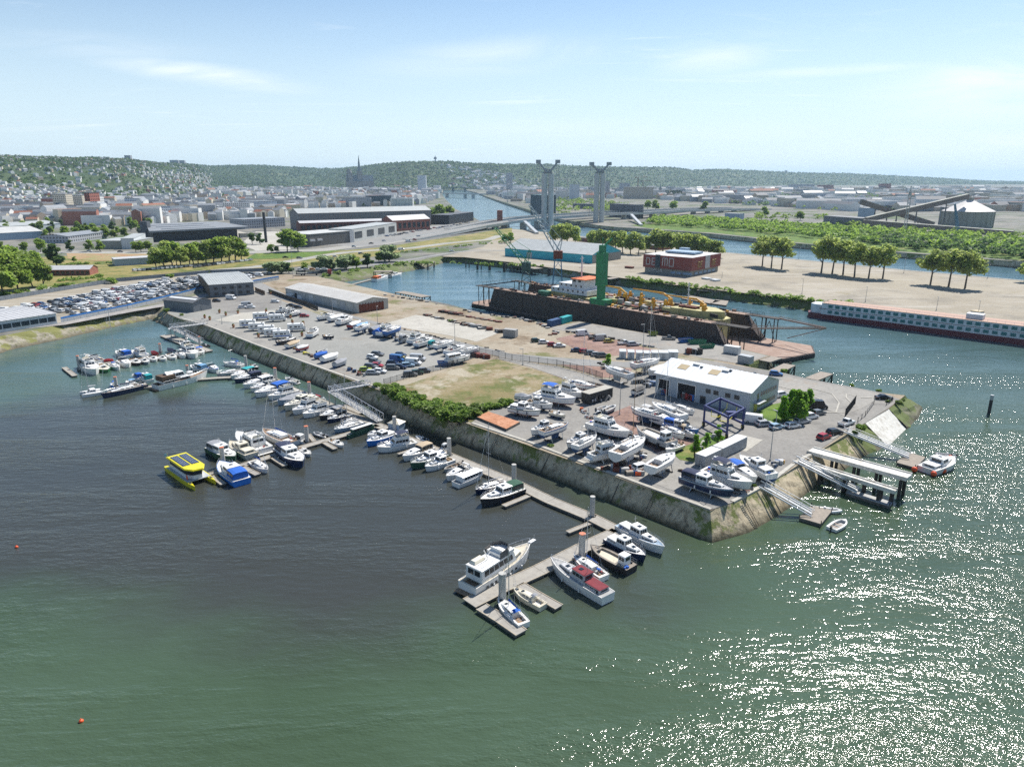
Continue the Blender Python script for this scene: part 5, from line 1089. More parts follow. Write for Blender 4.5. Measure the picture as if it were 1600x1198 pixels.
def tree(kind,g,H,label,rz=None,group=None,cat='tree',name=None,W=1.0):
 """place a copy of a tree prototype scaled to height H"""
 defs=dict(plane=('plane_tree',9.5,12,3.8,'leaf_plane',1250,.40,24,'round'),street=('tree',7.5,9.5,1.3,'leaf_green',1300,.42,18,'round'),young=('young_tree',3.6,7,1.4,'leaf_bright',1100,.26,12,'cone'),maple=('maple_tree',6.5,9,1.4,'leaf_bright',2600,.32,16,'cone'),willow=('willow_tree',9,8.5,.8,'leaf_willow',1800,.48,15,'round'),dark=('dark_tree',7,11,1.4,'leaf_dark',1500,.52,13,'round'),bush=('bush',4.5,3.0,.1,'leaf_bush',900,.28,9,'bush'),grove=('grove_tree',9.5,12,1.8,'leaf_green',2000,.46,22,'round'),poplar=('poplar_tree',4,15,1.5,'leaf_dark',1100,.5,12,'cone'),pale=('pale_tree',9.5,11,2.0,'leaf_plane',1150,.44,22,'round'))
 d=defs[kind];v=random.Random(int(g[0]*7+g[1]*13)).randint(0,2);k=(kind,v)
 if k not in TP:
  TP[k]=make_tree(d[0],100+len(TP)*17,*d[1:4],d[4],d[5],d[6],d[7],d[8]);r=TP[k]
 else:r=copy_tree(TP[k])
 s=H/d[2];r.location=g;r.scale=(s*W,s*W,s);r.rotation_euler=(0,0,rz if rz is not None else random.uniform(0,6.28));r.name=name or d[0]
 return tag(r,label,cat,group)
# ------------------------------------------------------------------ boats ashore
STG='boats laid up ashore'
def A_(e,st,lab,**k):return boat(e,st,label=lab,stand=True,z=4.62,group=STG,**k)
A_((797,636,845,645),'wheel','white boat with dark red bottom and a tall wheelhouse, nearest the rusty platform',bottom='antifoul_red',band='canvas_green')
A_((823,627,864,634),'wheel','white wheelhouse cruiser ashore between the green tarpaulin boat and the asphalt',dk='deck_white')
A_((838,616,900,628),'fly','large white fishing cruiser ashore with blue canvas and a dark red bottom',bottom='antifoul_red',can='canvas_blue',band='blue')
A_((875,606,912,618),'fly','white cruiser ashore behind the blue canvas fishing cruiser')
A_((886,602,930,612),'sail','white sailing boat ashore with a red stripe and a tall mast beside the black cabin',band='red',bottom='antifoul_red',H=14,cover=None)
A_((805,617,832,620),'tarp','boat ashore under a green tarpaulin',can='canvas_green_pale')
A_((948,604,912,596),'dinghy','old grey wooden hull lying by the fence',hull='deck_grey',dk='wood_plank')
A_((985,594,944,581),'sail','long pale sailing hull without mast on blue props by the path',masted=False,hull='gel_white',bottom='antifoul_white',dk='gel_grey')
A_((989,577,1031,569),'sail','large white sailing yacht ashore beside the row of white huts',H=17.5,cover=None,bottom='gel_grey')
A_((1045,574,1012,584),'tarp','white covered hull ashore against the back of the workshop',can='canvas_white')
A_((866,664,829,675),'wheel','white cruiser ashore at the quay edge, left of the old sailing boat',Br=.32)
A_((846,682,888,669),'sail','old sailing boat ashore with its masts down on the quay edge',masted=False,hull='gel_white',band='blue',dk='deck_teak')
A_((922,683,885,695),'wheel','cruiser ashore with white cabin and navy hull bottom near the red flag',hull='gel_white',bottom='navy',band='navy')
A_((898,704,932,688),'sail','small white sailing boat ashore beside the navy bottomed cruiser',H=7,cover=None,bottom='antifoul_blue')
A_((922,713,983,700),'fly','large white motor cruiser ashore above the quay wall',Br=.28,bottom='antifoul_white')
A_((960,722,1007,697),'sail','long white sailing yacht ashore with a tall brown mast',H=16,wood=True,cover=None,bottom='gel_white',band='mahogany')
A_((921,662,984,680),'fly','largest white motor yacht ashore, in the middle of the boatyard',bottom='antifoul_blue')
A_((1035,658,985,645),'sail','pale blue striped white sailing hull ashore at the left of the boatyard rows',masted=True,H=13,cover=None,band='gel_blue')
A_((1050,694,994,671),'work','grey steel boat with a tall wheelhouse ashore',hull='gel_grey',bottom='antifoul_black')
A_((1036,672,1070,686),'sail','white sailing hull ashore in front of the blue barge',masted=False,band='navy',bottom='gel_white')
A_((1037,663,1092,676),'wheel','blue hulled barge ashore with a grey shelter and bright blue tarpaulin',hull='blue',bottom='antifoul_blue',can='canvas_blue',Br=.24)
A_((1068,660,1018,640),'sail','long white sailing yacht ashore with its mast up, beside the grey shelter',H=14,cover='canvas_white',bottom='antifoul_white')
A_((1003,640,1034,650),'cruiser','white cruiser ashore at the back left of the yard rows',can='canvas_white')
A_((1048,638,1085,650),'sail','slim dark decked sailing boat ashore near the blue hoist',masted=False,hull='gel_white',dk='deck_grey')
A_((1012,648,1056,664),'cruiser','long white speed cruiser ashore between two sailing yachts')
A_((1016,737,1053,716),'sail','lone plain white hull without mast on the open asphalt',masted=False,Br=.38,bottom='gel_white',dk='gel_white',lift=.1)
A_((1066,746,1146,773),'wheel','big navy and pale blue hulled cruiser ashore at the corner of the quay',hull='navy',bottom='antifoul_pale',can='canvas_navy',Br=.30,band='gel_blue',dk='deck_red')
A_((1100,735,1176,760),'fly','big white flybridge cruiser ashore with a navy bimini',can='canvas_navy',bottom='antifoul_white')
A_((1138,727,1183,750),'cruiser','white cruiser ashore with a bright blue cover, between the flybridge cruiser and the rightmost boat',can='canvas_blue')
A_((1206,744,1155,716),'wheel','white cruiser ashore, rightmost at the head of the near gangway',bottom='antifoul_blue')
SPEC['canvas_green_pale']=dict(c=(.14,.27,.20),r=.8,v=.15);SPEC['antifoul_pale']=dict(c=(.12,.30,.42),r=.6,v=.15)
ROW=[((497,495),(524,491),'cruiser','gel_white',None,'leftmost'),((514,497.5),(537,492.5),'tarp','gel_white','canvas_white','second'),((528,503),(551,496),'wheel','gel_white',None,'third'),((545,508),(564,502.5),'tarp','red','canvas_white','fourth, with a red hull'),((556,511),(575,505),'tarp','gel_white','canvas_pale_blue','fifth, under a pale blue sheet'),((559,517),(578,510),'sail','gel_white',None,'sixth'),((579,515),(600,509),'tarp','navy','canvas_grey','seventh, under a grey sheet'),((588,520),(607,511),'tarp','blue','canvas_blue','eighth, under a blue sheet'),((593,521),(620,512),'fly','gel_white',None,'ninth'),((602,524),(627,515.5),'sail','blue',None,'tenth, with a blue hull'),((618,526),(633,521),'open','gel_white',None,'eleventh, small and open'),((625,530),(642,525),'cruiser','gel_grey','canvas_grey','twelfth, with a grey cover'),((640,532),(664,524),'fly','gel_white',None,'thirteenth'),((650,537),(676,529),'cruiser','gel_white',None,'fourteenth'),((670,538.5),(688,534),'cruiser','gel_white','canvas_teal','fifteenth, with a teal cover'),((680,545),(710,537),'sail','gel_white',None,'sixteenth'),((697,549),(727,541),'cruiser','gel_white',None,'seventeenth'),((721,552),(749,546.5),'sail','gel_white',None,'rightmost')]
for a,b,st,hu,cn,nm in ROW:A_((a[0],a[1],b[0],b[1]),st,'boat of the long row beside the road, '+nm,hull=hu,can=cn,masted=False,lift=.3)
A_((697,563,735,557),'wheel','bulky white boat with raised deck beside the blue skip',hull='gel_white',can='canvas_white')
ROW2=[((432,531.5),(463,527),'open','canvas_black',None,'dark open speedboat on a trailer, behind the quay path'),((448,538),(469,532),'tarp','gel_white','canvas_beige','boat under a beige sheet near the quay path'),((463,542.5),(483,538.5),'tarp','red','canvas_white','red hulled boat under a white sheet near the quay path'),((492,553.5),(512,549),'tarp','blue','canvas_blue','boat under a blue sheet near the quay path'),((503,559.5),(529,552),'tarp','gel_white','canvas_white','boat under a white sheet with blue stripes, near the quay path'),((522,567),(542,560),'tarp','gel_grey','canvas_grey','boat under a grey sheet, last before the cars'),((495,547),(512,543),'dinghy','gel_white',None,'small white dinghy behind the blue sheet boat'),((430,484),(450,482.5),'wheel','gel_white',None,'white cabin boat ashore by the camper vans, left of two'),((447,490),(469,486),'fly','gel_white',None,'white cabin boat ashore by the camper vans, right of two'),((483,522),(496,514),'cruiser','gel_white',None,'white covered speedboat alone on the gravel'),((505,522),(522,523),'open','canvas_black',None,'dark speedboat alone on the gravel')]
for a,b,st,hu,cn,nm in ROW2:A_((a[0],a[1],b[0],b[1]),st,nm,hull=hu,can=cn,lift=.1)
# ------------------------------------------------------------------ motorhomes
def motorhome(px,py,ang,label,L=7.0,stripe='blue',van=False):
 g=G(px,py,5.6);r=empty('motorhome' if not van else 'camper_van',(g.x,g.y,4.6),R(ang),label,'motorhome','motorhomes parked on the gravel')
 W,H=2.3,3.0
 m=MB();m.mat('gel_white').prism([(0,0)]*0 or[(-L/2,-W/2),(L/2-1.6,-W/2),(L/2-1.6,W/2),(-L/2,W/2)],.55,H);m.box((L/2-1.5,0,H-.35),(1.3,W,.7),top=(.8,.95));m.build('body',parent=r)
 m=MB();m.add([(L/2-1.6,-W/2+.1,.5),(L/2,-W/2+.2,.5),(L/2,W/2-.2,.5),(L/2-1.6,W/2-.1,.5),(L/2-1.6,-W/2+.1,2.2),(L/2-.95,-W/2+.25,2.1),(L/2-.95,W/2-.25,2.1),(L/2-1.6,W/2-.1,2.2),(L/2-.05,-W/2+.2,1.15),(L/2-.05,W/2-.2,1.15)],[(0,1,8,5,4),(1,2,9,8),(8,9,6,5),(2,3,7,6,9),(4,5,6,7)]);cb=m.build('cab','gel_white',r)
 m=MB();m.quad((L/2-.06,-W/2+.3,1.22),(L/2-.06,W/2-.3,1.22),(L/2-.82,W/2-.35,2.02),(L/2-.82,-W/2+.35,2.02));m.build('windscreen','car_glass',cb)
 for s in(-1,1):
  m=MB();m.box((0,s*(W/2+.012),1.05),(L*.72,.02,.28));m.build('stripe','canvas_'+stripe if stripe in('blue','grey','teal')else 'antifoul_red',r)
  for x,wd in((-L*.32,.9),(-L*.05,1.1),(L*.13,.6)):m=MB();m.box((x,s*(W/2+.014),1.85),(wd,.025,.5));m.build('side_window','car_glass',r)
  for x in(-L*.28,L/2-.9):m=MB();m.mat('tyre').tube((x,s*(W/2-.25),.36),(x,s*(W/2-.02),.36),.36,n=12);m.mat('rim').tube((x,s*(W/2-.02),.36),(x,s*(W/2),.36),.2,n=10);m.build('wheel',parent=r)
 m=MB();m.box((-L*.2,0,H+.08),(.8,.7,.14));m.build('roof_hatch','gel_grey',r)
MH=[(389,507,'blue','leftmost motorhome, with blue graphics, near the concrete pad'),(403,512,'grey','second motorhome from the left of the near group'),(418,516,'grey','third motorhome of the near group, in front of a dark car'),(428,521,'red','fourth motorhome of the near group'),(442,524,'blue','rightmost motorhome of the near group'),(409,495.5,'blue','motorhome with blue front behind the near group, left of two'),(434,498,'grey','white motorhome behind the near group, right of two'),(464,513,'grey','white camper alone on the gravel beside a tall plant pot')]
for x,y,s,l in MH:motorhome(x,y,12,l,stripe=s)
# ------------------------------------------------------------------ cars in the yards
CA='cars parked on the gravel';CB='cars parked by the dock';CC='cars parked by the workshop'
for x,y,a,k,c,l,gp in[(582,558,-20,'hatch','white','white hatchback left of the dark estate car on the gravel',CA),(590,553,-20,'wagon','grey','dark grey estate car at the back of the left cluster',CA),(586,564.5,-20,'hatch','grey','dark grey hatchback in the middle of the left cluster',CA),(580,573,-15,'suv','grey','dark grey car beside the red one',CA),(589.5,571,-15,'hatch','red','red hatchback in the left cluster',CA),(571,577.5,10,'hatch','lime','lime yellow hatchback beside the quay path',CA),(583,582,0,'wagon','silver','silver estate car, nearest to the footbridge',CA),(594,580,-10,'hatch','white','white hatchback right of the silver estate car',CA),(613,567,0,'hatch','navy','navy hatchback in front of the blue van',CA),(621,562,-20,'van','blue','bright blue van on the gravel',CA),(626,554.5,-15,'hatch','navy','navy hatchback behind the blue van',CA),(631,561.5,-15,'hatch','gold','yellow gold hatchback beside the blue van',CA),(614,574.5,0,'suv','grey','grey car at the front of the right cluster',CA),(626,573,-10,'hatch','navy','dark blue hatchback beside the pale estate',CA),(637,570.5,10,'wagon','paleblue','pale blue estate car in the right cluster',CA),(646,567.5,-10,'van','white','white van, second from the right of the right cluster',CA),(653,561,-10,'van','silver','silver van, rightmost of the right cluster',CA),(641,585,10,'suv','grey','dark car half hidden by the bushes, left of three',CA),(652,582,10,'hatch','green','dark green car by the bushes, middle of three',CA),(663,579,10,'hatch','grey','grey car by the bushes, right of three',CA),(379,480,15,'hatch','white','white car by the forecourt, left of three',CA),(386,477,15,'van','silver','silver van in the middle of the forecourt',CA),(392,480,15,'hatch','white','white car right of the silver forecourt van',CA),(361,466,-20,'van','white','white van in front of the long grey office',CA),(338.5,470,0,'hatch','black','black car in front of the long grey office',CA),(430,471,0,'hatch','white','white car with its bonnet to the fence',CA),(455,477,-5,'sedan','black','black car by the dark fence',CA),(466,480,-5,'hatch','black','second black car by the dark fence',CA),(425,491,5,'sedan','black','black car between the motorhomes',CA),(464,491,5,'suv','black','black car right of the white cabin boats',CA),(476,493.5,5,'hatch','red','dark red car right of the black one',CA),(456,465,-20,'van','white','white van in front of the long warehouse, left of two',CA),(473,467.5,-20,'van','white','white van in front of the long warehouse, right of two',CA),(838,532,15,'hatch','green','dark green car, leftmost of the row by the fence',CB),(850,534.5,5,'hatch','white','white car right of the dark green one',CB),(864,538.5,5,'hatch','red','dark red car in the row by the fence',CB),(874.5,540,5,'sedan','white','white saloon right of the dark red car',CB),(902,547,-5,'sedan','navy','navy saloon beside the red car',CB),(914,549,0,'hatch','red','bright red car in the row by the fence',CB),(925,551.5,-5,'wagon','grey','grey estate right of the bright red car',CB),(933,554,-5,'hatch','silver','silver car, second from the right in the fence row',CB),(942,555.5,5,'suv','grey','dark grey car, rightmost of the fence row',CB),(910,522,25,'van','white','white van on the red gravel by the dock',CB),(930,527.5,10,'pickup','black','black pickup beside the silver van',CB),(940,529.5,15,'van','silver','silver van on the red gravel',CB),(951.5,533,10,'hatch','gold','yellow gold car right of the silver van',CB),(975.6,536,15,'pickup','white','white pickup on the red gravel',CB),(989,538,15,'suv','silver','silver car right of the white pickup',CB),(1045,528.5,-10,'pickup','grey','dark pickup beside the dry dock wall',CB),(1181,658,-25,'van','white','white van, leftmost beside the lawn',CC),(1195,662,15,'wagon','silver','grey estate second from the left beside the lawn',CC),(1213.5,667,25,'hatch','paleblue','pale blue hatchback beside the lawn',CC),(1238.6,665,20,'hatch','white','white hatchback under the trees',CC),(1253.6,658,25,'wagon','silver','silver estate beside the trees',CC),(1266,651,25,'suv','white','white estate right of the silver one',CC),(1279,645,25,'hatch','grey','grey hatchback at the right end of the lawn row',CC),(1276.5,635,-5,'van','black','black van half hidden behind the trees',CC),(1221,617,25,'suv','white','white car at the back corner of the workshop',CC),(1212.6,584,-20,'hatch','blue','bright blue hatchback behind the workshop',CC),(1322.6,661,35,'pickup','white','white flatbed pickup by the gate',CC),(1304,675,20,'hatch','black','black car beside the slope',CC),(1287.5,682.5,35,'hatch','red','bright red hatchback beside the slope',CC),(1381,621,-5,'sedan','black','black saloon at the far tip of the peninsula',CC),(1003,731,30,'suv','white','white car between the boats ashore, left of the lone white hull',CC)]:
 car(x,y,a,k,c,l,gp)
# ------------------------------------------------------------------ containers, skips, huts
S('cont_blue',(.03,.09,.22),.5,v=.2);S('cont_green',(.03,.16,.09),.5,v=.2);S('cont_grey',(.38,.40,.41),.5,v=.12);S('cont_white',(.62,.62,.60),.5,v=.12);S('skip_green',(.02,.20,.10),.5,v=.2);S('skip_lime',(.25,.30,.03),.5,v=.2);S('skip_blue',(.02,.14,.42),.5,v=.2);S('black_shed',(.035,.035,.035),.6,v=.3);S('hut_white',(.58,.61,.62),.6,v=.1);S('hut_roof',(.50,.53,.54),.5,v=.1)
def container(p0,p1,label,m='cont_grey',W=2.44,H=2.6,z=4.6,L=None,gp='shipping containers',roofm=None):
 a,b=G(*p0,z),G(*p1,z);d=b-a;L=L or d.length;rz=math.atan2(d.y,d.x);o=empty('shipping_container',(a.x,a.y,z),rz,label,'container',gp)
 k=MB();k.mat(m).prism([(0,0),(L,0),(L,W),(0,W)],.12,H-.1);n=int(L/.5)
 for i in range(n+1):
  x=L*i/n;k.box((min(max(x,.1),L-.1),-.02,H/2),(.16,.07,H-.5));k.box((min(max(x,.1),L-.1),W+.02,H/2),(.16,.07,H-.5))
 k.build('wall',parent=o)
 k=MB();k.prism([(-.02,-.03),(L+.02,-.03),(L+.02,W+.03),(-.02,W+.03)],H-.1,H);k.build('roof',roofm or m,o)
 for y in(W*.25,W*.75):k=MB();k.box((-.03,y,H/2),(.06,W*.46,H-.4));k.box((-.09,y+.2,H/2),(.05,.05,H-.5));k.build('door',m,o)
 return o
container((1101,731),(1126,719),'pale shipping container near the boats, front one of two end to end',roofm='cont_white')
container((1128,718),(1166,699),'pale shipping container in front of the hoist, rear one of two end to end',roofm='cont_white')
container((862.5,511),(880,506),'blue shipping container at the dock edge','cont_blue',gp='containers by the dock')
container((878,507),(894,502),'faded teal container behind the blue one at the dock edge','canvas_teal',gp='containers by the dock')
container((1130,551),(1153,554.5),'white site cabin with a door by the rusty gangway','cont_white',gp='containers by the dock')
container((1152,566),(1171,570),'pale grey tarpaulined box at the end of the dock quay','cont_grey',gp='containers by the dock')
container((786,526),(805,528),'grey green container among junk on the dirt','deck_grey',gp='containers by the dock',H=3)
def skip(x,y,ang,m,label,L=5.5):
 g=G(x,y,4.6);o=empty('skip',(g.x,g.y,4.6),R(ang),label,'skip','open skips by the dock');k=MB();W=2.2;H=1.5
 k.loft([[(-L/2,-W/2,H),(-L/2+.5,-W/2,.15),(L/2-.4,-W/2,.15),(L/2,-W/2,H)],[(-L/2,W/2,H),(-L/2+.5,W/2,.15),(L/2-.4,W/2,.15),(L/2,W/2,H)]])
 for s in(-1,1):q=[(-L/2,s*W/2,H),(-L/2+.5,s*W/2,.15),(L/2-.4,s*W/2,.15),(L/2,s*W/2,H)];k.add(q,[(0,1,2,3)]);[k.box((-L/2+.8+i*(L-1.4)/5,s*(W/2+.05),H/2+.1),(.12,.1,H-.2))for i in range(6)]
 k.build('body',m,o);k=MB();k.prism([(-L/2+.2,-W/2),(L/2-.2,-W/2),(L/2-.2,W/2),(-L/2+.2,W/2)],.9,1.05);k.build('rubble','wood_plank',o)
skip(1071,534.5,15,'skip_blue','blue skip at the left of three by the dock wall');skip(1089,537,8,'skip_green','tall green skip in the middle of three by the dock wall',6.5);skip(1104,543.5,12,'skip_green','green skip filled with pale bags, right of three');skip(1020,524,0,'skip_lime','small lime green skip beside the dock wall',3.5);skip(693,571,5,'skip_blue','blue skip beside the bulky white boat',4)
for i,(x,y)in enumerate(((973,560),(986,561),(999,562),(1011,562.5),(1023,562),(1037,562),(1052,561))):
 g=G(x,y,4.6);o=empty('hut',(g.x,g.y,4.6),R(-4),'small white hut, %s of the row behind the red gravel'%('first from the left','second from the left','third from the left','middle one','third from the right','second from the right','rightmost and widest')[i],'hut','row of white huts')
 k=MB();wd=2.1 if i<5 else 3;k.box((0,1.1,1.15),(wd,2.4,2.3));k.build('wall','hut_white',o);k=MB();k.add([(-wd/2-.1,-.3,2.35),(wd/2+.1,-.3,2.35),(wd/2+.1,2.4,2.8),(-wd/2-.1,2.4,2.8)],[(0,1,2,3)]);k.box((0,1.05,2.4),(wd+.2,2.6,.1));k.build('roof','hut_roof',o)
 k=MB();k.box((-.2,-.12,1.05),(.8,.06,1.9));k.build('door','cont_grey',o)
def black_cabin():
 a,b=G(920,633,4.6),G(957,622,4.6);d=b-a;L=d.length;o=empty('black_cabin',(a.x,a.y,4.6),math.atan2(d.y,d.x),'black cluttered cabin with a pale roof and steps, beside the red striped sailing boat','cabin')
 k=MB();k.prism([(0,0),(L,0),(L,2.8),(0,2.8)],.3,3.0);k.build('wall','black_shed',o);k=MB();k.box((L/2,1.4,3.1),(L+.3,3.1,.15));k.build('roof','concrete_pale',o)
 k=MB();[k.box((L*t,-.05,1.8),(.8,.1,1.0))for t in(.3,)];k.build('window','boat_glass',o);k=MB();[k.box((L*.6+.3*i,-.5-.0*i,.25*i+.15),(.3,.9,.12))for i in range(6)];k.build('stairs','deck_grey',o)
 k=MB();rd=random.Random(4);[k.mat(rd.choice(['rubber_black','canvas_grey','deck_grey'])).box((rd.uniform(.3,L-.3),rd.uniform(-.5,-.2),rd.uniform(.3,1.5)),(.5,.4,.6),rd.uniform(0,2))for i in range(10)];k.build('clutter',parent=o)
black_cabin()
def platform():
 P=[G(763,643,5.2),G(812,659,5.2),G(791,670,5.2),G(745,651,5.2)];o=MB();o.mat('terracotta_deck').prism([(p.x,p.y)for p in P],5.15,5.25);c=sum(P,Vector())/4
 r=empty('rusty_platform',(c.x,c.y,4.6),0,'flat rust orange platform at the quay edge beside the bushes','platform');o=MB();o.prism([(p.x-c.x,p.y-c.y)for p in P],.55,.65);o.build('deck','terracotta_deck',r);o=MB();o.prism([((p.x-c.x)*1.01,(p.y-c.y)*1.01)for p in P],.02,.55);o.build('side','pontoon_float',r)
platform()
# ------------------------------------------------------------------ workshop hall
S('hall_wall',(.42,.46,.49),.55,v=.06,s=.3);S('hall_roof',(.74,.75,.75),.45,v=.05,s=.2);S('skylight',(.46,.36,.20),.4,v=.05);S('dark_inside',(.02,.02,.022),.9,v=0);S('window_dark',(.03,.04,.05),.1,v=0);S('wall_grey',(.20,.215,.23),.6,v=.08);S('window_frame',(.5,.5,.48),.5,v=0)
def gable_hall(A,B,C,he,hr,label,name,wallm,roofm,ribs=0,gp=None,cat='building',z=4.56,over=.4,ridge_dir='x'):
 """A,B front base corners, C rear corner next to B (world). local x runs A->B, y to the back"""
 d=B-A;L=d.length;rz=math.atan2(d.y,d.x);n=Vector((-math.sin(rz),math.cos(rz),0));W=abs((C-B).dot(n))
 o=empty(name,(A.x,A.y,z),rz,label,cat,gp)
 k=MB();k.mat(wallm)
 if ridge_dir=='x':
  v=[(0,0,0),(L,0,0),(L,W,0),(0,W,0),(0,0,he),(L,0,he),(L,W,he),(0,W,he),(0,W/2,hr),(L,W/2,hr)]
  k.add(v,[(0,1,5,4),(2,3,7,6),(1,2,6,9,5),(3,0,4,8,7)])
 else:
  v=[(0,0,0),(L,0,0),(L,W,0),(0,W,0),(0,0,he),(L,0,he),(L,W,he),(0,W,he),(L/2,0,hr),(L/2,W,hr)]
  k.add(v,[(0,1,5,8,4),(1,2,6,5),(2,3,7,9,6),(3,0,4,7)])
 k.build('wall',parent=o)
 k=MB();k.mat(roofm);s=over;dz=(hr-he)/(W/2 if ridge_dir=='x' else L/2)*s
 if ridge_dir=='x':
  for y0,y1,za,zb in((-s,W/2,he-dz,hr),(W+s,W/2,he-dz,hr)):
   q=[(-s,y0,za+.06),(L+s,y0,za+.06),(L+s,y1,zb+.06),(-s,y1,zb+.06)];q2=[(p[0],p[1],p[2]+.16)for p in q];k.add(q+q2,[(0,1,2,3),(4,5,6,7),(0,1,5,4),(1,2,6,5),(3,0,4,7)])
   if ribs:
    for i in range(int(L/ribs)+1):x=i*ribs;k.add([(x-.06,y0,za+.225),(x+.06,y0,za+.225),(x+.06,y1,zb+.225),(x-.06,y1,zb+.225),(x,y0,za+.31),(x,y1,zb+.31)],[(0,4,5,3),(4,1,2,5),(0,1,4)])
 else:
  for x0,x1,za,zb in((-s,L/2,he-dz,hr),(L+s,L/2,he-dz,hr)):
   q=[(x0,-s,za+.06),(x0,W+s,za+.06),(x1,W+s,zb+.06),(x1,-s,zb+.06)];q2=[(p[0],p[1],p[2]+.16)for p in q];k.add(q+q2,[(0,1,2,3),(4,5,6,7),(0,1,5,4),(1,2,6,5),(3,0,4,7)])
   if ribs:
    for i in range(int(W/ribs)+1):y=i*ribs;k.add([(x0,y-.06,za+.225),(x0,y+.06,za+.225),(x1,y+.06,zb+.225),(x1,y-.06,zb+.225),(x0,y,za+.31),(x1,y,zb+.31)],[(0,4,5,3),(4,1,2,5),(0,1,4)])
 rf=k.build('roof',parent=o)
 return o,rf,L,W
def win(o,x,y,z,w_,h_,ax='x',fm='window_frame',gm='window_dark',name='window'):
 """window on a wall: ax='x' wall along x facing -y (y given), ax='y' wall along y facing +x, 'Y' facing -x"""
 f=MB();sgn={'x':-1,'y':1,'Y':-1,'b':1}[ax]
 if ax in 'xb':
  f.box((x,y+sgn*.03,z),(w_+.16,.06,h_+.16));q=f.build(name,fm,o);g=MB();g.box((x,y+sgn*.065,z),(w_,.02,h_));g.build('pane',gm,q)
 else:
  f.box((x+sgn*.03,y,z),(.06,w_+.16,h_+.16));q=f.build(name,fm,o);g=MB();g.box((x+sgn*.065,y,z),(.02,w_,h_));g.build('pane',gm,q)
 return q
A,B,C=G(1023.5,614),G(1170,648),G(1211,625)
hb=0;n_=None
rb0=random.Random(2)
he=zat(1160,614,B.y).z-4.5
hall,hroof,HL,HW=gable_hall(A,B,C,he,he+2.6,'large pale grey boat workshop with a white roof and two open doors','workshop','hall_wall','hall_roof',1.5,over=.5)
print('HALL',HL,HW,he)
for x,dw in((.095,.12),(.35,.19)):
 m=MB();m.box((HL*x+.0,.02,he*.38),(HL*dw,.12,he*.76));m.build('door_opening','dark_inside',hall)
 m=MB();[m.box((HL*(x+s*(dw/2+.004)),-.08,he*.39),(.25,.1,he*.78))for s in(-1,1)];m.box((HL*x,-.08,he*.78),(HL*(dw+.01),.1,.25));m.build('door_frame','gel_white',hall)
 m=MB();[m.mat(rb0.choice(['gel_grey','blue','deck_grey','red'])).box((HL*(x+rb0.uniform(-.4,.4)*dw),-.25,rb0.uniform(.3,1.4)),(rb0.uniform(.5,1.6),.25,rb0.uniform(.6,1.8)))for _ in range(7)];tag(m.build('stored_gear',parent=hall),kind='stuff')
for x in(.58,.66,.78,.87):win(hall,HL*x,0,he*.66,1.5,1.2)
m=MB();m.box((HL*.53,-.1,he*.2),(1.6,.1,2.1));m.build('door','window_dark',hall)
for i in range(7):win(hall,HL,HW*(.38+.085*i),he*.72,HW*.055,1.1,'y')
for i in range(8):win(hall,HL,HW*(.33+.078*i),he*.25,HW*.055,1.1,'y')
win(hall,HL,HW*.26,he*.55,1.0,3.2,'y');m=MB();m.box((HL+.8,HW*.25,he*.44),(1.6,4.5,.14));m.build('porch_roof','gel_grey',hall);m=MB();m.box((HL+.08,HW*.2,1.1),(.1,1.8,2.2));m.build('door','car_gold',hall)
sl_=2.6/(HW/2)
for i,(u,v)in enumerate(((.20,.30),(.53,.32),(.42,.68),(.75,.68),(.12,.66))):
 y=HW*v;z=he+(min(y,HW-y))*sl_+.28;m=MB();m.box((HL*u,y,z),(HL*.10,2.6,.08),rx=math.atan(sl_)if v<.5 else-math.atan(sl_));m.build('skylight','skylight',hroof)
for i,(u,v)in enumerate(((.30,.42),(.37,.38),(.62,.40),(.66,.44),(.48,.75),(.85,.62))):
 y=HW*v;z=he+(min(y,HW-y))*sl_+.4;m=MB();m.box((HL*u,y,z),(.7 if i%2 else 1.9,.6,.35));m.build('roof_vent','window_dark' if i%2 else 'gel_grey',hroof)
# ------------------------------------------------------------------ blue boat hoist
def hoist():
 z=4.6;c=[G(1099,666,z),G(1123,653,z),G(1160,670,z),G(1135,685,z)];o=empty('boat_hoist',(c[0].x,c[0].y,z),0,'tall dark blue travelling boat hoist in front of the workshop','boat hoist')
 q=[p-Vector((c[0].x,c[0].y,z))for p in c];H=zat(1096,635,c[0].y).z-z
 for p in q:
  m=MB();m.box((p.x,p.y,H/2+.3),(.4,.4,H-.6));m.build('column','hoist_blue',o)
  m=MB();m.mat('tyre').tube((p.x-.25,p.y,.6),(p.x+.25,p.y,.6),.6,n=12);m.mat('yellow').tube((p.x-.27,p.y,.6),(p.x+.27,p.y,.6),.28,n=8);m.build('wheel',parent=o)
 for i,j in((0,1),(1,2),(2,3),(3,0)):
  a,b=q[i],q[j];m=MB()
  if(i,j)==(0,3)or(i,j)==(3,0)or True:
   mid=(a+b)/2;d=b-a;m.box((mid.x,mid.y,H+.1),(d.length+.6,.35,.5),math.atan2(d.y,d.x));m.build('top_beam','hoist_blue',o)
 for i,j in((1,2),(3,0)):
  a,b=q[i],q[j];mid=(a+b)/2;d=b-a;m=MB();m.box((mid.x,mid.y,1.5),(d.length,.4,.5),math.atan2(d.y,d.x));m.build('lower_beam','hoist_blue',o)
 mid=(q[1]+q[2])/2;m=MB();m.box((mid.x,mid.y,2.4),(2.4,1.4,1.4));m.build('engine_cabin','hoist_blue',o)
 for t in(.3,.7):
  a=q[0].lerp(q[3],t);b=q[1].lerp(q[2],t);m=MB();m.path([Vector((a.x,a.y,H)),Vector((a.x,a.y,3.5)),Vector(((a.x+b.x)/2,(a.y+b.y)/2,2.2)),Vector((b.x,b.y,3.5)),Vector((b.x,b.y,H))],.07,4);m.build('sling','yellow',o)
S('hoist_blue',(.015,.03,.15),.45,v=.1)
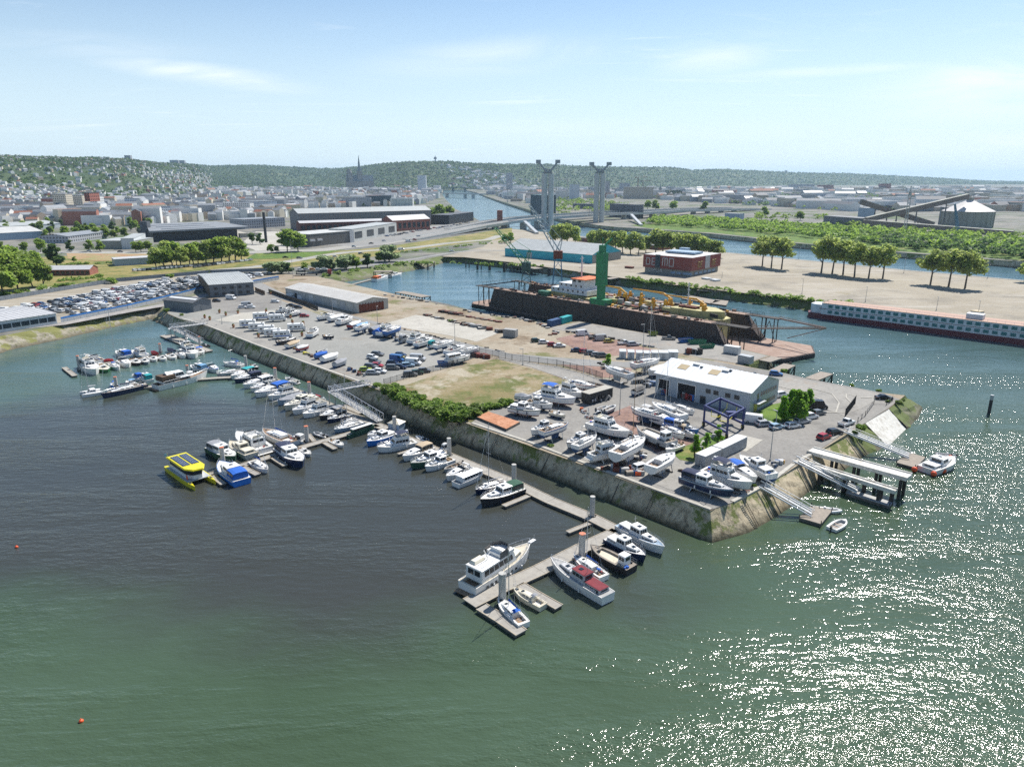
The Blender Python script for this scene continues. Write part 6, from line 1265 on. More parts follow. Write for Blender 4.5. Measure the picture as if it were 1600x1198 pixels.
hoist()
# ------------------------------------------------------------------ grey offices and the long warehouse
S('office_grey',(.15,.165,.18),.6,v=.08);S('roof_grey',(.40,.42,.41),.6,v=.1,s=.3);S('roof_dark',(.10,.11,.12),.7,v=.15,s=.3);S('warehouse_wall',(.47,.47,.44),.6,v=.12,s=.3);S('roof_long',(.52,.51,.48),.6,v=.1,s=.2,c2=(.44,.42,.38));S('rust',(.20,.06,.035),.8,v=.25);S('wood_wall',(.12,.085,.055),.8,v=.2)
A,B=G(329,465),G(397.5,460);C=G(379,441.5)
o1,rf,L1,W1=gable_hall(A,B,C,6.3,7.6,'long dark grey two storey harbour office with a pale roof','harbour_office','office_grey','roof_grey',1.2)
for fz in(1.6,4.4):
 for i in range(5):win(o1,L1*(.14+.18*i),0,fz,1.9,1.4,fm='office_grey')
m=MB();m.box((-.06,W1/2,3.0),(.12,W1*.96,5.8));m.build('timber_gable','wood_wall',o1)
A,B=G(303,488),G(331,482.5);C=G(300,470)
o2,rf,L2,W2=gable_hall(A,B,G(316,472),4.2,5.6,'small dark grey shed with a ridged roof by the far footbridge','shed','office_grey','roof_dark',.9,ridge_dir='y')
m=MB();m.box((L2*.3,W2*.5,5.35),(1.6,W2*.9,.06),ry=-math.atan(1.4/(L2/2)));m.build('skylight','hall_roof',rf)
m=MB();m.box((L2*.5,-.05,1.2),(1.6,.1,2.3));m.build('door','office_grey',o2)
A,B=G(447,464),G(559,489.5);C=G(601,481)
o3,rf,L3,W3=gable_hall(A,B,C,4.6,6.2,'long low pale warehouse with a rusty red end gate','warehouse','warehouse_wall','roof_long',1.6)
print('WARE',L3,W3)
for i in range(9):m=MB();m.box((L3*(.06+.108*i),-.06,2.0),(4.2,.1,3.6));m.build('sliding_door',('cont_white','gel_grey','warehouse_wall')[i%3],o3)
m=MB();m.box((L3*.16,-.08,1.7),(2.2,.14,3));m.build('open_doorway','dark_inside',o3)
m=MB();m.box((L3+.08,W3*.45,1.9),(.16,W3*.8,3.6));[m.box((L3+.2,W3*(.08+.09*i),2.2),(.14,.18,4.2))for i in range(9)];m.build('rusty_gate','rust',o3)
A,B=G(-40,540)if 0 else G(-90,534),G(90,506);C=G(30,483)
o4,rf,L4,W4=gable_hall(A,B,G(72,489),4.3,4.9,'low pale blue building with dark square windows at the left edge','roadside_building','hut_white','roof_rusty',2)
for i in range(12):win(o4,L4*(.05+.082*i),0,2.2,3.0,1.9,fm='hut_white')
SPEC['roof_rusty']=dict(c=(.34,.30,.25),r=.8,v=.2,s=.2,c2=(.26,.18,.13))
# ------------------------------------------------------------------ fences, walls, lamp posts
def fence(pts,h,label,m='dark_fence',post=3.0,z=4.56,solid=False,name='fence',bars=True,gp=None,cap=None):
 P=[G(x,y,z)for x,y in pts];o=empty(name,P[0],0,label,'fence',gp);k=MB();pm=MB();cm=MB()
 for a,b in zip(P,P[1:]):
  d=b-a;L=d.length;n=max(1,round(L/post));a0=a-P[0]
  for i in range(n+1):p=a0+d*(i/n);pm.box((p.x,p.y,h/2),(.12,.12,h+.1))
  mid=a0+d/2;rz=math.atan2(d.y,d.x)
  if solid:k.box((mid.x,mid.y,h/2),(L,.06,h-.1),rz)
  else:
   for zz in(.25,h*.92):k.box((mid.x,mid.y,zz),(L,.05,.06),rz)
   nb=int(L/.28)if bars else 0
   for i in range(nb):p=a0+d*((i+.5)/nb);k.box((p.x,p.y,h*.5),(.05,.05,h-.15),rz)
  if cap:cm.box((mid.x,mid.y,h-.25),(L,.12,.7),rz)
 pm.build('post',m,o)if len(P)else None;k.build('panel',m,o);cm.build('top_band',cap,o)if cap else None
 return o
S('dark_fence',(.07,.075,.08),.5,v=.05);S('fence_blue',(.03,.19,.52),.5,v=.1);S('fence_grey',(.22,.25,.28),.7,v=.15);S('timber_fence',(.18,.12,.08),.8,v=.2)
fence([(96,504),(200,483),(263,468),(311,455.5),(395,444),(436,437)],2.2,'long pale fence with a bright blue top band round the crowded car lot','gel_grey',solid=True,cap='fence_blue',name='blue_topped_fence')
fence([(-60,483),(0,470),(180,440.5),(330,427),(432,423)],2.2,'long grey panel fence behind the crowded car lot','fence_grey',solid=True,name='panel_fence')
fence([(740,551),(800,563),(870,572),(912,582),(941,593)],2.2,'dark metal railing fence between the dry field and the road','dark_fence')
fence([(600,602),(640,590),(700,575),(748,556)],2.0,'dark metal fence between the gravel car park and the dry field','dark_fence')
fence([(399,455),(414,461)],2.2,'brown timber fence beside the harbour office','timber_fence',solid=True);fence([(420,457),(450,468),(478,477),(497,485)],2.0,'dark timber fence in front of the long warehouse road','black_shed',solid=True)
fence([(1320,652),(1336,631)],2.4,'black sliding gate across the access road','rubber_black',name='gate',post=1.5)
fence([(1340,660),(1352,650),(1365,632),(1385,633),(1394,627)],1.4,'thin wire fence round the tip of the peninsula','dark_fence',bars=False)
def lamp(px,py,yt,label,heads=1,z=4.56,m='deck_grey',gp='lamp posts of the harbour',r=.11):
 g=G(px,py,z);h=zat(px,yt,g.y).z-z;o=empty('lamp_post',(g.x,g.y,z),random.uniform(0,6),label,'lamp post',gp)
 k=MB();k.tube((0,0,0),(0,0,h),r,r*.6,7);k.build('pole',m,o)
 k=MB();k.tube((0,0,0),(0,0,.5),.25,.2,8);k.build('base','pile_concrete',o)
 if heads:k=MB();k.box((.5 if heads==1 else 0,0,h+.05),(1.2 if heads==1 else 2.4,.35,.15));k.build('lamp_head',m,o)
for a in[(1203,720,668,'grey post with a red box at its foot by the concrete pad'),(968,648,599,'lamp post on the asphalt in the middle of the boatyard'),(711,541,505,'lamp post behind the long row of boats, right of two'),(590,506,479,'lamp post by the rusty gate, left of two'),(1003,580,507,'tall pale lamp post beside the white huts'),(458,434,375,'very tall grey mast beside the car transporter'),(371,465,446,'flagpole in front of the harbour office'),(520,490,465,'lamp post beside the long warehouse'),(1116,776,728,'thin grey lamp post on the quay in front of the navy cruiser'),(347,506,493,'short lamp post on the quay path'),(817,570,545,'road sign post on the road by the fence'),(1212,665,642,'lamp post on the lawn by the parked cars')]:lamp(*a)
for a in[(1253,459,436,'first'),(1352,472,448,'second'),(1463,485,464,'third'),(1528,492,470,'fourth')]:lamp(a[0],a[1],a[2],'lamp post on a square block along the cruise ship quay, %s from the left'%a[3],gp='lamp posts of the far quay')
for a in[(1248,405,387,'first'),(1412,427,405,'second'),(1543,435,414,'third'),(1128,434,425,'fourth')]:lamp(a[0],a[1],a[2],'thin lamp post near the plane trees, %s'%a[3],gp='lamp posts of the far quay')
# ------------------------------------------------------------------ trees and bushes of the peninsula
for x,y,yt,l in[(1222,657,617,'leftmost leafy maple on the lawn'),(1243,660,608,'tallest maple on the lawn'),(1236,648,606,'maple at the back of the lawn group'),(1253,650,610,'maple between the tall one and the right one'),(1262,641,606,'rightmost maple behind the parked cars')]:
 g=G(x,y,4.5);tree('maple',g,hgt(x,y,yt),l,group='maples on the workshop lawn')
for x,y,yt,l in[(1086,716,675,'young tree on the small lawn, leftmost of three'),(1103,703,673,'young tree on the small lawn, middle of three'),(1121,695,662,'young tree on the small lawn, rightmost of three')]:
 g=G(x,y,4.5);tree('young',g,hgt(x,y,yt),l,group='young trees on the small lawn')
g=G(950,574);tree('young',g,5,'small round tree on the red gravel island',W=1.5)
rb=random.Random(11)
BUSH=[(603,612,4,'first'),(612,618,5.5,'second'),(622,622,5.5,'third'),(616,611,4,'fourth'),(634,629,5.5,'fifth'),(645,634,5.5,'sixth'),(655,640,4.5,'seventh'),(657,630,4,'eighth'),(676,645,5,'ninth'),(688,652,6,'tenth'),(702,657,6.5,'eleventh'),(716,661,6,'twelfth'),(700,645,5,'thirteenth'),(715,650,5.5,'fourteenth'),(728,653,5.5,'fifteenth'),(742,652,5,'sixteenth'),(752,645,4,'seventeenth'),(762,641,3.5,'eighteenth'),(775,640,3.5,'nineteenth'),(791,636,4,'twentieth'),(855,612,3,'twenty first'),(590,606,3,'twenty second'),(684,634,3.5,'twenty third'),(742,640,3,'twenty fourth'),(629,613,3.6,'twenty fifth'),(643,622,3.6,'twenty sixth'),(668,638,4,'twenty seventh')]
for x,y,d,l in BUSH:
 g=G(x,y,4.0);tree('bush',g,d*.78,'dense green bush, the %s of those lining the top of the harbour wall'%l,group='bushes along the harbour wall',cat='bush',W=1.05)
for x,y,d,l in[(860,699,1.5,'on the quay edge below the old sailing boat'),(1345,672,2.4,'on the slope left of the white slab'),(1335,678,2,'low on the slope by the far gangway'),(1386,630,1.8,'at the top of the white slab'),(1404,632,2,'on the rocky tip'),(1412,627,1.4,'outermost on the rocky tip'),(1330,604,1.6,'along the edge behind the access road'),(1373,613,1.6,'near the black saloon'),(1225,582,2,'behind the blue hatchback'),(1178,762,1.4,'on the wall at the near corner'),(1207,753,1.6,'on the wall beside the near gangway'),(565,598,1.4,'where the footbridge leaves the quay'),(285,494,2.2,'at the far corner of the harbour'),(260,488,3.2,'dark one in the far corner of the harbour'),(705,504,2.2,'small one on the dirt by the fence line')]:
 g=G(x,y,4.2);tree('bush',g,d*.8,'green shrub '+l,group='scattered shrubs',cat='bush',name='shrub')
for i,(x,y)in enumerate(((320,497),(343,489),(353,493),(372,490),(416,488),(423,460),(457,505),(474,507),(472,525),(404,527),(365,512),(328,500),(454,497))):
 g=G(x,y,4.6);o=empty('plant_pot',(g.x,g.y,4.6),0,'tall terracotta plant pot, number %d counting along the gravel from the office'%(i+1)if 0 else 'tall terracotta plant pot on the harbour gravel','plant pot','terracotta pots on the gravel')
 k=MB();k.tube((0,0,0),(0,0,1.2),.4,.6,10);k.build('pot','terracotta_deck',o);crown_mesh(i,1.2,1.0,1.1,4,60,.18,'leaf_bush','bush').build('plant',parent=o)
def junk(pts,n,sz,ms,label,name,seed,h=.5,cat='debris'):
 rd=random.Random(seed);P=[G(x,y,4.6)for x,y in pts];k=MB();o0=P[0]
 for i in range(n):
  t=rd.random()*(len(P)-1);j=int(t);p=P[j].lerp(P[j+1],t-j)-o0;k.mat(rd.choice(ms));s=sz*rd.uniform(.5,1.4);k.box((p.x+rd.uniform(-.6,.6),p.y+rd.uniform(-.6,.6),h*.4),(s,s*rd.uniform(.2,.7),h*rd.uniform(.4,1.2)),rd.uniform(-.7,.3))
 return tag(k.build(name,None,None,o0),label,cat,kind='stuff')
JM=['rust','wood_plank','dark_timber','deck_grey']
junk([(690,487),(720,492)],30,3,['rust','dark_timber'],'pile of rusty beams on the dirt','rusty_beams',1,.9);junk([(722,493),(780,503)],30,2,['rust','wood_plank'],'scattered rusty beams','rusty_beams',2,.5);junk([(660,491),(700,501),(745,512)],26,2.2,JM,'low line of old timber and rust','scrap_pile',3,.7);junk([(725,507),(790,520)],26,2.5,JM,'junk beside the grey green container','scrap_pile',4,1.2)
junk([(590,506),(640,517),(700,531),(800,552)],46,.9,['pile_concrete','dark_timber'],'line of stones beside the road','stone_line',5,.4);junk([(800,495),(850,508),(870,520),(860,524)],26,1.6,JM,'scrap along the dirt track','scrap_pile',6,.7);junk([(885,518),(960,530),(1030,545)],34,1.6,['dark_timber','deck_grey'],'dark blocks between the track and the dock road','block_line',7,.7);junk([(600,461),(660,470),(740,488),(850,505)],36,1.5,['pile_concrete','dark_timber'],'row of dark fenders along the basin edge','edge_blocks',8,.6)
junk([(545,577),(570,588)],14,.9,JM+['cont_blue'],'clutter by the head of the footbridge','clutter',9,.9);junk([(420,531),(470,548),(500,563)],26,1.0,JM+['yellow','car_gold'],'trailers and clutter along the quay path','clutter',10,.7);junk([(960,735),(1000,742),(985,730)],30,1.2,JM+['cont_blue','fender_orange'],'workshop clutter under the boats ashore','clutter',12,1.0);junk([(975,598),(1020,600),(1010,606)],22,1.4,['cont_blue','gel_grey','rubber_black'],'blue stands and drums beside the workshop','clutter',13,1.3);junk([(1150,772),(1175,765)],18,.8,JM,'planks at the corner of the quay','clutter',14,.4);junk([(1090,700),(1125,680)],16,1.1,['concrete_pale','deck_grey'],'stones and blocks under the hoist','clutter',15,.8)
junk([(740,556),(765,560)],22,1.8,['rust','antifoul_red','deck_grey'],'stacked red frames at the end of the boat row','scrap_pile',16,1.4);junk([(1075,552),(1095,553)],20,1.5,['dark_timber','deck_grey','rust'],'machinery pile behind the workshop','scrap_pile',17,2.0);junk([(930,566),(985,582)],12,.9,['dark_timber'],'dark bollards round the red gravel','stone_line',18,.6)
strip('white_line','concrete_pale',[(1325,617),(1336,623),(1338,633),(1328,641),(1310,645)]if 0 else[(1262,606),(1300,616),(1311,630),(1306,645)],.35,12)
strip('white_line','concrete_pale',[(1320,645),(1290,645)],.35,12)
strip('white_line','concrete_pale',[(1335,619),(1322,616),(1322,622),(1330,630),(1334,636)],.35,12);strip('white_line','concrete_pale',[(1200,600),(1260,615),(1286,627),(1288,640),(1276,645)],.35,12);strip('white_line','concrete_pale',[(1345,622),(1362,622)],.5,12);strip('white_line','concrete_pale',[(1300,687),(1330,668)],.3,12)
for i,(x,y)in enumerate(((1172,664),(1187,668),(1203,672),(1221,674),(1246,668),(1260,660),(1272,653))):strip('bay_line','concrete_pale',[(x,y),(x+7,y-7)],.15,13)
def wall_marks():
 pts=[(i,j)for i,j in zip(range(len(SH)-1),range(1,len(SH)))if SH[i][3]==QS and 2.9<SH[i][2]<5 and G(SH[i][0],SH[i][1]).y<420]
 m=MB()
 for i,j in pts:
  a,b=shore[i],shore[j];d=b-a;L=d.length;t=d.normalized();n=Vector((t.y,-t.x,0));w_=SH[i][2]*1.33
  for k in range(1,int(L/7)):
   p=a+t*(k*7);q=p+n*(w_*.8)+Vector((0,0,-4.6));m.tube(p+n*.02+Vector((0,0,-.1)),q+n*.1,.09,n=4)
 tag(m.build('wall_joint','dark_timber'),kind='structure')
wall_marks()
for i,(x,y,l)in enumerate(((1026,768,'left of the lone white hull'),(1160,779,'at the near corner'),(780,678,'by the rusty platform'),(440,556,'opposite the far pile'))):
 a=G(x,y,4.7);j=min(range(len(SH)-1),key=lambda k:(shore[k]-a).length+(shore[k+1]-a).length-(shore[k+1]-shore[k]).length);t=(shore[j+1]-shore[j]).normalized();n=Vector((t.y,-t.x,0));o=empty('wall_ladder',a,0,'steel ladder down the sloping harbour wall, '+l,'ladder','ladders of the harbour wall');e=n*3.4+Vector((0,0,-4.2))
 for s_ in(-1,1):m=MB();m.tube(t*s_*.35+n*.25,t*s_*.35+n*.25+e,.06,n=4);m.build('rail','dark_timber',o)
 m=MB();[m.tube(-t*.35+n*.25+e*(k/14),t*.35+n*.25+e*(k/14),.05,n=4)for k in range(15)];m.build('rung','dark_timber',o)
for e,st,l,k in(((932,636,950,631),'dinghy','grey dinghy on a trailer near the black cabin, left of two',dict(hull='gel_grey')),((945,638,962,630),'dinghy','grey dinghy on a trailer near the black cabin, right of two',dict(hull='gel_grey')),((975,690,1002,680),'cruiser','small white cruiser ashore between the middle yacht and the grey steel boat',{}),((1066,690,1040,700),'open','small open white boat ashore beside the small lawn',{}),((1060,668,1086,678),'cruiser','small white cruiser ashore in front of the blue barge',dict(can='canvas_beige')),((955,668,990,676),'tarp','small boat under a grey sheet beside the middle yacht',dict(can='canvas_grey')),((860,640,884,646),'open','open boat ashore at the edge of the asphalt near the blue canvas cruiser',dict(hull='gel_cream')),((990,610,1008,603),'tarp','black covered inflatable by the workshop corner',dict(can='rubber_black'))):
 A_(e,st,l,lift=.2,**k)
junk([(990,705),(1010,715),(940,735)],24,.9,JM+['cont_blue','gel_white'],'props and crates among the boats ashore','clutter',31,.9);junk([(905,640),(930,660),(960,700)],26,.8,JM+['orange','gel_white','cont_blue'],'crates between the boats ashore','clutter',32,.7);junk([(1205,730),(1225,722)],10,.8,['crane_yellow','cont_blue','sign_red','deck_grey'],'pumps beside the near gangway','clutter',33,1.0);junk([(1060,735),(1095,742)],12,.7,JM,'blocks beside the navy hulled cruiser','clutter',34,.6)
# ------------------------------------------------------------------ floating dry dock and dredger
def hull_rust(m):
 bank_mat(m,(.060,.050,.046),(.10,.068,.055),(.034,.033,.035),(.018,.018,.017),z0=.2,z1=1.2,grass=(.15,.12,.11),gth=1.0)
SPEC['dock_side']=dict(fn=hull_rust);S('dock_deck',(.32,.23,.18),.85,v=.2,s=.4,c2=(.22,.13,.09));S('dock_top',(.36,.25,.19),.85,v=.2,s=.5)
d0,d1=Vector((-13,353,0)),Vector((82,253,0));dd_=d1-d0;DL=dd_.length;drz=math.atan2(dd_.y,dd_.x)
dock=empty('floating_dry_dock',d0,drz,'long rusty black floating dry dock holding a dredger','dry dock')
W_=29;m=MB();m.mat('dock_side').prism([(-14,3),(-10,-1),(DL+6,-1),(DL+16,3),(DL+20,W_-8),(DL+14,W_+3),(DL,W_+3),(-8,W_+2),(-14,W_-4)],-1,1.6);m.mat('dock_deck').prism([(-13.5,3),(-9.5,-.5),(DL+5.5,-.5),(DL+15.5,3),(DL+19.5,W_-8),(DL+13.5,W_+2.5),(-8,W_+1.5),(-13.5,W_-4)],1.6,1.75);m.build('pontoon_deck',parent=dock)
for y0,nm in((0,'near'),(W_-4,'far')):
 m=MB();m.mat('dock_side').add([(2,y0,1.7),(DL-3,y0,1.7),(DL-3,y0+4,1.7),(2,y0+4,1.7),(6,y0,11),(DL-12 if y0 else DL-10,y0,11),(DL-12,y0+4,11),(6,y0+4,11)],[(0,1,5,4),(1,2,6,5),(2,3,7,6),(3,0,4,7)]);m.mat('dock_top').box((DL/2-2,y0+2,11.08),(DL-14,4.3,.16));w1=m.build('wing_wall',parent=dock)
 m=MB();n=int(DL/3)
 for s in(.1,3.9):
  for i in range(n):x=1+i*3;m.tube((x,y0+s,11.1),(x,y0+s,12.2),.06,n=4)
  m.tube((0,y0+s,12.2),(n*3-2,y0+s,12.2),.06,n=4);m.tube((0,y0+s,11.7),(n*3-2,y0+s,11.7),.04,n=4)
 m.build('railing','rubber_black',w1)
 m=MB()
 for i in range(int(DL/9)):m.box((8+i*9,y0-.06 if not y0 else y0+4.06,6),(.18,.14,9))
 m.build('rib','dock_side',w1)
 m=MB();xs=DL-8
 for x,z in((DL-4,11),(DL+1,11),(DL+1,4)):m.tube((x,y0+.5,1.7),(x,y0+.5,z),.22,n=6);m.tube((x,y0+3.5,1.7),(x,y0+3.5,z),.22,n=6)
 for i in range(4):m.tube((DL-10+i*3,y0+.5,2+i%2*8),(DL-7+i*3,y0+.5,10-i%2*8),.14,n=5)
 m.box((DL-4,y0+2,11.1),(14,4,.3));m.build('end_scaffold','dark_timber',dock)
 m=MB();[m.tube((-6+4*i,y0+s,1.7),(-6+4*i,y0+s,11),.18,n=5)for i in(0,1,2)for s in(.4,3.6)];m.box((-1,y0+2,11),(14,4,.25));[m.tube((-6+4*i,y0+.4,1.7),(-2+4*i,y0+.4,11),.1,n=4)for i in(0,1)];m.build('end_scaffold','dark_timber',dock)
m=MB();a,b,c=Vector((DL+4,2,11.2)),Vector((DL+22,W_-6,10.8)),Vector((DL+2,W_-2,11.2))
for p,q in((a,b),(c,b)):
 for dz in(0,.9):m.tube(p+Vector((0,0,dz)),q+Vector((0,0,dz*.4)),.3 if not dz else .1,n=6)
m.tube(b,(DL+6,W_-2,4),.16,n=5);m.build('swing_gangway','dock_top',dock)
m=MB();a,b=Vector((-4,W_-2,11.2)),Vector((-5,2,11.2));m.tube(a,b,.3,n=5)
for i in range(10):p=a.lerp(b,i/9);m.tube(p,p+Vector((0,0,1.6)),.07,n=4);m.tube(p+Vector((0,0,1.6)),a.lerp(b,min(1,(i+1)/9))+Vector((0,0,1.6)),.07,n=4)
m.build('footbridge','rubber_black',dock)
rd=random.Random(5);m=MB()
for i in range(130):
 x=rd.uniform(4,DL-14);y0=rd.choice((0,W_-4));m.mat(rd.choice(['dark_timber','deck_grey','rust','dock_top','crane_yellow','wood_plank','dark_timber'])).box((x,y0+rd.uniform(.5,3.5),11.4),(rd.uniform(.6,2.5),rd.uniform(.4,1),rd.uniform(.4,1.2)),rd.uniform(0,3))
tag(m.build('deck_machinery',parent=dock),kind='stuff')
m=MB();m.box((DL*.28,2,12.2),(6,2.6,2.2));m.build('green_cabin','cont_green',dock)
ship=empty('dredger',d0+Vector((math.cos(drz),math.sin(drz),0))*33+Vector((-math.sin(drz),math.cos(drz),0))*14.5,drz,'dredging ship with cream hull, white bridge and yellow cranes inside the dry dock','ship')
SL=92;m=MB();rings=[]
for t in(0,.06,.15,.5,.85,.95,1):
 h=8*(.72,.9,1,1,1,.8,.35)[(0,.06,.15,.5,.85,.95,1).index(t)];x=SL*t;zt=10.5+(2.0 if t<.25 else 0);rings.append([(x,-h,zt),(x,-h*.98,5.5),(x,-h*.8,2.4),(x,h*.8,2.4),(x,h*.98,5.5),(x,h,zt)])
m.mat('ship_cream').loft(rings,closed=True,cap=True);m.build('hull',parent=ship)
m=MB();m.mat('rust').box((SL*.55,0,10.7),(SL*.6,11,.5));m.build('hopper','rust',ship)
for x,l,w0,z0,z1,nm in((15,22,13,12.4,14.6,'deckhouse'),(16,16,11,14.6,16.9,'deckhouse'),(20,8,11,16.9,19.2,'bridge')):
 m=MB();m.box((x,0,(z0+z1)/2),(l,w0,z1-z0));q=m.build(nm,'ship_white',ship)
 for i in range(int(l/3)):m=MB();m.box((x-l/2+1.6+i*3,-w0/2-.02,(z0+z1)/2+.4),(1.6 if nm=='bridge' else .8,.06,.9));m.build('window','boat_glass',q)
m=MB();m.box((20.5,0,19.4),(9,13,.35));m.build('bridge_roof','orange',ship);m=MB();m.tube((17,0,16.9),(17,0,29),.35,n=6);[m.box((17,0,z),(.2,4-(z-24)*.3,.2))for z in(22,24,26,28)];m.build('radar_mast','ship_white',ship)
for x,y,a,l in((42,1,172,19),(64,3,176,21),(82,0,178,20)):
 m=MB();m.tube((x,y,10.5),(x,y,15),.8,.6,10);r_=R(a);e=Vector((x+l*math.cos(r_),y+l*math.sin(r_),16.6));m.tube((x,y,14.8),(x+.2*(e.x-x),y+.2*(e.y-y),16.6),.5,.42,8);m.tube((x+.2*(e.x-x),y+.2*(e.y-y),16.6),e,.42,.22,8);m.box((x,y-.9,14),(1.4,1,1.6));m.tube((x,y,15),(x+.5*(e.x-x),y+.5*(e.y-y),17.0),.08,n=4);m.build('deck_crane','crane_yellow',ship)
rd=random.Random(9)
for i in range(9):x=36+i*6;m=MB();y=rd.choice((-4,4));m.box((x,y,13),(1.6,1.6,5),top=(.5,.6));m.tube((x-1.5,y,12),(x+1.5,y,14.5),.3,n=6);m.build('gantry','crane_yellow',ship)
m=MB();[m.mat(rd.choice(['rust','crane_yellow','ship_cream','deck_grey','dark_timber','gel_white'])).box((rd.uniform(30,SL-3),rd.uniform(-6,6),rd.uniform(10.8,12.5)),(rd.uniform(.8,4),rd.uniform(.4,1.6),rd.uniform(.5,2)),rd.uniform(-.3,.3),0 if 0 else(1,1))for i in range(90)];tag(m.build('deck_gear',parent=ship),kind='stuff')
m=MB();m.mat('ship_cream').prism([(70,-6.5),(84,-5.5),(91,0),(84,5.5),(70,6.5)],10.5,13.2);m.mat('rust').box((76,-2,13.6),(8,3,.8));m.build('forecastle',parent=ship)
m=MB();m.tube((74,0,10.5),(74,0,23),.25,n=6);[m.box((74,0,z),(1.5,.15,.15))for z in(16,18,20,22)];m.build('mast','ship_white',ship)
S('crane_green',(.02,.24,.09),.5,v=.2);S('crane_pale',(.36,.44,.46),.5,v=.1);S('crane_dark',(.05,.12,.10),.6,v=.25);S('crane_blue',(.08,.22,.34),.5,v=.15)
g=d0+Vector((math.cos(drz),math.sin(drz),0))*72+Vector((-math.sin(drz),math.cos(drz),0))*2;o=empty('dock_crane',(g.x,g.y,11.2),drz,'solid bright green slewing crane tower on the near wall of the dry dock','crane','cranes of the dry dock')
for z0,z1,w0,nm in((0,2.4,5.5,'base'),(2.4,8,2.6,'column'),(8,9,3.8,'collar'),(9,22,3.6,'tower'),(22,25,2.2,'head')):m=MB();m.box((0,0,(z0+z1)/2),(w0*(1.7 if nm=='base' else 1),min(w0,4),z1-z0));m.build(nm,'crane_green',o)
m=MB();m.tube((0,0,24),(1,5,27.5),.5,.3,6);m.tube((0,0,24),(0,0,28),.25,n=4);m.build('jib','crane_green',o);m=MB();[m.tube((x,s*1.6,0),(x,s*1.6,1.2),.6,n=8)for x in(-4.2,4.2)for s in(-1,1)];m.build('wheel_bogie','crane_dark',o)
def lattice(m,a,b,w0,w1,n,r=.1):
 a,b=Vector(a),Vector(b);q=(b-a).to_track_quat('Z','Y').to_matrix();prev=None
 for i in range(n+1):
  t=i/n;c=a.lerp(b,t);w_=(w0+(w1-w0)*t)/2;P=[c+q.col[0]*(sx*w_)+q.col[1]*(sy*w_)for sx,sy in((-1,-1),(1,-1),(1,1),(-1,1))]
  if prev:
   for k in range(4):m.tube(prev[k],P[k],r,n=4);m.tube(prev[k],P[(k+1)%4],r*.6,n=3)
  prev=P
def lcrane(px,py,z,ztow,jib,label,cols,zb=0):
 g=G(px,py,z);o=empty('dock_crane',(g.x,g.y,z),0,label,'crane','cranes of the dry dock')
 m=MB();lattice(m,(0,0,0),(0,0,ztow),5,3.2,3,.22);m.build('portal',cols[0],o);m=MB();m.box((0,0,ztow+2),(4.6,4.6,4));m.build('machine_house',cols[1],o)
 m=MB();lattice(m,(0,0,ztow+3),(jib[0],jib[1],jib[2]),2.4,.8,10,.16);lattice(m,(0,0,ztow+4),(-jib[0]*.12,0,ztow+10),2,.8,3,.14);m.tube((-jib[0]*.12,0,ztow+10),jib,.1,n=4);m.build('jib',cols[2],o)
P_=G(822,447,11);j=(G(787,379,0)-P_);lcrane(822,447,11,8,(-15.5,-2,29),'dark green lattice jib crane at the far end of the dry dock',('crane_dark','crane_dark','crane_green'))
lcrane(871,446,9,14,(-15,3,41),'blue legged crane with a red house and pale lattice jib behind the dry dock',('crane_blue','rust','crane_pale'))
m=MB();g=G(1218,548,1);r=empty('work_boat',(g.x,g.y,0),R(30),'small red workboat tied to the corner of the dry dock','boat');make_hull(r,8,3,1,.5,'red','red');deck(r,8,3,1,.1,.5,.4,'orange')
def far_boat(e,lab,st='wheel',**k):B_(e,st,lab,group='boats at the far basin pontoon',**k)
pontoon('pontoon',[(551,444),(584,435.5)],2.0,'low dark pontoon at the closed end of the basin','pontoons of the far basin')
far_boat((585,440,)+(607,434),'white boat with an orange canopy at the closed end of the basin',can='orange');far_boat((608,434,628,430),'pale white cruiser right of the orange canopy boat')
def old_jetty(p0,p1,wd,label,z=4.2):
 a,b=G(*p0,z),G(*p1,z);d=b-a;L=d.length;o=empty('timber_jetty',(a.x,a.y,0),math.atan2(d.y,d.x),label,'timber jetty','old timber jetties');k=MB();k.box((L/2,0,z),(L,wd,.4));k.build('deck','wood_plank',o)
 n=max(2,int(L/4));k=MB()
 for i in range(n+1):
  for s in(-1,1):
   k.tube((L*i/n,s*wd*.42,-1),(L*i/n,s*wd*.42,z),.28,n=6)
   if i<n:k.tube((L*i/n,s*wd*.42,.5),(L*(i+1)/n,s*wd*.42,z-.3),.16,n=5)
 k.build('trestle','dark_timber',o)
old_jetty((624,456),(666,464),6,'old timber jetty reaching into the basin behind the long warehouse');old_jetty((648,410),(678,410),7,'dark timber jetty at the far left bank of the basin');old_jetty((585,424),(612,424),6,'dark timber deck above the boats at the closed end');old_jetty((797,412),(842,420),7,'dark deck along the bank in front of the teal warehouse');old_jetty((1092,452),(1132,455),8,'long dark deck against the green bank',3.5);old_jetty((948,436),(975,432),5,'dark deck behind the dredger bridge');old_jetty((1205,557),(1186,563),8,'worn concrete deck on legs at the end of the dock quay');old_jetty((1206,583),(1234,570),4,'timber jetty behind the blue hatchback');old_jetty((1268,593),(1292,583),4,'timber jetty behind the access road')
for i,(x,y,yt,r)in enumerate(((728,418,409,.5),(733,418,410,.5),(746,421,408,1.0),(752,421,408,.5),(765,422,408,1.2),(788,425,410,1.2),(858,431,419,1.4),(1224,579,568,.5),(1229,579,567,.5),(1234,578,566,.5))):
 g=G(x,y,0);m=MB();m.tube((0,0,-1),(0,0,zat(x,yt,g.y).z),r*.8,n=10);tag(m.build('dolphin_pile','dark_timber',None,(g.x,g.y,0)),'dark mooring pile standing in the %s, %s from the left'%('basin' if i<7 else 'river behind the blue hatchback',['first','second','third','fourth','fifth','sixth','seventh','first','second','third'][i]),'pile','piles of the basin')
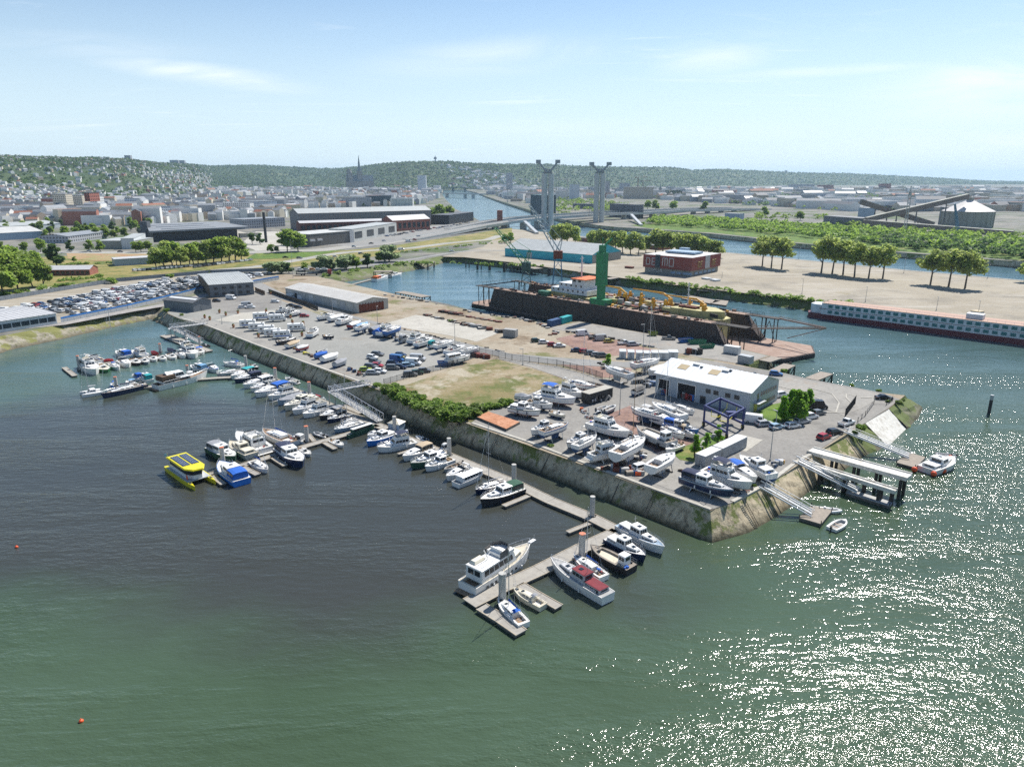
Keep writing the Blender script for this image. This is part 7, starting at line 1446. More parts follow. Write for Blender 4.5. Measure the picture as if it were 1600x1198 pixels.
raft([(1065,466),(1110,474),(1125,470),(1080,462)],'flat grey barge against the green bank, left of two');raft([(1112,474),(1135,477),(1138,470),(1118,468)],'flat grey barge against the green bank, right of two')
# ------------------------------------------------------------------ river cruise ship
S('cruise_red',(.14,.02,.032),.4,v=.1);S('cruise_deck',(.42,.27,.20),.8,v=.1);S('teal_glass',(.03,.16,.17),.15,v=0)
a,b=G(1258,495,0),G(1640,545,0);d=b-a;L=d.length*1.05;cr=empty('river_cruise_ship',a,math.atan2(d.y,d.x),'long white and dark red river cruise ship moored at the far quay','cruise ship')
m=MB();m.mat('cruise_red').prism([(-1,5.5),(1,.8),(6,0),(L,0),(L,11),(6,11),(1,10.2)],-.5,2.3);m.build('hull',parent=cr)
m=MB();m.mat('ship_white').prism([(7,.25),(L-8,.25),(L-8,10.7),(7,10.7)],2.3,7.4);m.prism([(1,3),(3,1.5),(9,1.2),(9,9.8),(3,9.5),(1,8)],2.3,6.4);m.build('superstructure',parent=cr)
m=MB();m.box((L/2-1,5.5,4.85),(L-14,10.7,.16));m.build('red_band','cruise_red',cr)
m=MB();m.prism([(7,0),(L-8,0),(L-8,11),(7,11)],7.4,7.55);m.build('sun_deck','cruise_deck',cr)
n=int((L-18)/3.1)
for i in range(n):
 x=11+i*3.1
 for z in(3.6,6.2):
  if rd.random()<.05 and z<4:continue
  m=MB();m.box((x,.2,z),(1.9,.12,1.35));m.build('cabin_window','teal_glass',cr)
m=MB();m.mat('steel_rail');[m.tube((7+i*3,.1,7.5),(7+i*3,.1,8.4),.04,n=4)for i in range(int((L-15)/3))];m.tube((7,.1,8.4),(L-8,.1,8.4),.05,n=4);m.build('railing',parent=cr);m=MB();m.box((L*.68,5,8.6),(6,4,2));m.build('wheelhouse','ship_white',cr)
# ------------------------------------------------------------------ warehouses on the far quay
S('teal_wall',(.02,.40,.50),.5,v=.1,s=.2);S('old_wall',(.30,.30,.27),.8,v=.2,s=.3);S('brick_red',(.26,.07,.055),.8,v=.15,s=.4,c2=(.17,.05,.042));S('brick_wall',(.34,.13,.09),.8,v=.2,s=.3);S('roof_white',(.52,.52,.49),.6,v=.1,s=.2);S('graffiti',(.55,.55,.52),.7,v=.1);S('graffiti_blue',(.30,.42,.55),.7,v=.2);S('graffiti_yellow',(.42,.34,.12),.7,v=.2)
A,B,C=G(789,400),G(925,412),G(977,405.5)
ow,rf,L_,W_2=gable_hall(A,B,C,6.0,12.2,'long teal walled warehouse with a pale ribbed gable roof','teal_warehouse','teal_wall','roof_grey',2.4)
m=MB();m.box((L_+.1,W_2/2,2.9),(.2,W_2*.99,5.8));m.build('gable_wall','old_wall',ow);m=MB();m.box((L_+.25,W_2*.42,2),(.2,4.2,4));m.build('gable_door','rust',ow);m=MB();m.box((L_*.3,-.1,2.2),(5,.2,4.4));m.build('sliding_door','gel_grey',ow)
m=MB();s0=(12.2-6)/(W_2/2);[m.box((L_*(.40+.03*i),W_2*.25,9.2),(1.5,W_2*.5,.2),rx=math.atan(s0))for i in range(19)];m.build('translucent_panel','roof_white',rf)
A,B,C=G(1004,425.5),G(1080,433),G(1136,425);d=B-A;LB=d.length;rz=math.atan2(d.y,d.x);n=Vector((-math.sin(rz),math.cos(rz),0));WB=abs((C-B).dot(n));br=empty('brick_warehouse',A,rz,'flat roofed dark red brick building with graffiti letters, on the far quay','building')
m=MB();m.prism([(1,1),(LB-1,1),(LB-1,WB-1),(1,WB-1)],0,3.6);m.build('ground_floor','old_wall',br)
m=MB();m.mat('brick_red').prism([(0,0),(LB,0),(LB,WB),(0,WB)],3.6,11.6);m.mat('roof_white').prism([(.3,.3),(LB-.3,.3),(LB-.3,WB-.3),(.3,WB-.3)],11.6,11.72);m.build('upper_wall',parent=br)
m=MB();m.box((LB*.5,WB*.55,12.7),(LB*.6,WB*.3,1.2));m.box((LB*.3,WB*.9,13),(6,4,2));m.build('rooftop_plant','graffiti_blue',br)
m=MB();m.box((LB*.31,-.1,7.8),(LB*.10,.3,8.6));m.build('stair_window','window_dark',br);m=MB();m.box((LB+.1,WB*.52,7.8),(.3,WB*.16,8));m.build('stair_window','gel_grey',br)
def letters(txt,x,z,size,parent,mat='graffiti',ax='x',y=-.12,wd=.16,outline=True,name='graffiti_lettering'):
 """block letters drawn as strokes on a wall"""
 ST={'D':[(0,0,0,1),(0,1,.7,.95),(.7,.95,.7,.05),(.7,.05,0,0)],'E':[(0,0,0,1),(0,1,.6,1),(0,.5,.5,.5),(0,0,.6,0)],'M':[(0,0,0,1),(0,1,.4,1),(.4,1,.4,0),(.4,1,.8,1),(.8,1,.8,0)],'O':[(0,0,0,1),(0,1,.7,1),(.7,1,.7,0),(.7,0,0,0)],'R':[(0,0,0,1),(0,1,.6,1),(.6,1,.6,.5),(.6,.5,0,.5),(.2,.5,.7,0)],'A':[(0,0,.35,1),(.35,1,.7,0),(.15,.45,.55,.45)]}
 m=MB();m.mat(mat)
 for ch in txt:
  if ch!=' ':
   for a_,b_,c_,e_ in ST[ch]:
    p,q=((x+a_*size,y,z+b_*size*1.15),(x+c_*size,y,z+e_*size*1.15))if ax=='x' else((y,x+a_*size,z+b_*size*1.15),(y,x+c_*size,z+e_*size*1.15));m.tube(p,q,wd,n=4)
  x+=size*1.15
 m.build(name,parent=parent)
letters('DE',LB*.07,5.4,LB*.105,br,wd=.28);letters('MO',LB*.41,5.4,LB*.12,br,wd=.28);letters('DROA',LB*.12,.9,2.3,br,y=.8,wd=.3)
for t in(.62,.74,.86,.95):m=MB();m.box((LB*t,.85,1.6),(LB*.09,.3,1.4));m.build('painted_tag','graffiti_blue',br)
for t in(.2,.35,.5,.65,.8):m=MB();m.box((LB-.85,WB*t,1.6),(.3,WB*.1,1.4));m.build('painted_tag','graffiti_blue',br)
letters('DE',WB*.2,5.2,3.0,br,'graffiti_yellow','y',LB+.12,.22,name='painted_tag');letters('DE',WB*.68,5.2,3.0,br,'graffiti_yellow','y',LB+.12,.22,name='painted_tag')
def block(p0,p1,top,dep,label,wall='old_wall',roof='roof_grey',name='building',gable=0,gp=None,cat='building',wins=0,fl=1,z=4.5):
 A,B=G(*p0,z),G(*p1,z);d=B-A;L=d.length;rz=math.atan2(d.y,d.x);H=zat(p0[0],top,A.y).z-z;o=empty(name,(A.x,A.y,z),rz,label,cat,gp)
 if gable:
  h0=H-gable;k=MB();v=[(0,0,0),(L,0,0),(L,dep,0),(0,dep,0),(0,0,h0),(L,0,h0),(L,dep,h0),(0,dep,h0),(0,dep/2,H),(L,dep/2,H)];k.add(v,[(0,1,5,4),(2,3,7,6),(1,2,6,9,5),(3,0,4,8,7)]);k.build('wall',wall,o)
  k=MB();k.add([(-.4,-.4,h0+.05),(L+.4,-.4,h0+.05),(L+.4,dep/2,H+.15),(-.4,dep/2,H+.15),(-.4,dep+.4,h0+.05),(L+.4,dep+.4,h0+.05)],[(0,1,2,3),(3,2,5,4)]);k.build('roof',roof,o)
 else:k=MB();k.prism([(0,0),(L,0),(L,dep),(0,dep)],0,H-.3);k.build('wall',wall,o);k=MB();k.prism([(-.2,-.2),(L+.2,-.2),(L+.2,dep+.2),(-.2,dep+.2)],H-.3,H);k.build('roof',roof,o);h0=H
 if wins:
  for f in range(fl):
   for i in range(wins):k=MB();k.box((L*(i+.5)/wins,-.06,h0*(f+.5)/fl),(L/wins*.6,.12,h0/fl*.5));k.build('window','window_dark',o)
 return o,L,H
block((905,377),(1030,391),371,14,'low red brick shed row behind the plane trees','brick_wall','roof_dark','brick_shed',wins=11)
block((1096,436),(1105,437.5),433.5,4,'small white cabin on the far quay beside the brick building, left of two','hut_white','hut_roof');block((1109,438.5),(1118,440),436,4,'small white cabin on the far quay beside the brick building, right of two','hut_white','hut_roof');block((976,419),(987,420),416,3,'small rust red container on the far quay','rust','rust','container',cat='container');block((1516,492),(1528,494),485,4,'small beige cabin behind the cruise ship','hut_white','skylight')
# ------------------------------------------------------------------ lift bridge
S('bridge_concrete',(.55,.55,.52),.7,v=.08,s=.1);S('bridge_steel',(.30,.32,.34),.5,v=.1)
def tower(px,py,ytop,yarm,wid,label,base):
 g=G(px,py,0);H=zat(px,ytop,g.y).z;HA=zat(px,yarm,g.y).z;o=empty('bridge_tower',(g.x,g.y,0),0,label,'bridge tower','towers of the lift bridge')
 for s in(-1,1):
  m=MB();n=14;c=[(s*wid*.53+wid*.47*math.cos(2*math.pi*i/n),4.2*math.sin(2*math.pi*i/n))for i in range(n)];m.prism(c,-1,H);q=m.build('column','bridge_concrete',o)
  m=MB();[m.tube((s*wid*.54,0,z),(s*wid*.54,0,z+.3),wid*.475,n=14)for z in(H*.3,H*.5,H*.7,H*.9)];m.build('ring_joint','bridge_steel',q)
  m=MB()
  for y in(-3,0,3):m.tube((s*1.5,y,H+2),(s*wid*1.5,y,HA-1),1.4,1.1,6)
  m.tube((s*wid*.6,0,H),(s*1.0,0,H+6),1.3,n=6);m.tube((s*.5,0,H+3),(s*wid*.9,0,H+1),.5,n=5);m.box((s*wid*1.55,0,HA),(6.0,8,4.2));m.build('butterfly_arm','bridge_steel',o)
  m=MB();[m.tube((s*wid*1.55+dx,y,HA-1),(s*wid*1.55+dx,y,12),.14,n=3)for y in(-3,3)for dx in(-1.5,1.5)];m.build('lift_cable','bridge_steel',o)
 m=MB();m.box((0,0,H+2),(wid*1.3,4,3));m.build('crosshead','bridge_steel',o)
 m=MB();n=20;m.prism([(wid*1.6*math.cos(2*math.pi*i/n),9*math.sin(2*math.pi*i/n))for i in range(n)],-1,3.5 if base else 2);m.build('footing','bridge_concrete',o)
tower(855,357,272,252.6,8,'left twin column tower of the lift bridge',1);tower(935,352.5,271,256,7.6,'right twin column tower of the lift bridge',1)
def deck_bridge(pts,wd,label,name='road_bridge',piers=(),th=2.2,mat='bridge_concrete',rail_=True,pw=2.0):
 """pts = (px, py, z) of the deck surface"""
 P=[G(x,y,z)for x,y,z in pts];o=empty(name,P[0],0,label,'bridge','road decks');a=off_line(P,wd/2);b=off_line(P,-wd/2);m=MB();r0=P[0]
 for i,p in enumerate(P):a[i].z=b[i].z=p.z
 m.mat(mat).loft([[q-r0,p-r0,p-r0-Vector((0,0,th)),q-r0-Vector((0,0,th))]for p,q in zip(a,b)],closed=True);m.build('deck',parent=o)
 m=MB();m.loft([[q*.94+p*.06-r0+Vector((0,0,.05)),p*.94+q*.06-r0+Vector((0,0,.05))]for p,q in zip(a,b)]);m.build('roadway','road_m',o)
 for l in(a,b):
  m=MB()
  for p,q in zip(l,l[1:]):d=q-p;c=(p+q)/2-r0;m.box((c.x,c.y,c.z+.5),(d.length,.3,1.0),math.atan2(d.y,d.x),ry=-math.asin(d.z/d.length))
  m.build('parapet',mat,o)
 for t in piers:
  i=int(t);p=P[i].lerp(P[min(i+1,len(P)-1)],t-i);d=P[min(i+1,len(P)-1)]-P[min(i,len(P)-2)];m=MB();m.box((p.x-r0.x,p.y-r0.y,(p.z-th-3)/2-r0.z),(pw,wd*.6,p.z-th+3),math.atan2(d.y,d.x));m.build('pier',mat,o)
 return o
deck_bridge([(640,374,5),(700,363,7),(751,353,9.5),(800,345.5,12),(856,339.5,13.5),(935,334.5,13.5),(1000,332.5,13),(1060,329,12),(1166,326.5,8),(1200,327,5)],16,'near road deck of the lift bridge crossing the river',piers=(1.6,2.1,2.45,2.75,3.3,3.7,5.6,6.3,6.6,7.2,7.4,7.6,7.8))
deck_bridge([(700,358,5),(760,346,10),(800,340.5,12),(856,336,13.5),(935,331,13.5),(1000,329,13),(1100,325,9),(1140,325,5)],12,'rear road deck of the lift bridge, behind the towers',piers=(1.4,1.8,2.3,4.5,5.5,6.2))
for p0,z0,p1,l in(((820,347),12,(839,365),'white covered stairway from the bridge down to the near quay'),((986.5,336),12.5,(1002,352.5),'white covered stairway from the bridge down to the green bank')):
 a,b=G(*p0,z0),G(*p1,5);d=b-a;o=empty('bridge_stairway',a,0,l,'stairway','stairways of the lift bridge');o.rotation_euler=(0,-math.asin(d.z/d.length),math.atan2(d.y,d.x));m=MB();m.box((d.length/2,0,.2),(d.length,4,2.2));m.build('casing','roof_white',o);m=MB();m.box((d.length/2,0,1.4),(d.length,3.4,.2));m.build('roof','gel_grey',o)
deck_bridge([(686,301.6,12),(700,301.9,13),(730,302.5,14),(762,303.5,13)],16,'flat bridge far up the river',piers=(.9,1.9,2.3),pw=7);deck_bridge([(688,294.5,14),(710,293,20),(724,292.8,21),(752,296,14)],14,'arched bridge farthest up the river',mat='crane_dark',piers=(.9,2.1),pw=8)
# ------------------------------------------------------------------ bulk terminal
S('silo_wall',(.36,.36,.31),.8,v=.12,s=.06);S('silo_roof',(.60,.57,.54),.6,v=.08,s=.06);S('conveyor',(.24,.19,.16),.7,v=.15,s=.1);S('terminal_grey',(.17,.18,.19),.7,v=.15,s=.1)
c=G(1508.5,357);Rr=28.5;sb=empty('storage_dome',(c.x*(c.y+Rr)/c.y,c.y+Rr,4.5),0,'round grey storage silo with a pale conical roof','silo');m=MB();m.tube((0,0,0),(0,0,19.5),Rr,Rr,40);m.build('wall','silo_wall',sb);m=MB();m.tube((0,0,19.5),(0,0,33),Rr*1.02,2.5,40);rr_=m.build('roof','silo_roof',sb);m=MB();m.tube((0,0,31),(0,0,36),4,n=10);m.build('top_cabin','silo_wall',rr_);m=MB();[m.tube((Rr*1.005*math.cos(i*.2617),Rr*1.005*math.sin(i*.2617),0),(Rr*1.005*math.cos(i*.2617),Rr*1.005*math.sin(i*.2617),19.5),.5,n=4)for i in range(24)];m.build('buttress','silo_wall',sb)
def conveyor(p0,y0,p1,y1,Y,label,wd=5,legs=3,Y1=None):
 a=zat(p0,y0,Y);b=zat(p1,y1,Y1 or Y);d=b-a;o=empty('conveyor_bridge',a,0,label,'conveyor','conveyor bridges of the bulk terminal');rz=math.atan2(d.y,d.x);ry=-math.asin(d.z/d.length);m=MB();mid=d/2;m.box(mid,(d.length,wd,5.5),rz,ry=ry);m.build('gallery','conveyor',o);m=MB();m.box(mid+Vector((0,0,2.95)),(d.length,wd+.6,.4),rz,ry=ry);m.build('roof','silo_wall',o)
 for i in range(legs):p=a+d*((i+.7)/(legs+.4));m=MB();[m.tube((p.x-a.x,p.y-a.y+s*2,4-a.z),(p.x-a.x,p.y-a.y,p.z-a.z-1),.5,n=4)for s in(-1,1)];m.build('leg','terminal_grey',o)
conveyor(1353,344,1512,307,880,'long rusty conveyor climbing to the top of the silo',Y1=905);conveyor(1345,315.5,1458,351,900,'conveyor sloping down behind the rising one');conveyor(1350,347.5,1583,365.5,880,'long low conveyor gallery in front of the silo',8,9,770)
block((1339,345),(1354,346),324,14,'pale blue grey transfer tower of the bulk terminal','gel_blue','roof_white');block((1286,349),(1345,354),337,20,'dark grey machinery building of the bulk terminal','terminal_grey','terminal_grey');block((1465,352),(1475,354),323,12,'dark narrow tower left of the silo','terminal_grey','terminal_grey');block((1323,325),(1430,331),318,40,'long dark building behind the bulk terminal','terminal_grey','roof_dark')
def tcrane(px,py,yt,jl,ang,col,label,z=4.5):
 g=G(px,py,z);H=zat(px,yt,g.y).z-z;o=empty('tower_crane',g,R(ang),label,'tower crane','construction cranes');m=MB();s=max(.35,g.y/2600);lattice(m,(0,0,0),(0,0,H),2.4,2.4,14,.22*s+.12);m.build('mast',col,o);m=MB();lattice(m,(-jl*.3,0,H),(jl,0,H),1.8,1.2,12,.18*s+.1);m.tube((0,0,H+7),(jl*.8,0,H+.8),.15*s+.1,n=3);m.tube((0,0,H),(0,0,H+7),.5,n=4);m.box((-jl*.28,0,H-1.5),(4,2,3));m.build('jib',col,o)
tcrane(1413,364,301,4,70,'crane_orange','orange lattice crane mast in front of the silo');tcrane(996,305,277,40,20,'rust','red tower crane on the far building site, left of two');tcrane(1004,305,283,30,-10,'rust','red tower crane on the far building site, right of two');tcrane(886,318,280,26,170,'crane_orange','orange tower crane between the two bridge towers');tcrane(793,317,288,10,60,'crane_orange','orange crane on the right bank of the river');tcrane(124,330,300,25,40,'crane_orange','orange tower crane among the houses on the left')
S('crane_orange',(.55,.20,.06),.6,v=.1);SPEC['silo_blue']=dict(c=(.1,.3,.4),r=.6)
g=G(1497,366);m=MB();lattice(m,(0,0,0),(-9,0,32),3,1,10,.35);tag(m.build('mobile_crane','crane_blue',None,g),'pale blue leaning crane jib in front of the silo','crane')
# ------------------------------------------------------------------ buildings on the left
def facade(m,wall,win,sx=3.2,sz=3.0,fx=.5,fz=.5):
 nt=m.node_tree;N=nt.nodes;L=nt.links;b=N['Principled BSDF'];b.inputs['Roughness'].default_value=.6;tc=N.new('ShaderNodeTexCoord');sp=N.new('ShaderNodeSeparateXYZ');L.new(tc.outputs['Object'],sp.inputs[0])
 def mt(op,a,c):
  x=N.new('ShaderNodeMath');x.operation=op
  for i,v in enumerate((a,c)):
   if isinstance(v,(int,float)):x.inputs[i].default_value=v
   else:L.new(v,x.inputs[i])
  return x.outputs[0]
 u=mt('FRACT',mt('DIVIDE',mt('ADD',mt('ADD',sp.outputs[0],sp.outputs[1]),500),sx),0);v=mt('FRACT',mt('DIVIDE',mt('ADD',sp.outputs[2],90.4),sz),0)
 f=mt('MULTIPLY',mt('GREATER_THAN',u,fx),mt('GREATER_THAN',v,fz));mx=N.new('ShaderNodeMix');mx.data_type='RGBA';L.new(f,mx.inputs['Factor']);mx.inputs['A'].default_value=(*wall,1);mx.inputs['B'].default_value=(*win,1)
 L.new(mx.outputs['Result'],b.inputs['Base Color'])
for k,a in dict(white=(.72,.72,.69),cream=(.60,.54,.43),grey=(.42,.43,.45),pale=(.62,.66,.70),brick=(.32,.12,.09),dark=(.14,.15,.17),sand=(.56,.48,.38)).items():SPEC['fac_'+k]=dict(fn=lambda m,a=a:facade(m,a,tuple(x*.22 for x in a)))
SPEC['fac_glass']=dict(fn=lambda m:facade(m,(.10,.15,.17),(.03,.05,.06),2,3.4,.2,.15));SPEC['fac_hall']=dict(fn=lambda m:facade(m,(.26,.21,.19),(.17,.18,.19),3,30,.3,.25));S('brick_dark',(.16,.06,.05),.8,v=.15);S('slate',(.10,.11,.125),.7,v=.15,s=.2);S('slate_pale',(.22,.235,.25),.7,v=.1,s=.2);S('tile',(.30,.12,.07),.8,v=.15,s=.2);S('zinc',(.27,.285,.30),.5,v=.1,s=.2);S('arena_black',(.022,.026,.034),.5,v=.1);S('roof_orange',(.62,.13,.05),.7,v=.1);S('retail_grey',(.13,.125,.115),.7,v=.1);S('sign_red',(.55,.02,.03),.6,v=.05)
block((72,431),(141,430),417,12,'long brown brick depot with a rust brown roof left of the roads','brick_wall','roof_rusty','depot',2,wins=9)
block((180,416),(246,412),405,14,'low pale shed with skylights in front of the bank','gel_blue','roof_rusty','shed');block((152,389),(211,389),376,34,'pale concrete flat roofed depot beside the elevated road','silo_wall','roof_grey','depot');block((211,389),(229,380),372,10,'white end block of the concrete depot','hut_white','roof_grey','depot');block((0,376),(68,372),358,60,'large white roofed hall at the far left','gel_blue','roof_white','hall',4);block((8,362),(95,356),350,50,'pale saw roofed factory behind the white hall','hut_white','roof_grey','factory',3);block((108,380),(170,372),366,30,'low blue grey roofed buildings behind the trees','fac_grey','zinc','building',2)
A,B=G(240,378),G(378,371);d=B-A;L=d.length;rz=math.atan2(d.y,d.x);ar=empty('sports_arena',A,rz,'wide black sports arena with an overhanging grey sloped roof','arena');m=MB();m.prism([(0,0),(L*.95,0),(L*.95,58),(0,58)],0,9);m.build('wall','arena_black',ar);m=MB();v=[(-4,-6,9),(L+6,-6,9.6),(L-4,64,12),(10,64,12)];m.add(v+[(p[0],p[1],p[2]+1.6)for p in v],[(3,2,1,0),(4,5,6,7),(0,1,5,4),(1,2,6,5),(2,3,7,6),(3,0,4,7)]);rf=m.build('roof','slate_pale',ar);m=MB();[m.box((L*.42,y,11.0+(y+6)*.04),(L*.6,2.2,.6),rx=.04)for y in(6,26,44)];m.build('skylight','gel_grey',rf);m=MB();m.add([(L*.98,10,.1),(L*1.25,-8,.1),(L*1.25,14,.1),(L*.98,24,7)],[(0,1,2,3)]);m.box((L*1.1,2,2),(L*.25,3,4));m.build('stairway','concrete_pale',ar)
g=G(230,375);m=MB();m.box((0,0,9),(7,7,18));tag(m.build('tower','slate',None,g),'dark square tower left of the arena','tower');g=G(416,379);m=MB();m.box((0,0,14),(2,2,28));tag(m.build('pylon','arena_black',None,g),'thin black pylon beside the arena','pylon')
block((468,360),(674,352),327,34,'huge brick and glass dockside hall with a pale roof','fac_hall','roof_grey','dock_hall',5);block((470,366),(600,361),346,16,'lower dark red brick front wing of the dockside hall','brick_dark','roof_rusty','dock_hall',2,wins=16);block((614,362),(672,358),338,20,'short brick hall with a tan ridged roof at the right end of the dockside hall','brick_wall','roof_rusty','dock_hall',5,wins=8)
rs,L,H=block((484,386),(551,379),366,34,'dark grey retail store with red shop fronts','retail_grey','roof_white','store');m=MB();m.box((L*.98,-.4,H*.5),(L*.1,.8,H));m.build('entrance_portal','sign_red',rs)
for t in(.06,.22):m=MB();m.box((L*t,-.6,H*.5),(L*.11,1.2,1.8));m.build('awning','sign_red',rs)
block((551,379),(620,366),358,24,'long white retail shed with grey doors, right of the store','roof_white','roof_grey','store',wins=4);block((702,351),(740,345),336,26,'low black building on the river quay','arena_black','slate','quay_building')
g=G(781,353);m=MB();m.box((0,0,12),(7,7,24));tag(m.build('old_pier','brick_wall',None,(g.x,g.y,0)),'old square brick pier rising in front of the bridge','pier')
block((829,336),(852,338),304,20,'slanting green glass building behind the left bridge tower','fac_glass','teal_glass','office');block((952,338),(992,341),318,16,'dark brown flat roofed office behind the right bridge tower','fac_dark','slate','office');block((895,326),(925,327),318,16,'long low dark building between the bridge towers','fac_dark','slate','office');block((1132,342),(1155,343),333,14,'small pale blue shed under the end of the bridge','gel_blue','zinc','shed')
block((40,345),(66,344),326,20,'grey apartment block on the left with balconies','fac_pale','slate','apartment_block');block((66,346),(92,346),330,18,'dark glazed apartment block right of the balcony block','fac_dark','slate','apartment_block');block((10,342),(40,341),324,20,'pale apartment block at the far left','fac_pale','zinc','apartment_block');block((128,342),(154,341),328,16,'building with a bright orange red roof','fac_cream','roof_orange','apartment_block',5);block((80,345),(98,343),327,16,'dark gabled house left of the orange roofed building','fac_grey','tile','apartment_block',7);block((104,343),(128,342),328,14,'sand coloured building under construction beside the orange roof','fac_sand','skylight','apartment_block')
block((224,345),(295,341),324,16,'long white and grey apartment block with alternating bays','fac_pale','slate','apartment_block');block((171,347),(197,346),331,14,'dark framed apartment block with a white end wall','fac_dark','zinc','apartment_block');block((350,338),(392,338),317,18,'white stepped apartment block behind the arena','fac_white','zinc','apartment_block');block((392,335),(434,333),315,18,'pale grey apartment block right of the white stepped one','fac_pale','zinc','apartment_block');block((322,326),(349,325),318,16,'low pale building with a colourful mural','fac_cream','roof_white','building');block((383,358),(446,354),343,30,'low blue grey commercial building behind the plaza','fac_grey','zinc','store')
block((275,324),(300,322),313,18,'dark slate roofed block with a rounded top','fac_pale','slate','apartment_block');block((541,324),(580,323),309,20,'grey office block behind the dockside hall','fac_grey','slate','office');block((580,322),(612,321),306,20,'dark glass office behind the dockside hall','fac_glass','slate','office');block((610,322),(645,322),310,20,'white office behind the dockside hall','fac_white','zinc','office')
block((653,302),(666,302),274,25,'tall pale residential tower left of the river','fac_pale','zinc','tower_block');block((791,300),(801,300),270,25,'tall grey residential tower right of the river','fac_grey','zinc','tower_block')
for i,(x0,x1,y,yt,f)in enumerate(((28,60,313,280,'fac_cream'),(60,84,312,283,'fac_white'),(58,80,306,292,'fac_white'),(0,19,308,290,'fac_white'),(84,105,322,303,'fac_cream'),(115,130,322,305,'fac_cream'),(133,141,315,301,'fac_brick'),(141,152,317,306,'fac_white'),(193,216,306,298,'fac_cream'),(195,220,318,310,'fac_pale'),(220,250,317,309,'fac_white'),(143,152,282,275,'fac_white'),(890,905,313,288,'fac_pale'),(868,890,312,298,'fac_white'),(975,1020,311,292,'fac_sand'),(1020,1045,310,297,'fac_white'),(1050,1062,308,297,'fac_dark'),(940,952,308,283,'fac_grey'),(968,984,303,286,'fac_grey'),(1233,1272,296,288,'fac_grey'),(1278,1302,297,289,'fac_brick'),(1374,1391,300,287,'fac_brick'),(1432,1457,312,302,'fac_grey'),(1552,1600,311,300,'fac_cream'),(1256,1292,313,302,'fac_pale'),(1322,1340,311,303,'fac_white'),(1150,1172,312,304,'fac_white'),(1176,1200,312,304,'fac_pale'))):
 zz=max(4.5,hill_z(G((x0+x1)/2,y).x,G((x0+x1)/2,y).y))if x0<300 else 4.5
 block((x0,y),(x1,y),yt,18,'%s%s apartment block in the far city, %s'%({'fac_cream':'cream','fac_white':'white','fac_brick':'brick red','fac_pale':'pale','fac_sand':'sandy','fac_dark':'dark','fac_grey':'grey'}[f],' tall' if y-yt>20 else '',['at the left edge below the hill','right of the tall cream one at left','low in front of the tall pair','outermost at the left edge','above the grey balcony block','beside the orange crane','small and red beside the crane','right of the small brick one','above the arena on the slope','low above the long bayed block','wide above the long bayed block','high on the left hillside','between the bridge towers','right behind the left bridge tower','under the red cranes','right of the building site','left of the dark poplars','behind the right bridge tower','behind the building site','wide before the right hills','second before the right hills','alone in the right middle distance','left of the silo top','at the right edge','nearer on the right plain','above the bulk terminal','left of the right plain','central right plain'][i]),f,'zinc' if i%3 else 'slate','apartment_block',gp='apartment blocks of the far city',z=zz)
# ------------------------------------------------------------------ cathedral and landmarks
S('gothic',(.26,.24,.21),.8,v=.15,s=.05);S('spire_metal',(.12,.15,.16),.6,v=.1);S('far_grey',(.30,.31,.33),.7,v=.1)
def church(px,py,label,yt,tw=(),nave=(90,22,28),name='cathedral',spire_w=9,sw=0,z=4.5):
 g=G(px,py,z);H=zat(px,yt,g.y).z-z;o=empty(name,g,R(20),label,name);m=MB();m.mat('gothic').box((0,0,nave[2]*.4),(nave[0],nave[1]*1.5,nave[2]*.8));m.mat('spire_metal').add([(-nave[0]/2,-nave[1]/2,nave[2]*.8),(nave[0]/2,-nave[1]/2,nave[2]*.8),(nave[0]/2,nave[1]/2,nave[2]*.8),(-nave[0]/2,nave[1]/2,nave[2]*.8),(-nave[0]/2,0,nave[2]*1.35),(nave[0]/2,0,nave[2]*1.35)],[(0,1,5,4),(2,3,4,5),(1,2,5),(3,0,4)]);m.build('nave',parent=o)
 if spire_w:m=MB();m.mat('gothic').box((0,0,H*.27),(spire_w*1.7,spire_w*1.7,H*.54));m.mat('spire_metal').tube((0,0,H*.54),(0,0,H),spire_w*.62,.5,8);[m.tube((sx*spire_w*.75,sy*spire_w*.75,H*.45),(sx*spire_w*.75,sy*spire_w*.75,H*.62),1.6,.2,5)for sx in(-1,1)for sy in(-1,1)];m.build('spire',parent=o)
 for x,y,w_,h in tw:
  m=MB();m.mat('gothic').box((x,y,h*.4),(w_,w_,h*.8));m.tube((x,y,h*.8),(x,y,h),w_*.6,1,6);[m.tube((x+sx*w_*.45,y+sy*w_*.45,h*.78),(x+sx*w_*.45,y+sy*w_*.45,h*.92),1.4,.3,5)for sx in(-1,1)for sy in(-1,1)];m.build('tower',parent=o)
church(563,297,'great cathedral with a very tall pointed spire above the city roofs',242.5,((-52,16,20,112),(-50,-18,20,104)),(140,32,56),spire_w=14);church(438,290,'twin towered gothic church far beyond the roofs, left of the cathedral',264,((-40,14,22,125),(-40,-20,22,125)),(110,34,64),'abbey_church',18)
church(106,277,'dark church with a sharp spire on the left hillside',256,(),(34,12,12),'church',6,z=40);church(285,287,'small church with a pointed roof on the slope',275,(),(30,12,12),'church',6,z=20);church(1031,303,'distant church spire on the right bank',286,(),(30,12,12),'church',5)
g=Vector(((681-800)*4950*CP/F,4950,0));g.z=hill_z(g.x,g.y)-3;H=zat(681,243,4950).z-g.z;o=empty('broadcast_tower',g,0,'dark broadcast tower on the hilltop above the river','tower');m=MB();m.tube((0,0,0),(0,0,H),5,1.5,8);m.build('shaft','far_grey',o);m=MB();m.tube((0,0,H*.45),(0,0,H*.75),11,9,10);m.build('platform','far_grey',o)
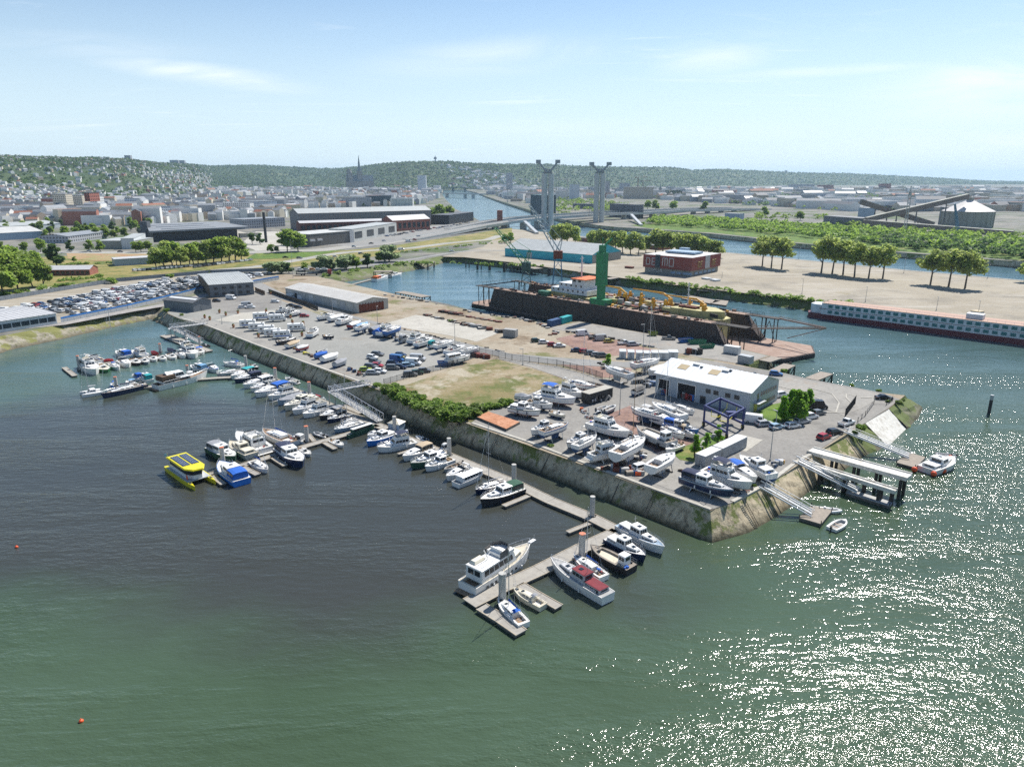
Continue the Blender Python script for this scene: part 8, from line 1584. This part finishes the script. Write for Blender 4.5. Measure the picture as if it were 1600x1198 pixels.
g=Vector(((1227-800)*7400*CP/F,7400,0));g.z=hill_z(g.x,g.y)-3;m=MB();m.tube((0,0,0),(0,0,22),6,n=8);m.tube((0,0,22),(0,0,30),14,n=8);tag(m.build('water_tower','far_grey',None,g),'distant water tower on the right hill line','water tower')
for px,w_,l in((205,28,'leftmost'),(276,50,'middle'),(287,40,'rightmost')):
 y=itp(RD,px)+20;x=(px-800)*y*CP/F;z=hill_z(x,y)-3;m=MB();m.box((0,0,13),(w_,16,26));tag(m.build('hilltop_block','fac_grey',None,(x,y,z)),'grey apartment block on top of the left hill, '+l+' of three','building','blocks on the hilltop')
# ------------------------------------------------------------------ crowded car lot
SPEC['leaf_hill']=dict(fn=lambda m:leaf_mat(m,(.06,.105,.035),(.11,.165,.055),.004))
rl=random.Random(21);LOTP={}
def pip(x,y,P):
 c=False;j=len(P)-1
 for i in range(len(P)):
  if(P[i][1]>y)!=(P[j][1]>y)and x<(P[j][0]-P[i][0])*(y-P[i][1])/(P[j][1]-P[i][1])+P[i][0]:c=not c
  j=i
 return c
LOT=[G(*p)for p in((-60,486),(0,475),(180,446),(330,431.5),(425,427.5),(420,434),(312,449.5),(250,463),(130,492),(92,492),(88,489),(0,491),(-60,500))]
wt=['white']*9+['silver']*3+['grey']*3+['black']*2+['navy','red','blue']
o0=G(96,504);ux=(G(311,455.5)-o0).normalized();uy=Vector((-ux.y,ux.x,0));RN=['first','second','third','fourth','fifth','sixth','seventh','eighth','ninth','tenth','eleventh','twelfth','thirteenth','fourteenth','fifteenth','sixteenth','seventeenth','eighteenth','nineteenth','twentieth']
rows={};nc=0
def ORD(i):return RN[i]if i<20 else['twenty','thirty','forty'][i//10-2]+' '+RN[i%10]
for r_ in range(22):
 for c_ in range(-46,90):
  p=o0+uy*(4.5+r_*5.1+rl.uniform(-.5,.5))+ux*(c_*2.75+rl.uniform(-.25,.25))
  if not pip(p.x,p.y,LOT)or nc>=300:continue
  if rl.random()<(.44 if r_<2 else .26):continue
  rows.setdefault(r_,[]).append(p);nc+=1
for r_,L_ in rows.items():
 for i,p in enumerate(L_):
  c=rl.choice(wt);k=rl.choice(['hatch','hatch','sedan','wagon','suv','van','van']if c=='white' else['hatch','sedan','wagon','suv']);kk=(k,c)
  if kk not in LOTP:LOTP[kk]=car_parts(k,c,simple=True).mesh('lot_car')
  o=bpy.data.objects.new('lot_car',LOTP[kk]);COL.objects.link(o);o.location=(p.x,p.y,4.6);o.rotation_euler=(0,0,math.atan2(uy.y,uy.x)+rl.choice((0,math.pi))+rl.uniform(-.05,.05))
  tag(o,'%s %s in the %s row from the blue fence, %s from its left'%(c,{'hatch':'hatchback','wagon':'estate','suv':'tall car','sedan':'saloon','van':'van'}[k],RN[min(r_,19)],ORD(i)),'van' if k=='van' else 'car','cars in the crowded lot')
def road_car(x,y,a,k,c,l,z=4.7):
 kk=(k,c)
 if kk not in LOTP:LOTP[kk]=car_parts(k,c,simple=True).mesh('lot_car')
 o=bpy.data.objects.new('road_car',LOTP[kk]);COL.objects.link(o);o.location=G(x,y,z);o.rotation_euler=(0,0,R(a));tag(o,l,'van' if k=='van' else 'car','traffic on the roads')
for i,(x,y,a,k,c)in enumerate(((110,392,-3,'sedan','paleblue'),(140,393,-3,'sedan','white'),(188,394,-3,'sedan','black'),(446,403,10,'sedan','black'),(468,404,-10,'wagon','grey'),(524,402,20,'hatch','white'),(564,397,20,'wagon','grey'),(580,381,25,'sedan','black'),(553,386,10,'hatch','paleblue'),(627,391,20,'van','white'),(600,377,25,'hatch','white'),(638,378,25,'van','white'),(654,371,25,'van','silver'),(694,364,25,'sedan','blue'),(706,393,20,'sedan','white'),(648,375,25,'hatch','red'),(570,374,0,'van','white'))):
 road_car(x,y,a,k,c,'%s %s on the roads beyond the car lot, %s from the left'%(c,k,RN[i]))
for i in range(26):
 x=212+i*7.2;y=423.5-i*.55 if x<300 else 419-(x-300)*.13;road_car(x,y,70,rl.choice(['hatch','wagon','suv']),rl.choice(wt),'parked car under the trees of the arena grove, %s from the left'%((RN+['twenty '+q for q in RN])[i]))
for i in range(30):x=600+i*4.6;road_car(x+rl.uniform(-1,1),370-(i*.75)+rl.uniform(-1,1),40,'hatch',rl.choice(wt+['red']),'small car parked in front of the dockside hall, %s from the left'%((RN+['twenty '+q for q in RN])[i]))
def transporter():
 g=G(487,430);o=empty('car_transporter',g,R(12),'car transporter lorry loaded with cars beside the green bushes','lorry');m=MB();m.box((0,0,1),(19,2.4,.4));m.box((0,0,2.9),(19,2.4,.2));[m.box((x,s*1.2,1.9),(.2,.2,2.2))for x in(-9,-4,1,6,9)for s in(-1,1)];m.build('frame','rubber_black',o);m=MB();m.box((11,0,1.9),(2.4,2.4,2.8));m.build('cab','red',o);m=MB();[m.tube((x,s*.9,.5),(x,s*1.25,.5),.5,n=10)for x in(-6,-4.5,3,10.5)for s in(-1,1)];m.build('wheel_set','tyre',o)
 for i,c in enumerate(('white','silver','orange','white','white')):
  q=bpy.data.objects.new('carried_car',LOTP.setdefault(('hatch',c),car_parts('hatch',c,simple=True).mesh('lot_car')));COL.objects.link(q);q.location=g+Vector((math.cos(R(12)),math.sin(R(12)),0))*(-7+i*3.9)*.95+Vector((0,0,3.1));q.rotation_euler=(0,0,R(12));tag(q,'%s car carried on the upper deck of the transporter, %s from the left'%(c,RN[i]),'car','cars on the transporter')
transporter()
# ------------------------------------------------------------------ trees
for i,(x,y,yt)in enumerate(((1191,416,366),(1205,419,366),(1221,421,366),(1283,427,365),(1300,428,368),(1317,430,368),(1335,433,373),(1357,435,378),(1379,436,379),(1453.5,445,384),(1482,448,381),(1507.5,451,387),(1600,441,408))):
 g=G(x,y);tree('plane',g,hgt(x,y,yt),'plane tree on the far quay with a bare leaning trunk, %s from the left'%(RN[i]),group='plane trees on the far quay',W=1.05)
for i,(x,y,yt)in enumerate(((867,378,346),(878,380,345),(887,379,345),(898,380,350),(925,384,356),(937,386,355),(949,387,354),(961,389,355),(973,392,357),(985,394,358),(997,395,362),(1009,392,364),(1024,392,353),(1036,393,353),(1048,394,355),(1060,396,360),(1073,396,360),(1085,397,362),(1097,398,365),(1109,399,368),(1121,400,370))):
 g=G(x,y+3);tree('pale',g,hgt(x,y+3,yt),'pale green tree in the row behind the warehouses, %s from the left'%(RN+['twenty first'])[i],group='tree row behind the warehouses')
GRV=[(-20,462,392),(5,460,388),(28,455,390),(52,450,398),(68,448,400),(12,440,380),(40,436,384),(-10,440,384),(20,430,378),(55,433,388),(3,452,400)]
for i,(x,y,yt)in enumerate(sorted(GRV)):g=G(x,y);tree('grove',g,hgt(x,y,yt),'large green tree in the grove at the left edge, %s from the left'%RN[i],group='grove at the left edge')
for i,(x,y,yt)in enumerate(((245,420,383),(257,419,379),(270,417,374),(283,417,380),(297,415,377),(310,413,375),(322,412,372),(334,411,368),(346,410,365),(358,409,362),(368,408,362),(377,407,372),(262,405,372),(330,404,372),(352,402,366),(303,414,380),(276,414,382))):
 g=G(x,y);tree('grove' if i%3 else 'pale',g,hgt(x,y,yt),'leafy tree in the grove before the black arena, %s from the left'%RN[i],group='grove before the arena',W=1.1)
for x,y,yt,k,l in((449,394,356,'grove','large tree left of the retail store, left of two'),(466,393,358,'grove','large tree left of the retail store, right of two'),(424,396,380,'street','small tree at the edge of the plaza'),(432,395,383,'street','second small tree by the plaza'),(425,428,404,'willow','silvery bush tree left of the tall grey mast'),(440,427,408,'willow','bush tree behind the tall grey mast'),(452,427,408,'dark','dark bush tree beside the tall grey mast'),(477,424,409,'street','bush tree above the transporter'),(505,424,398,'willow','silvery willow above the transporter, left of the pair'),(520,423,406,'dark','dark bush beside the silvery willow'),(541,421,393,'willow','biggest silvery willow beside the road'),(556,420,397,'street','bushy tree right of the biggest willow'),(574,418,393,'dark','dark bushy tree right of the willows'),(592,410,392,'street','low tree beside the quay road'),(608,409,382,'willow','tall pale tree at the end of the bush row'),(90,418,376,'dark','tall dark tree beside the brown depot'),(116,410,400,'street','low tree behind the brown depot'),(690,347,318,'grove','big round tree beside the river, left of two'),(702,346,320,'grove','big round tree beside the river, right of two'),(676,346,322,'grove','tree between the dockside hall and the river'),(788,380,364,'street','bushy tree left of the teal warehouse'),(798,380,362,'street','second bushy tree left of the teal warehouse'),(515,362,350,'street','small tree before the dockside hall, left of two'),(540,361,351,'street','small tree before the dockside hall, right of two'),(395,382,362,'dark','dark tree on the plaza, left of two'),(407,382,362,'dark','dark tree on the plaza, right of two'),(1012,328,312,'grove','round tree behind the bridge ramp, left of three'),(1024,329,312,'grove','round tree behind the bridge ramp, middle of three'),(1052,329,312,'grove','round tree behind the bridge ramp, right of three'),(1100,330,314,'grove','round tree standing alone right of the bridge ramp'),(1195,338,322,'grove','large round tree at the end of the bridge'),(1250,345,328,'grove','round tree left of the bulk terminal'),(103,448,440,'bush','round shrub beside the road before the car lot'),(175,443,431,'bush','grey green shrub above the panel fence, left of three'),(266,434,426,'bush','green shrub above the panel fence, middle of three'),(326,427,420,'bush','green shrub above the panel fence, right of three')):
 g=G(x,y);tree(k,g,hgt(x,y,yt)*1.05,l,group='trees along the roads',W=1.35 if 420<x<620 and y>405 else 1.1)
for i in range(60):
 x=rl.uniform(0,235);y=rl.choice((371,366,360,395,352));k=rl.choice(('street','dark','grove'));g=G(x,y+rl.uniform(-2,2));tree(k,g,rl.uniform(9,14),'street tree among the depots left of the arena' if y>356 else 'street tree below the apartment blocks',group='street trees left of the arena' if y>356 else 'street trees below the blocks')
for i in range(12):x=1040+i*2.2;g=G(x,310+(i%2));tree('poplar',g,26,'tall dark poplar in the dense row on the right bank',group='dark poplars')
def mass(name,pts,size,n,leaf,mat,label,seed):
 rd=random.Random(seed);vs=[];fs=[]
 for p in pts:
  s=size*rd.uniform(.6,1.35)
  for k in range(n):
   u=[rd.gauss(0,1)for _ in range(3)];q=math.sqrt(sum(x*x for x in u))or 1;r=s*rd.uniform(.6,1)/q;c=(p[0]+u[0]*r,p[1]+u[1]*r,p[2]+s*.7+abs(u[2])*r*.8);l=leaf*rd.uniform(.6,1.3);e=Euler((rd.uniform(-.9,.9),rd.uniform(-.9,.9),rd.uniform(0,6))).to_matrix();o=len(vs)
   for x,y in((-l,-l*.7),(l,-l*.6),(l*.8,l*.8),(-l*.9,l*.6)):v=e@Vector((x,y,0));vs.append((c[0]+v.x,c[1]+v.y,c[2]+v.z))
   fs.append((o,o+1,o+2,o+3))
 m=MB();m.mat(mat).add(vs,fs);return tag(m.build(name),label,'trees',kind='stuff')
def scatter(poly,n,seed):
 rd=random.Random(seed);P=[G(x,y)for x,y in poly];X=[p.x for p in P];Y=[p.y for p in P];out=[]
 for _ in range(n*12):
  x,y=rd.uniform(min(X),max(X)),rd.uniform(min(Y),max(Y))
  if pip(x,y,P):out.append((x,y,4.5))
  if len(out)>=n:break
 return out
mass('woodland',scatter([(1000,352),(1030,343),(1060,343),(1200,351),(1350,360),(1450,368),(1600,380),(1900,410),(1900,428),(1600,404),(1560,398),(1400,386),(1240,370),(1100,357)],900,1),4.6,46,1.1,'leaf_wood','dense young woodland covering the green bank across the river',2)
mass('woodland',scatter([(1330,372),(1600,390),(1900,420),(1900,434),(1600,408),(1400,391)],160,5),5,46,1.1,'leaf_dark','darker bushes at the water side of the woodland',3)
mass('scrub',[(G(*p).lerp(G(*q),rl.random())+Vector((rl.uniform(-3,3),rl.uniform(-3,3),-1.2)))for p,q,n_ in(((500,431),(640,410),26),((645,410),(845,416),40),((975,435),(1200,462),60),((1200,462),(1330,477),34),((75,450),(180,436),16),((0,462),(75,450),16),((100,414),(180,411),30),((615,396),(790,378),30),((95,440),(165,432),20))for _ in range(n_)],1.7,34,.5,'leaf_bush','low green scrub on the banks and verges',6)
mass('park_trees',scatter([(860,345),(905,336),(990,338),(985,322),(880,310),(860,318)],220,8),5,18,1.6,'leaf_wood','dark green trees between the bridge towers',7)
mass('park_trees',scatter([(1170,300),(1330,302),(1600,310),(1600,328),(1430,326),(1330,331),(1300,322),(1170,322)],1000,9),6,12,2.2,'leaf_dark','belts of trees on the right plain',8)
# ------------------------------------------------------------------ city houses: the largest singly, the rest as one mass
S('w_white',(.78,.77,.73),.7,v=.1,s=.02);S('w_cream',(.60,.54,.42),.7,v=.1,s=.02);S('w_grey',(.36,.37,.38),.7,v=.1,s=.02);S('w_sand',(.46,.38,.29),.7,v=.1,s=.02);S('w_brick',(.38,.16,.11),.7,v=.1,s=.02)
KIND=[('w_white','slate','white walled','dark slate roof'),('w_cream','tile','cream walled','red tile roof'),('w_grey','zinc','grey walled','pale zinc roof'),('w_sand','slate','sandy walled','dark slate roof'),('w_white','slate_pale','white walled','grey roof'),('w_cream','slate_pale','cream walled','grey roof'),('w_white','zinc','white walled','pale zinc roof'),('w_sand','tile','sandy walled','red tile roof'),('w_brick','slate','brick walled','dark slate roof')][:]
def house_geo(m,x,y,z,w_,d,h,rz,k,flat):
 c,s=math.cos(rz),math.sin(rz);W_=lambda a,b,e:(x+a*c-b*s,y+a*s+b*c,z+e);r=0 if flat else d*.28
 v=[W_(a,b,e)for e in(-3,h)for a,b in((-w_/2,-d/2),(w_/2,-d/2),(w_/2,d/2),(-w_/2,d/2))]+[W_(-w_/2,0,h+r),W_(w_/2,0,h+r)]
 if flat:m.mat(k[0]).add(v[:8],[(0,1,5,4),(1,2,6,5),(2,3,7,6),(3,0,4,7)]);m.mat(k[1]).add(v[4:8],[(0,1,2,3)])
 else:m.mat(k[0]).add(v,[(0,1,5,4),(1,2,6,9,5),(2,3,7,6),(3,0,4,8,7)]);m.mat(k[1]).add(v[4:],[(0,1,5,4),(2,3,4,5)])
hs=[];clumps=[];rh=random.Random(31)
LEFT=[(-300,372),(0,352),(235,352),(300,346),(440,342),(470,326),(560,324),(660,320),(682,310),(688,298),(688,293),(-300,293)]
RIGHT=[(765,305),(800,314),(850,322),(860,312),(1000,310),(1180,322),(1300,330),(1420,330),(1600,330),(1900,350),(1900,292),(760,296)]
def place(poly,n,dens):
 for _ in range(n):
  px=rh.uniform(poly[0][0]if poly is LEFT else 760,690 if poly is LEFT else 1900);t=rh.random()**1.5;py=296+t*74
  if not pip(px,py,poly):continue
  g=G(px,py);hs.append((g.x,g.y,4.5))
place(LEFT,9500,1);place(RIGHT,3400,1)
for _ in range(8200):
 px=rh.uniform(-300,420);b,r=itp(BD,px),itp(RD,px);t=rh.random();y=b+(r-b)*t*.98;x=(px-800)*y*CP/F
 if px>330 or(t>.6 and rh.random()<.55*(px+300)/500):clumps.append((x,y,hill_z(x,y)))
 elif rh.random()<.80:hs.append((x,y,hill_z(x,y)))
 else:clumps.append((x,y,hill_z(x,y)))
for _ in range(260):
 px=rh.gauss(765,30);y=rh.uniform(4150,4800);x=(px-800)*y*CP/F;hs.append((x,y,hill_z(x,y)))
hs=[h for h in hs if not(abs(h[0]-G(800,300).x)<0)]
hs.sort(key=lambda p:p[1]);far=MB();cnt={};single=0;taken={}
for i,(x,y,z)in enumerate(hs):
 cell=(int(x//(15 if y<1800 else 19)),int(y//(15 if y<1800 else 22)))
 if cell in taken:continue
 taken[cell]=1;a=apx(x,y);k=rh.choice([KIND[q]for q in(0,0,0,2,2,3,3,4,4,4,5,5,6,6,6,1)*2+(8,)]);flat=rh.random()<(.35 if a<700 else .7);big=1.0+(rh.random()<.22)*rh.uniform(.6,2.0);w_,d,h=rh.uniform(9,16)*big,rh.uniform(8,13),rh.uniform(7,13)*(1 if big==1 else 1.6)
 if z>8:w_,d,h=rh.uniform(9,14),rh.uniform(8,10),rh.uniform(5,8)
 if a>700:w_*=2.2;d*=1.7
 rz=rh.choice((.25,.25+math.pi/2,.1,1.2,-.4))+rh.uniform(-.08,.08)
 if single<290 and-40<a<1640:
  m=MB();house_geo(m,0,0,0,w_,d,h,0,k,flat);o=m.build('house',None,None,(x,y,z),rz);single+=1;reg='left of the arena roof line' if a<240 else 'between the arena and the dockside hall' if a<700 else 'on the right bank of the river';cnt[reg]=cnt.get(reg,0)+1
  tag(o,'%s house with a %s %s%s'%(k[2],'flat ' if flat else '',k[3],', '+reg),'house','%s houses with a %s%s %s'%(k[2],'flat ' if flat else '',k[3],reg))
 else:house_geo(far,x,y,z,w_,d,h,rz,k,flat)
tag(far.build('far_houses'),'mass of small far houses covering the city and hillside','houses',kind='stuff')
for _ in range(2600):
 px=rh.uniform(-100,1700);t=rh.random()**1.4;py=294.5+t*52;g=G(px,py)
 if pip(px,py,LEFT)or pip(px,py,RIGHT):clumps.append((g.x,g.y,4.5))
near=[c for c in clumps if c[1]<1700];farc=[c for c in clumps if c[1]>=1700]
mass('city_trees',near,4.2,16,1.6,'leaf_wood','trees between the city houses',11);mass('city_trees',farc,6,6,3.4,'leaf_hill','far trees between the houses and on the hillside',12)
pts=[]
for _ in range(15000):
 px=rh.uniform(300,1700)if rh.random()<.85 else rh.uniform(-200,300);b,r=itp(BD,px),itp(RD,px);y=b+(r-b)*(rh.random()**.8*(1.02 if px>300 else .3)+(0 if px>300 else .72));x=(px-800)*y*CP/F;pts.append((x,y,hill_z(x,y)-4))
mass('hill_forest',pts,7,4,5.5,'leaf_hill','forest covering the distant hills',13)
junk([(1310,362),(1420,372),(1520,378),(1600,384)],120,6,['rust','gel_white','skip_green','cont_blue','deck_grey','sign_red','roof_white','dark_timber'],'scrap, containers and sheds of the yard before the silo','yard_stock',41,4);junk([(1180,350),(1290,352),(1300,345)],60,5,['gel_white','deck_grey','roof_white','zinc'],'vehicles and stock left of the bulk terminal','yard_stock',42,2.5)
mass('park_trees',scatter([(1180,345),(1290,340),(1310,352),(1420,364),(1600,380),(1600,374),(1450,360),(1320,346),(1180,336)],150,19),4,22,1.3,'leaf_green','trees and bushes round the bulk terminal',20)
# ------------------------------------------------------------------ haze
def haze_mat(m):
 N=m.node_tree.nodes;N.remove(N['Principled BSDF']);v=N.new('ShaderNodeVolumePrincipled');m.cycles.volume_sampling='DISTANCE';v.inputs['Color'].default_value=(.56,.78,.98,1);v.inputs['Density'].default_value=5.2e-5;v.inputs['Anisotropy'].default_value=.3;m.node_tree.links.new(v.outputs[0],N['Material Output'].inputs['Volume'])
SPEC['haze_m']=dict(fn=lambda m:haze_mat(m))
m=MB();m.box((0,9000,124),(40000,22000,252));hz=m.build('haze','haze_m');tag(hz,kind='stuff')
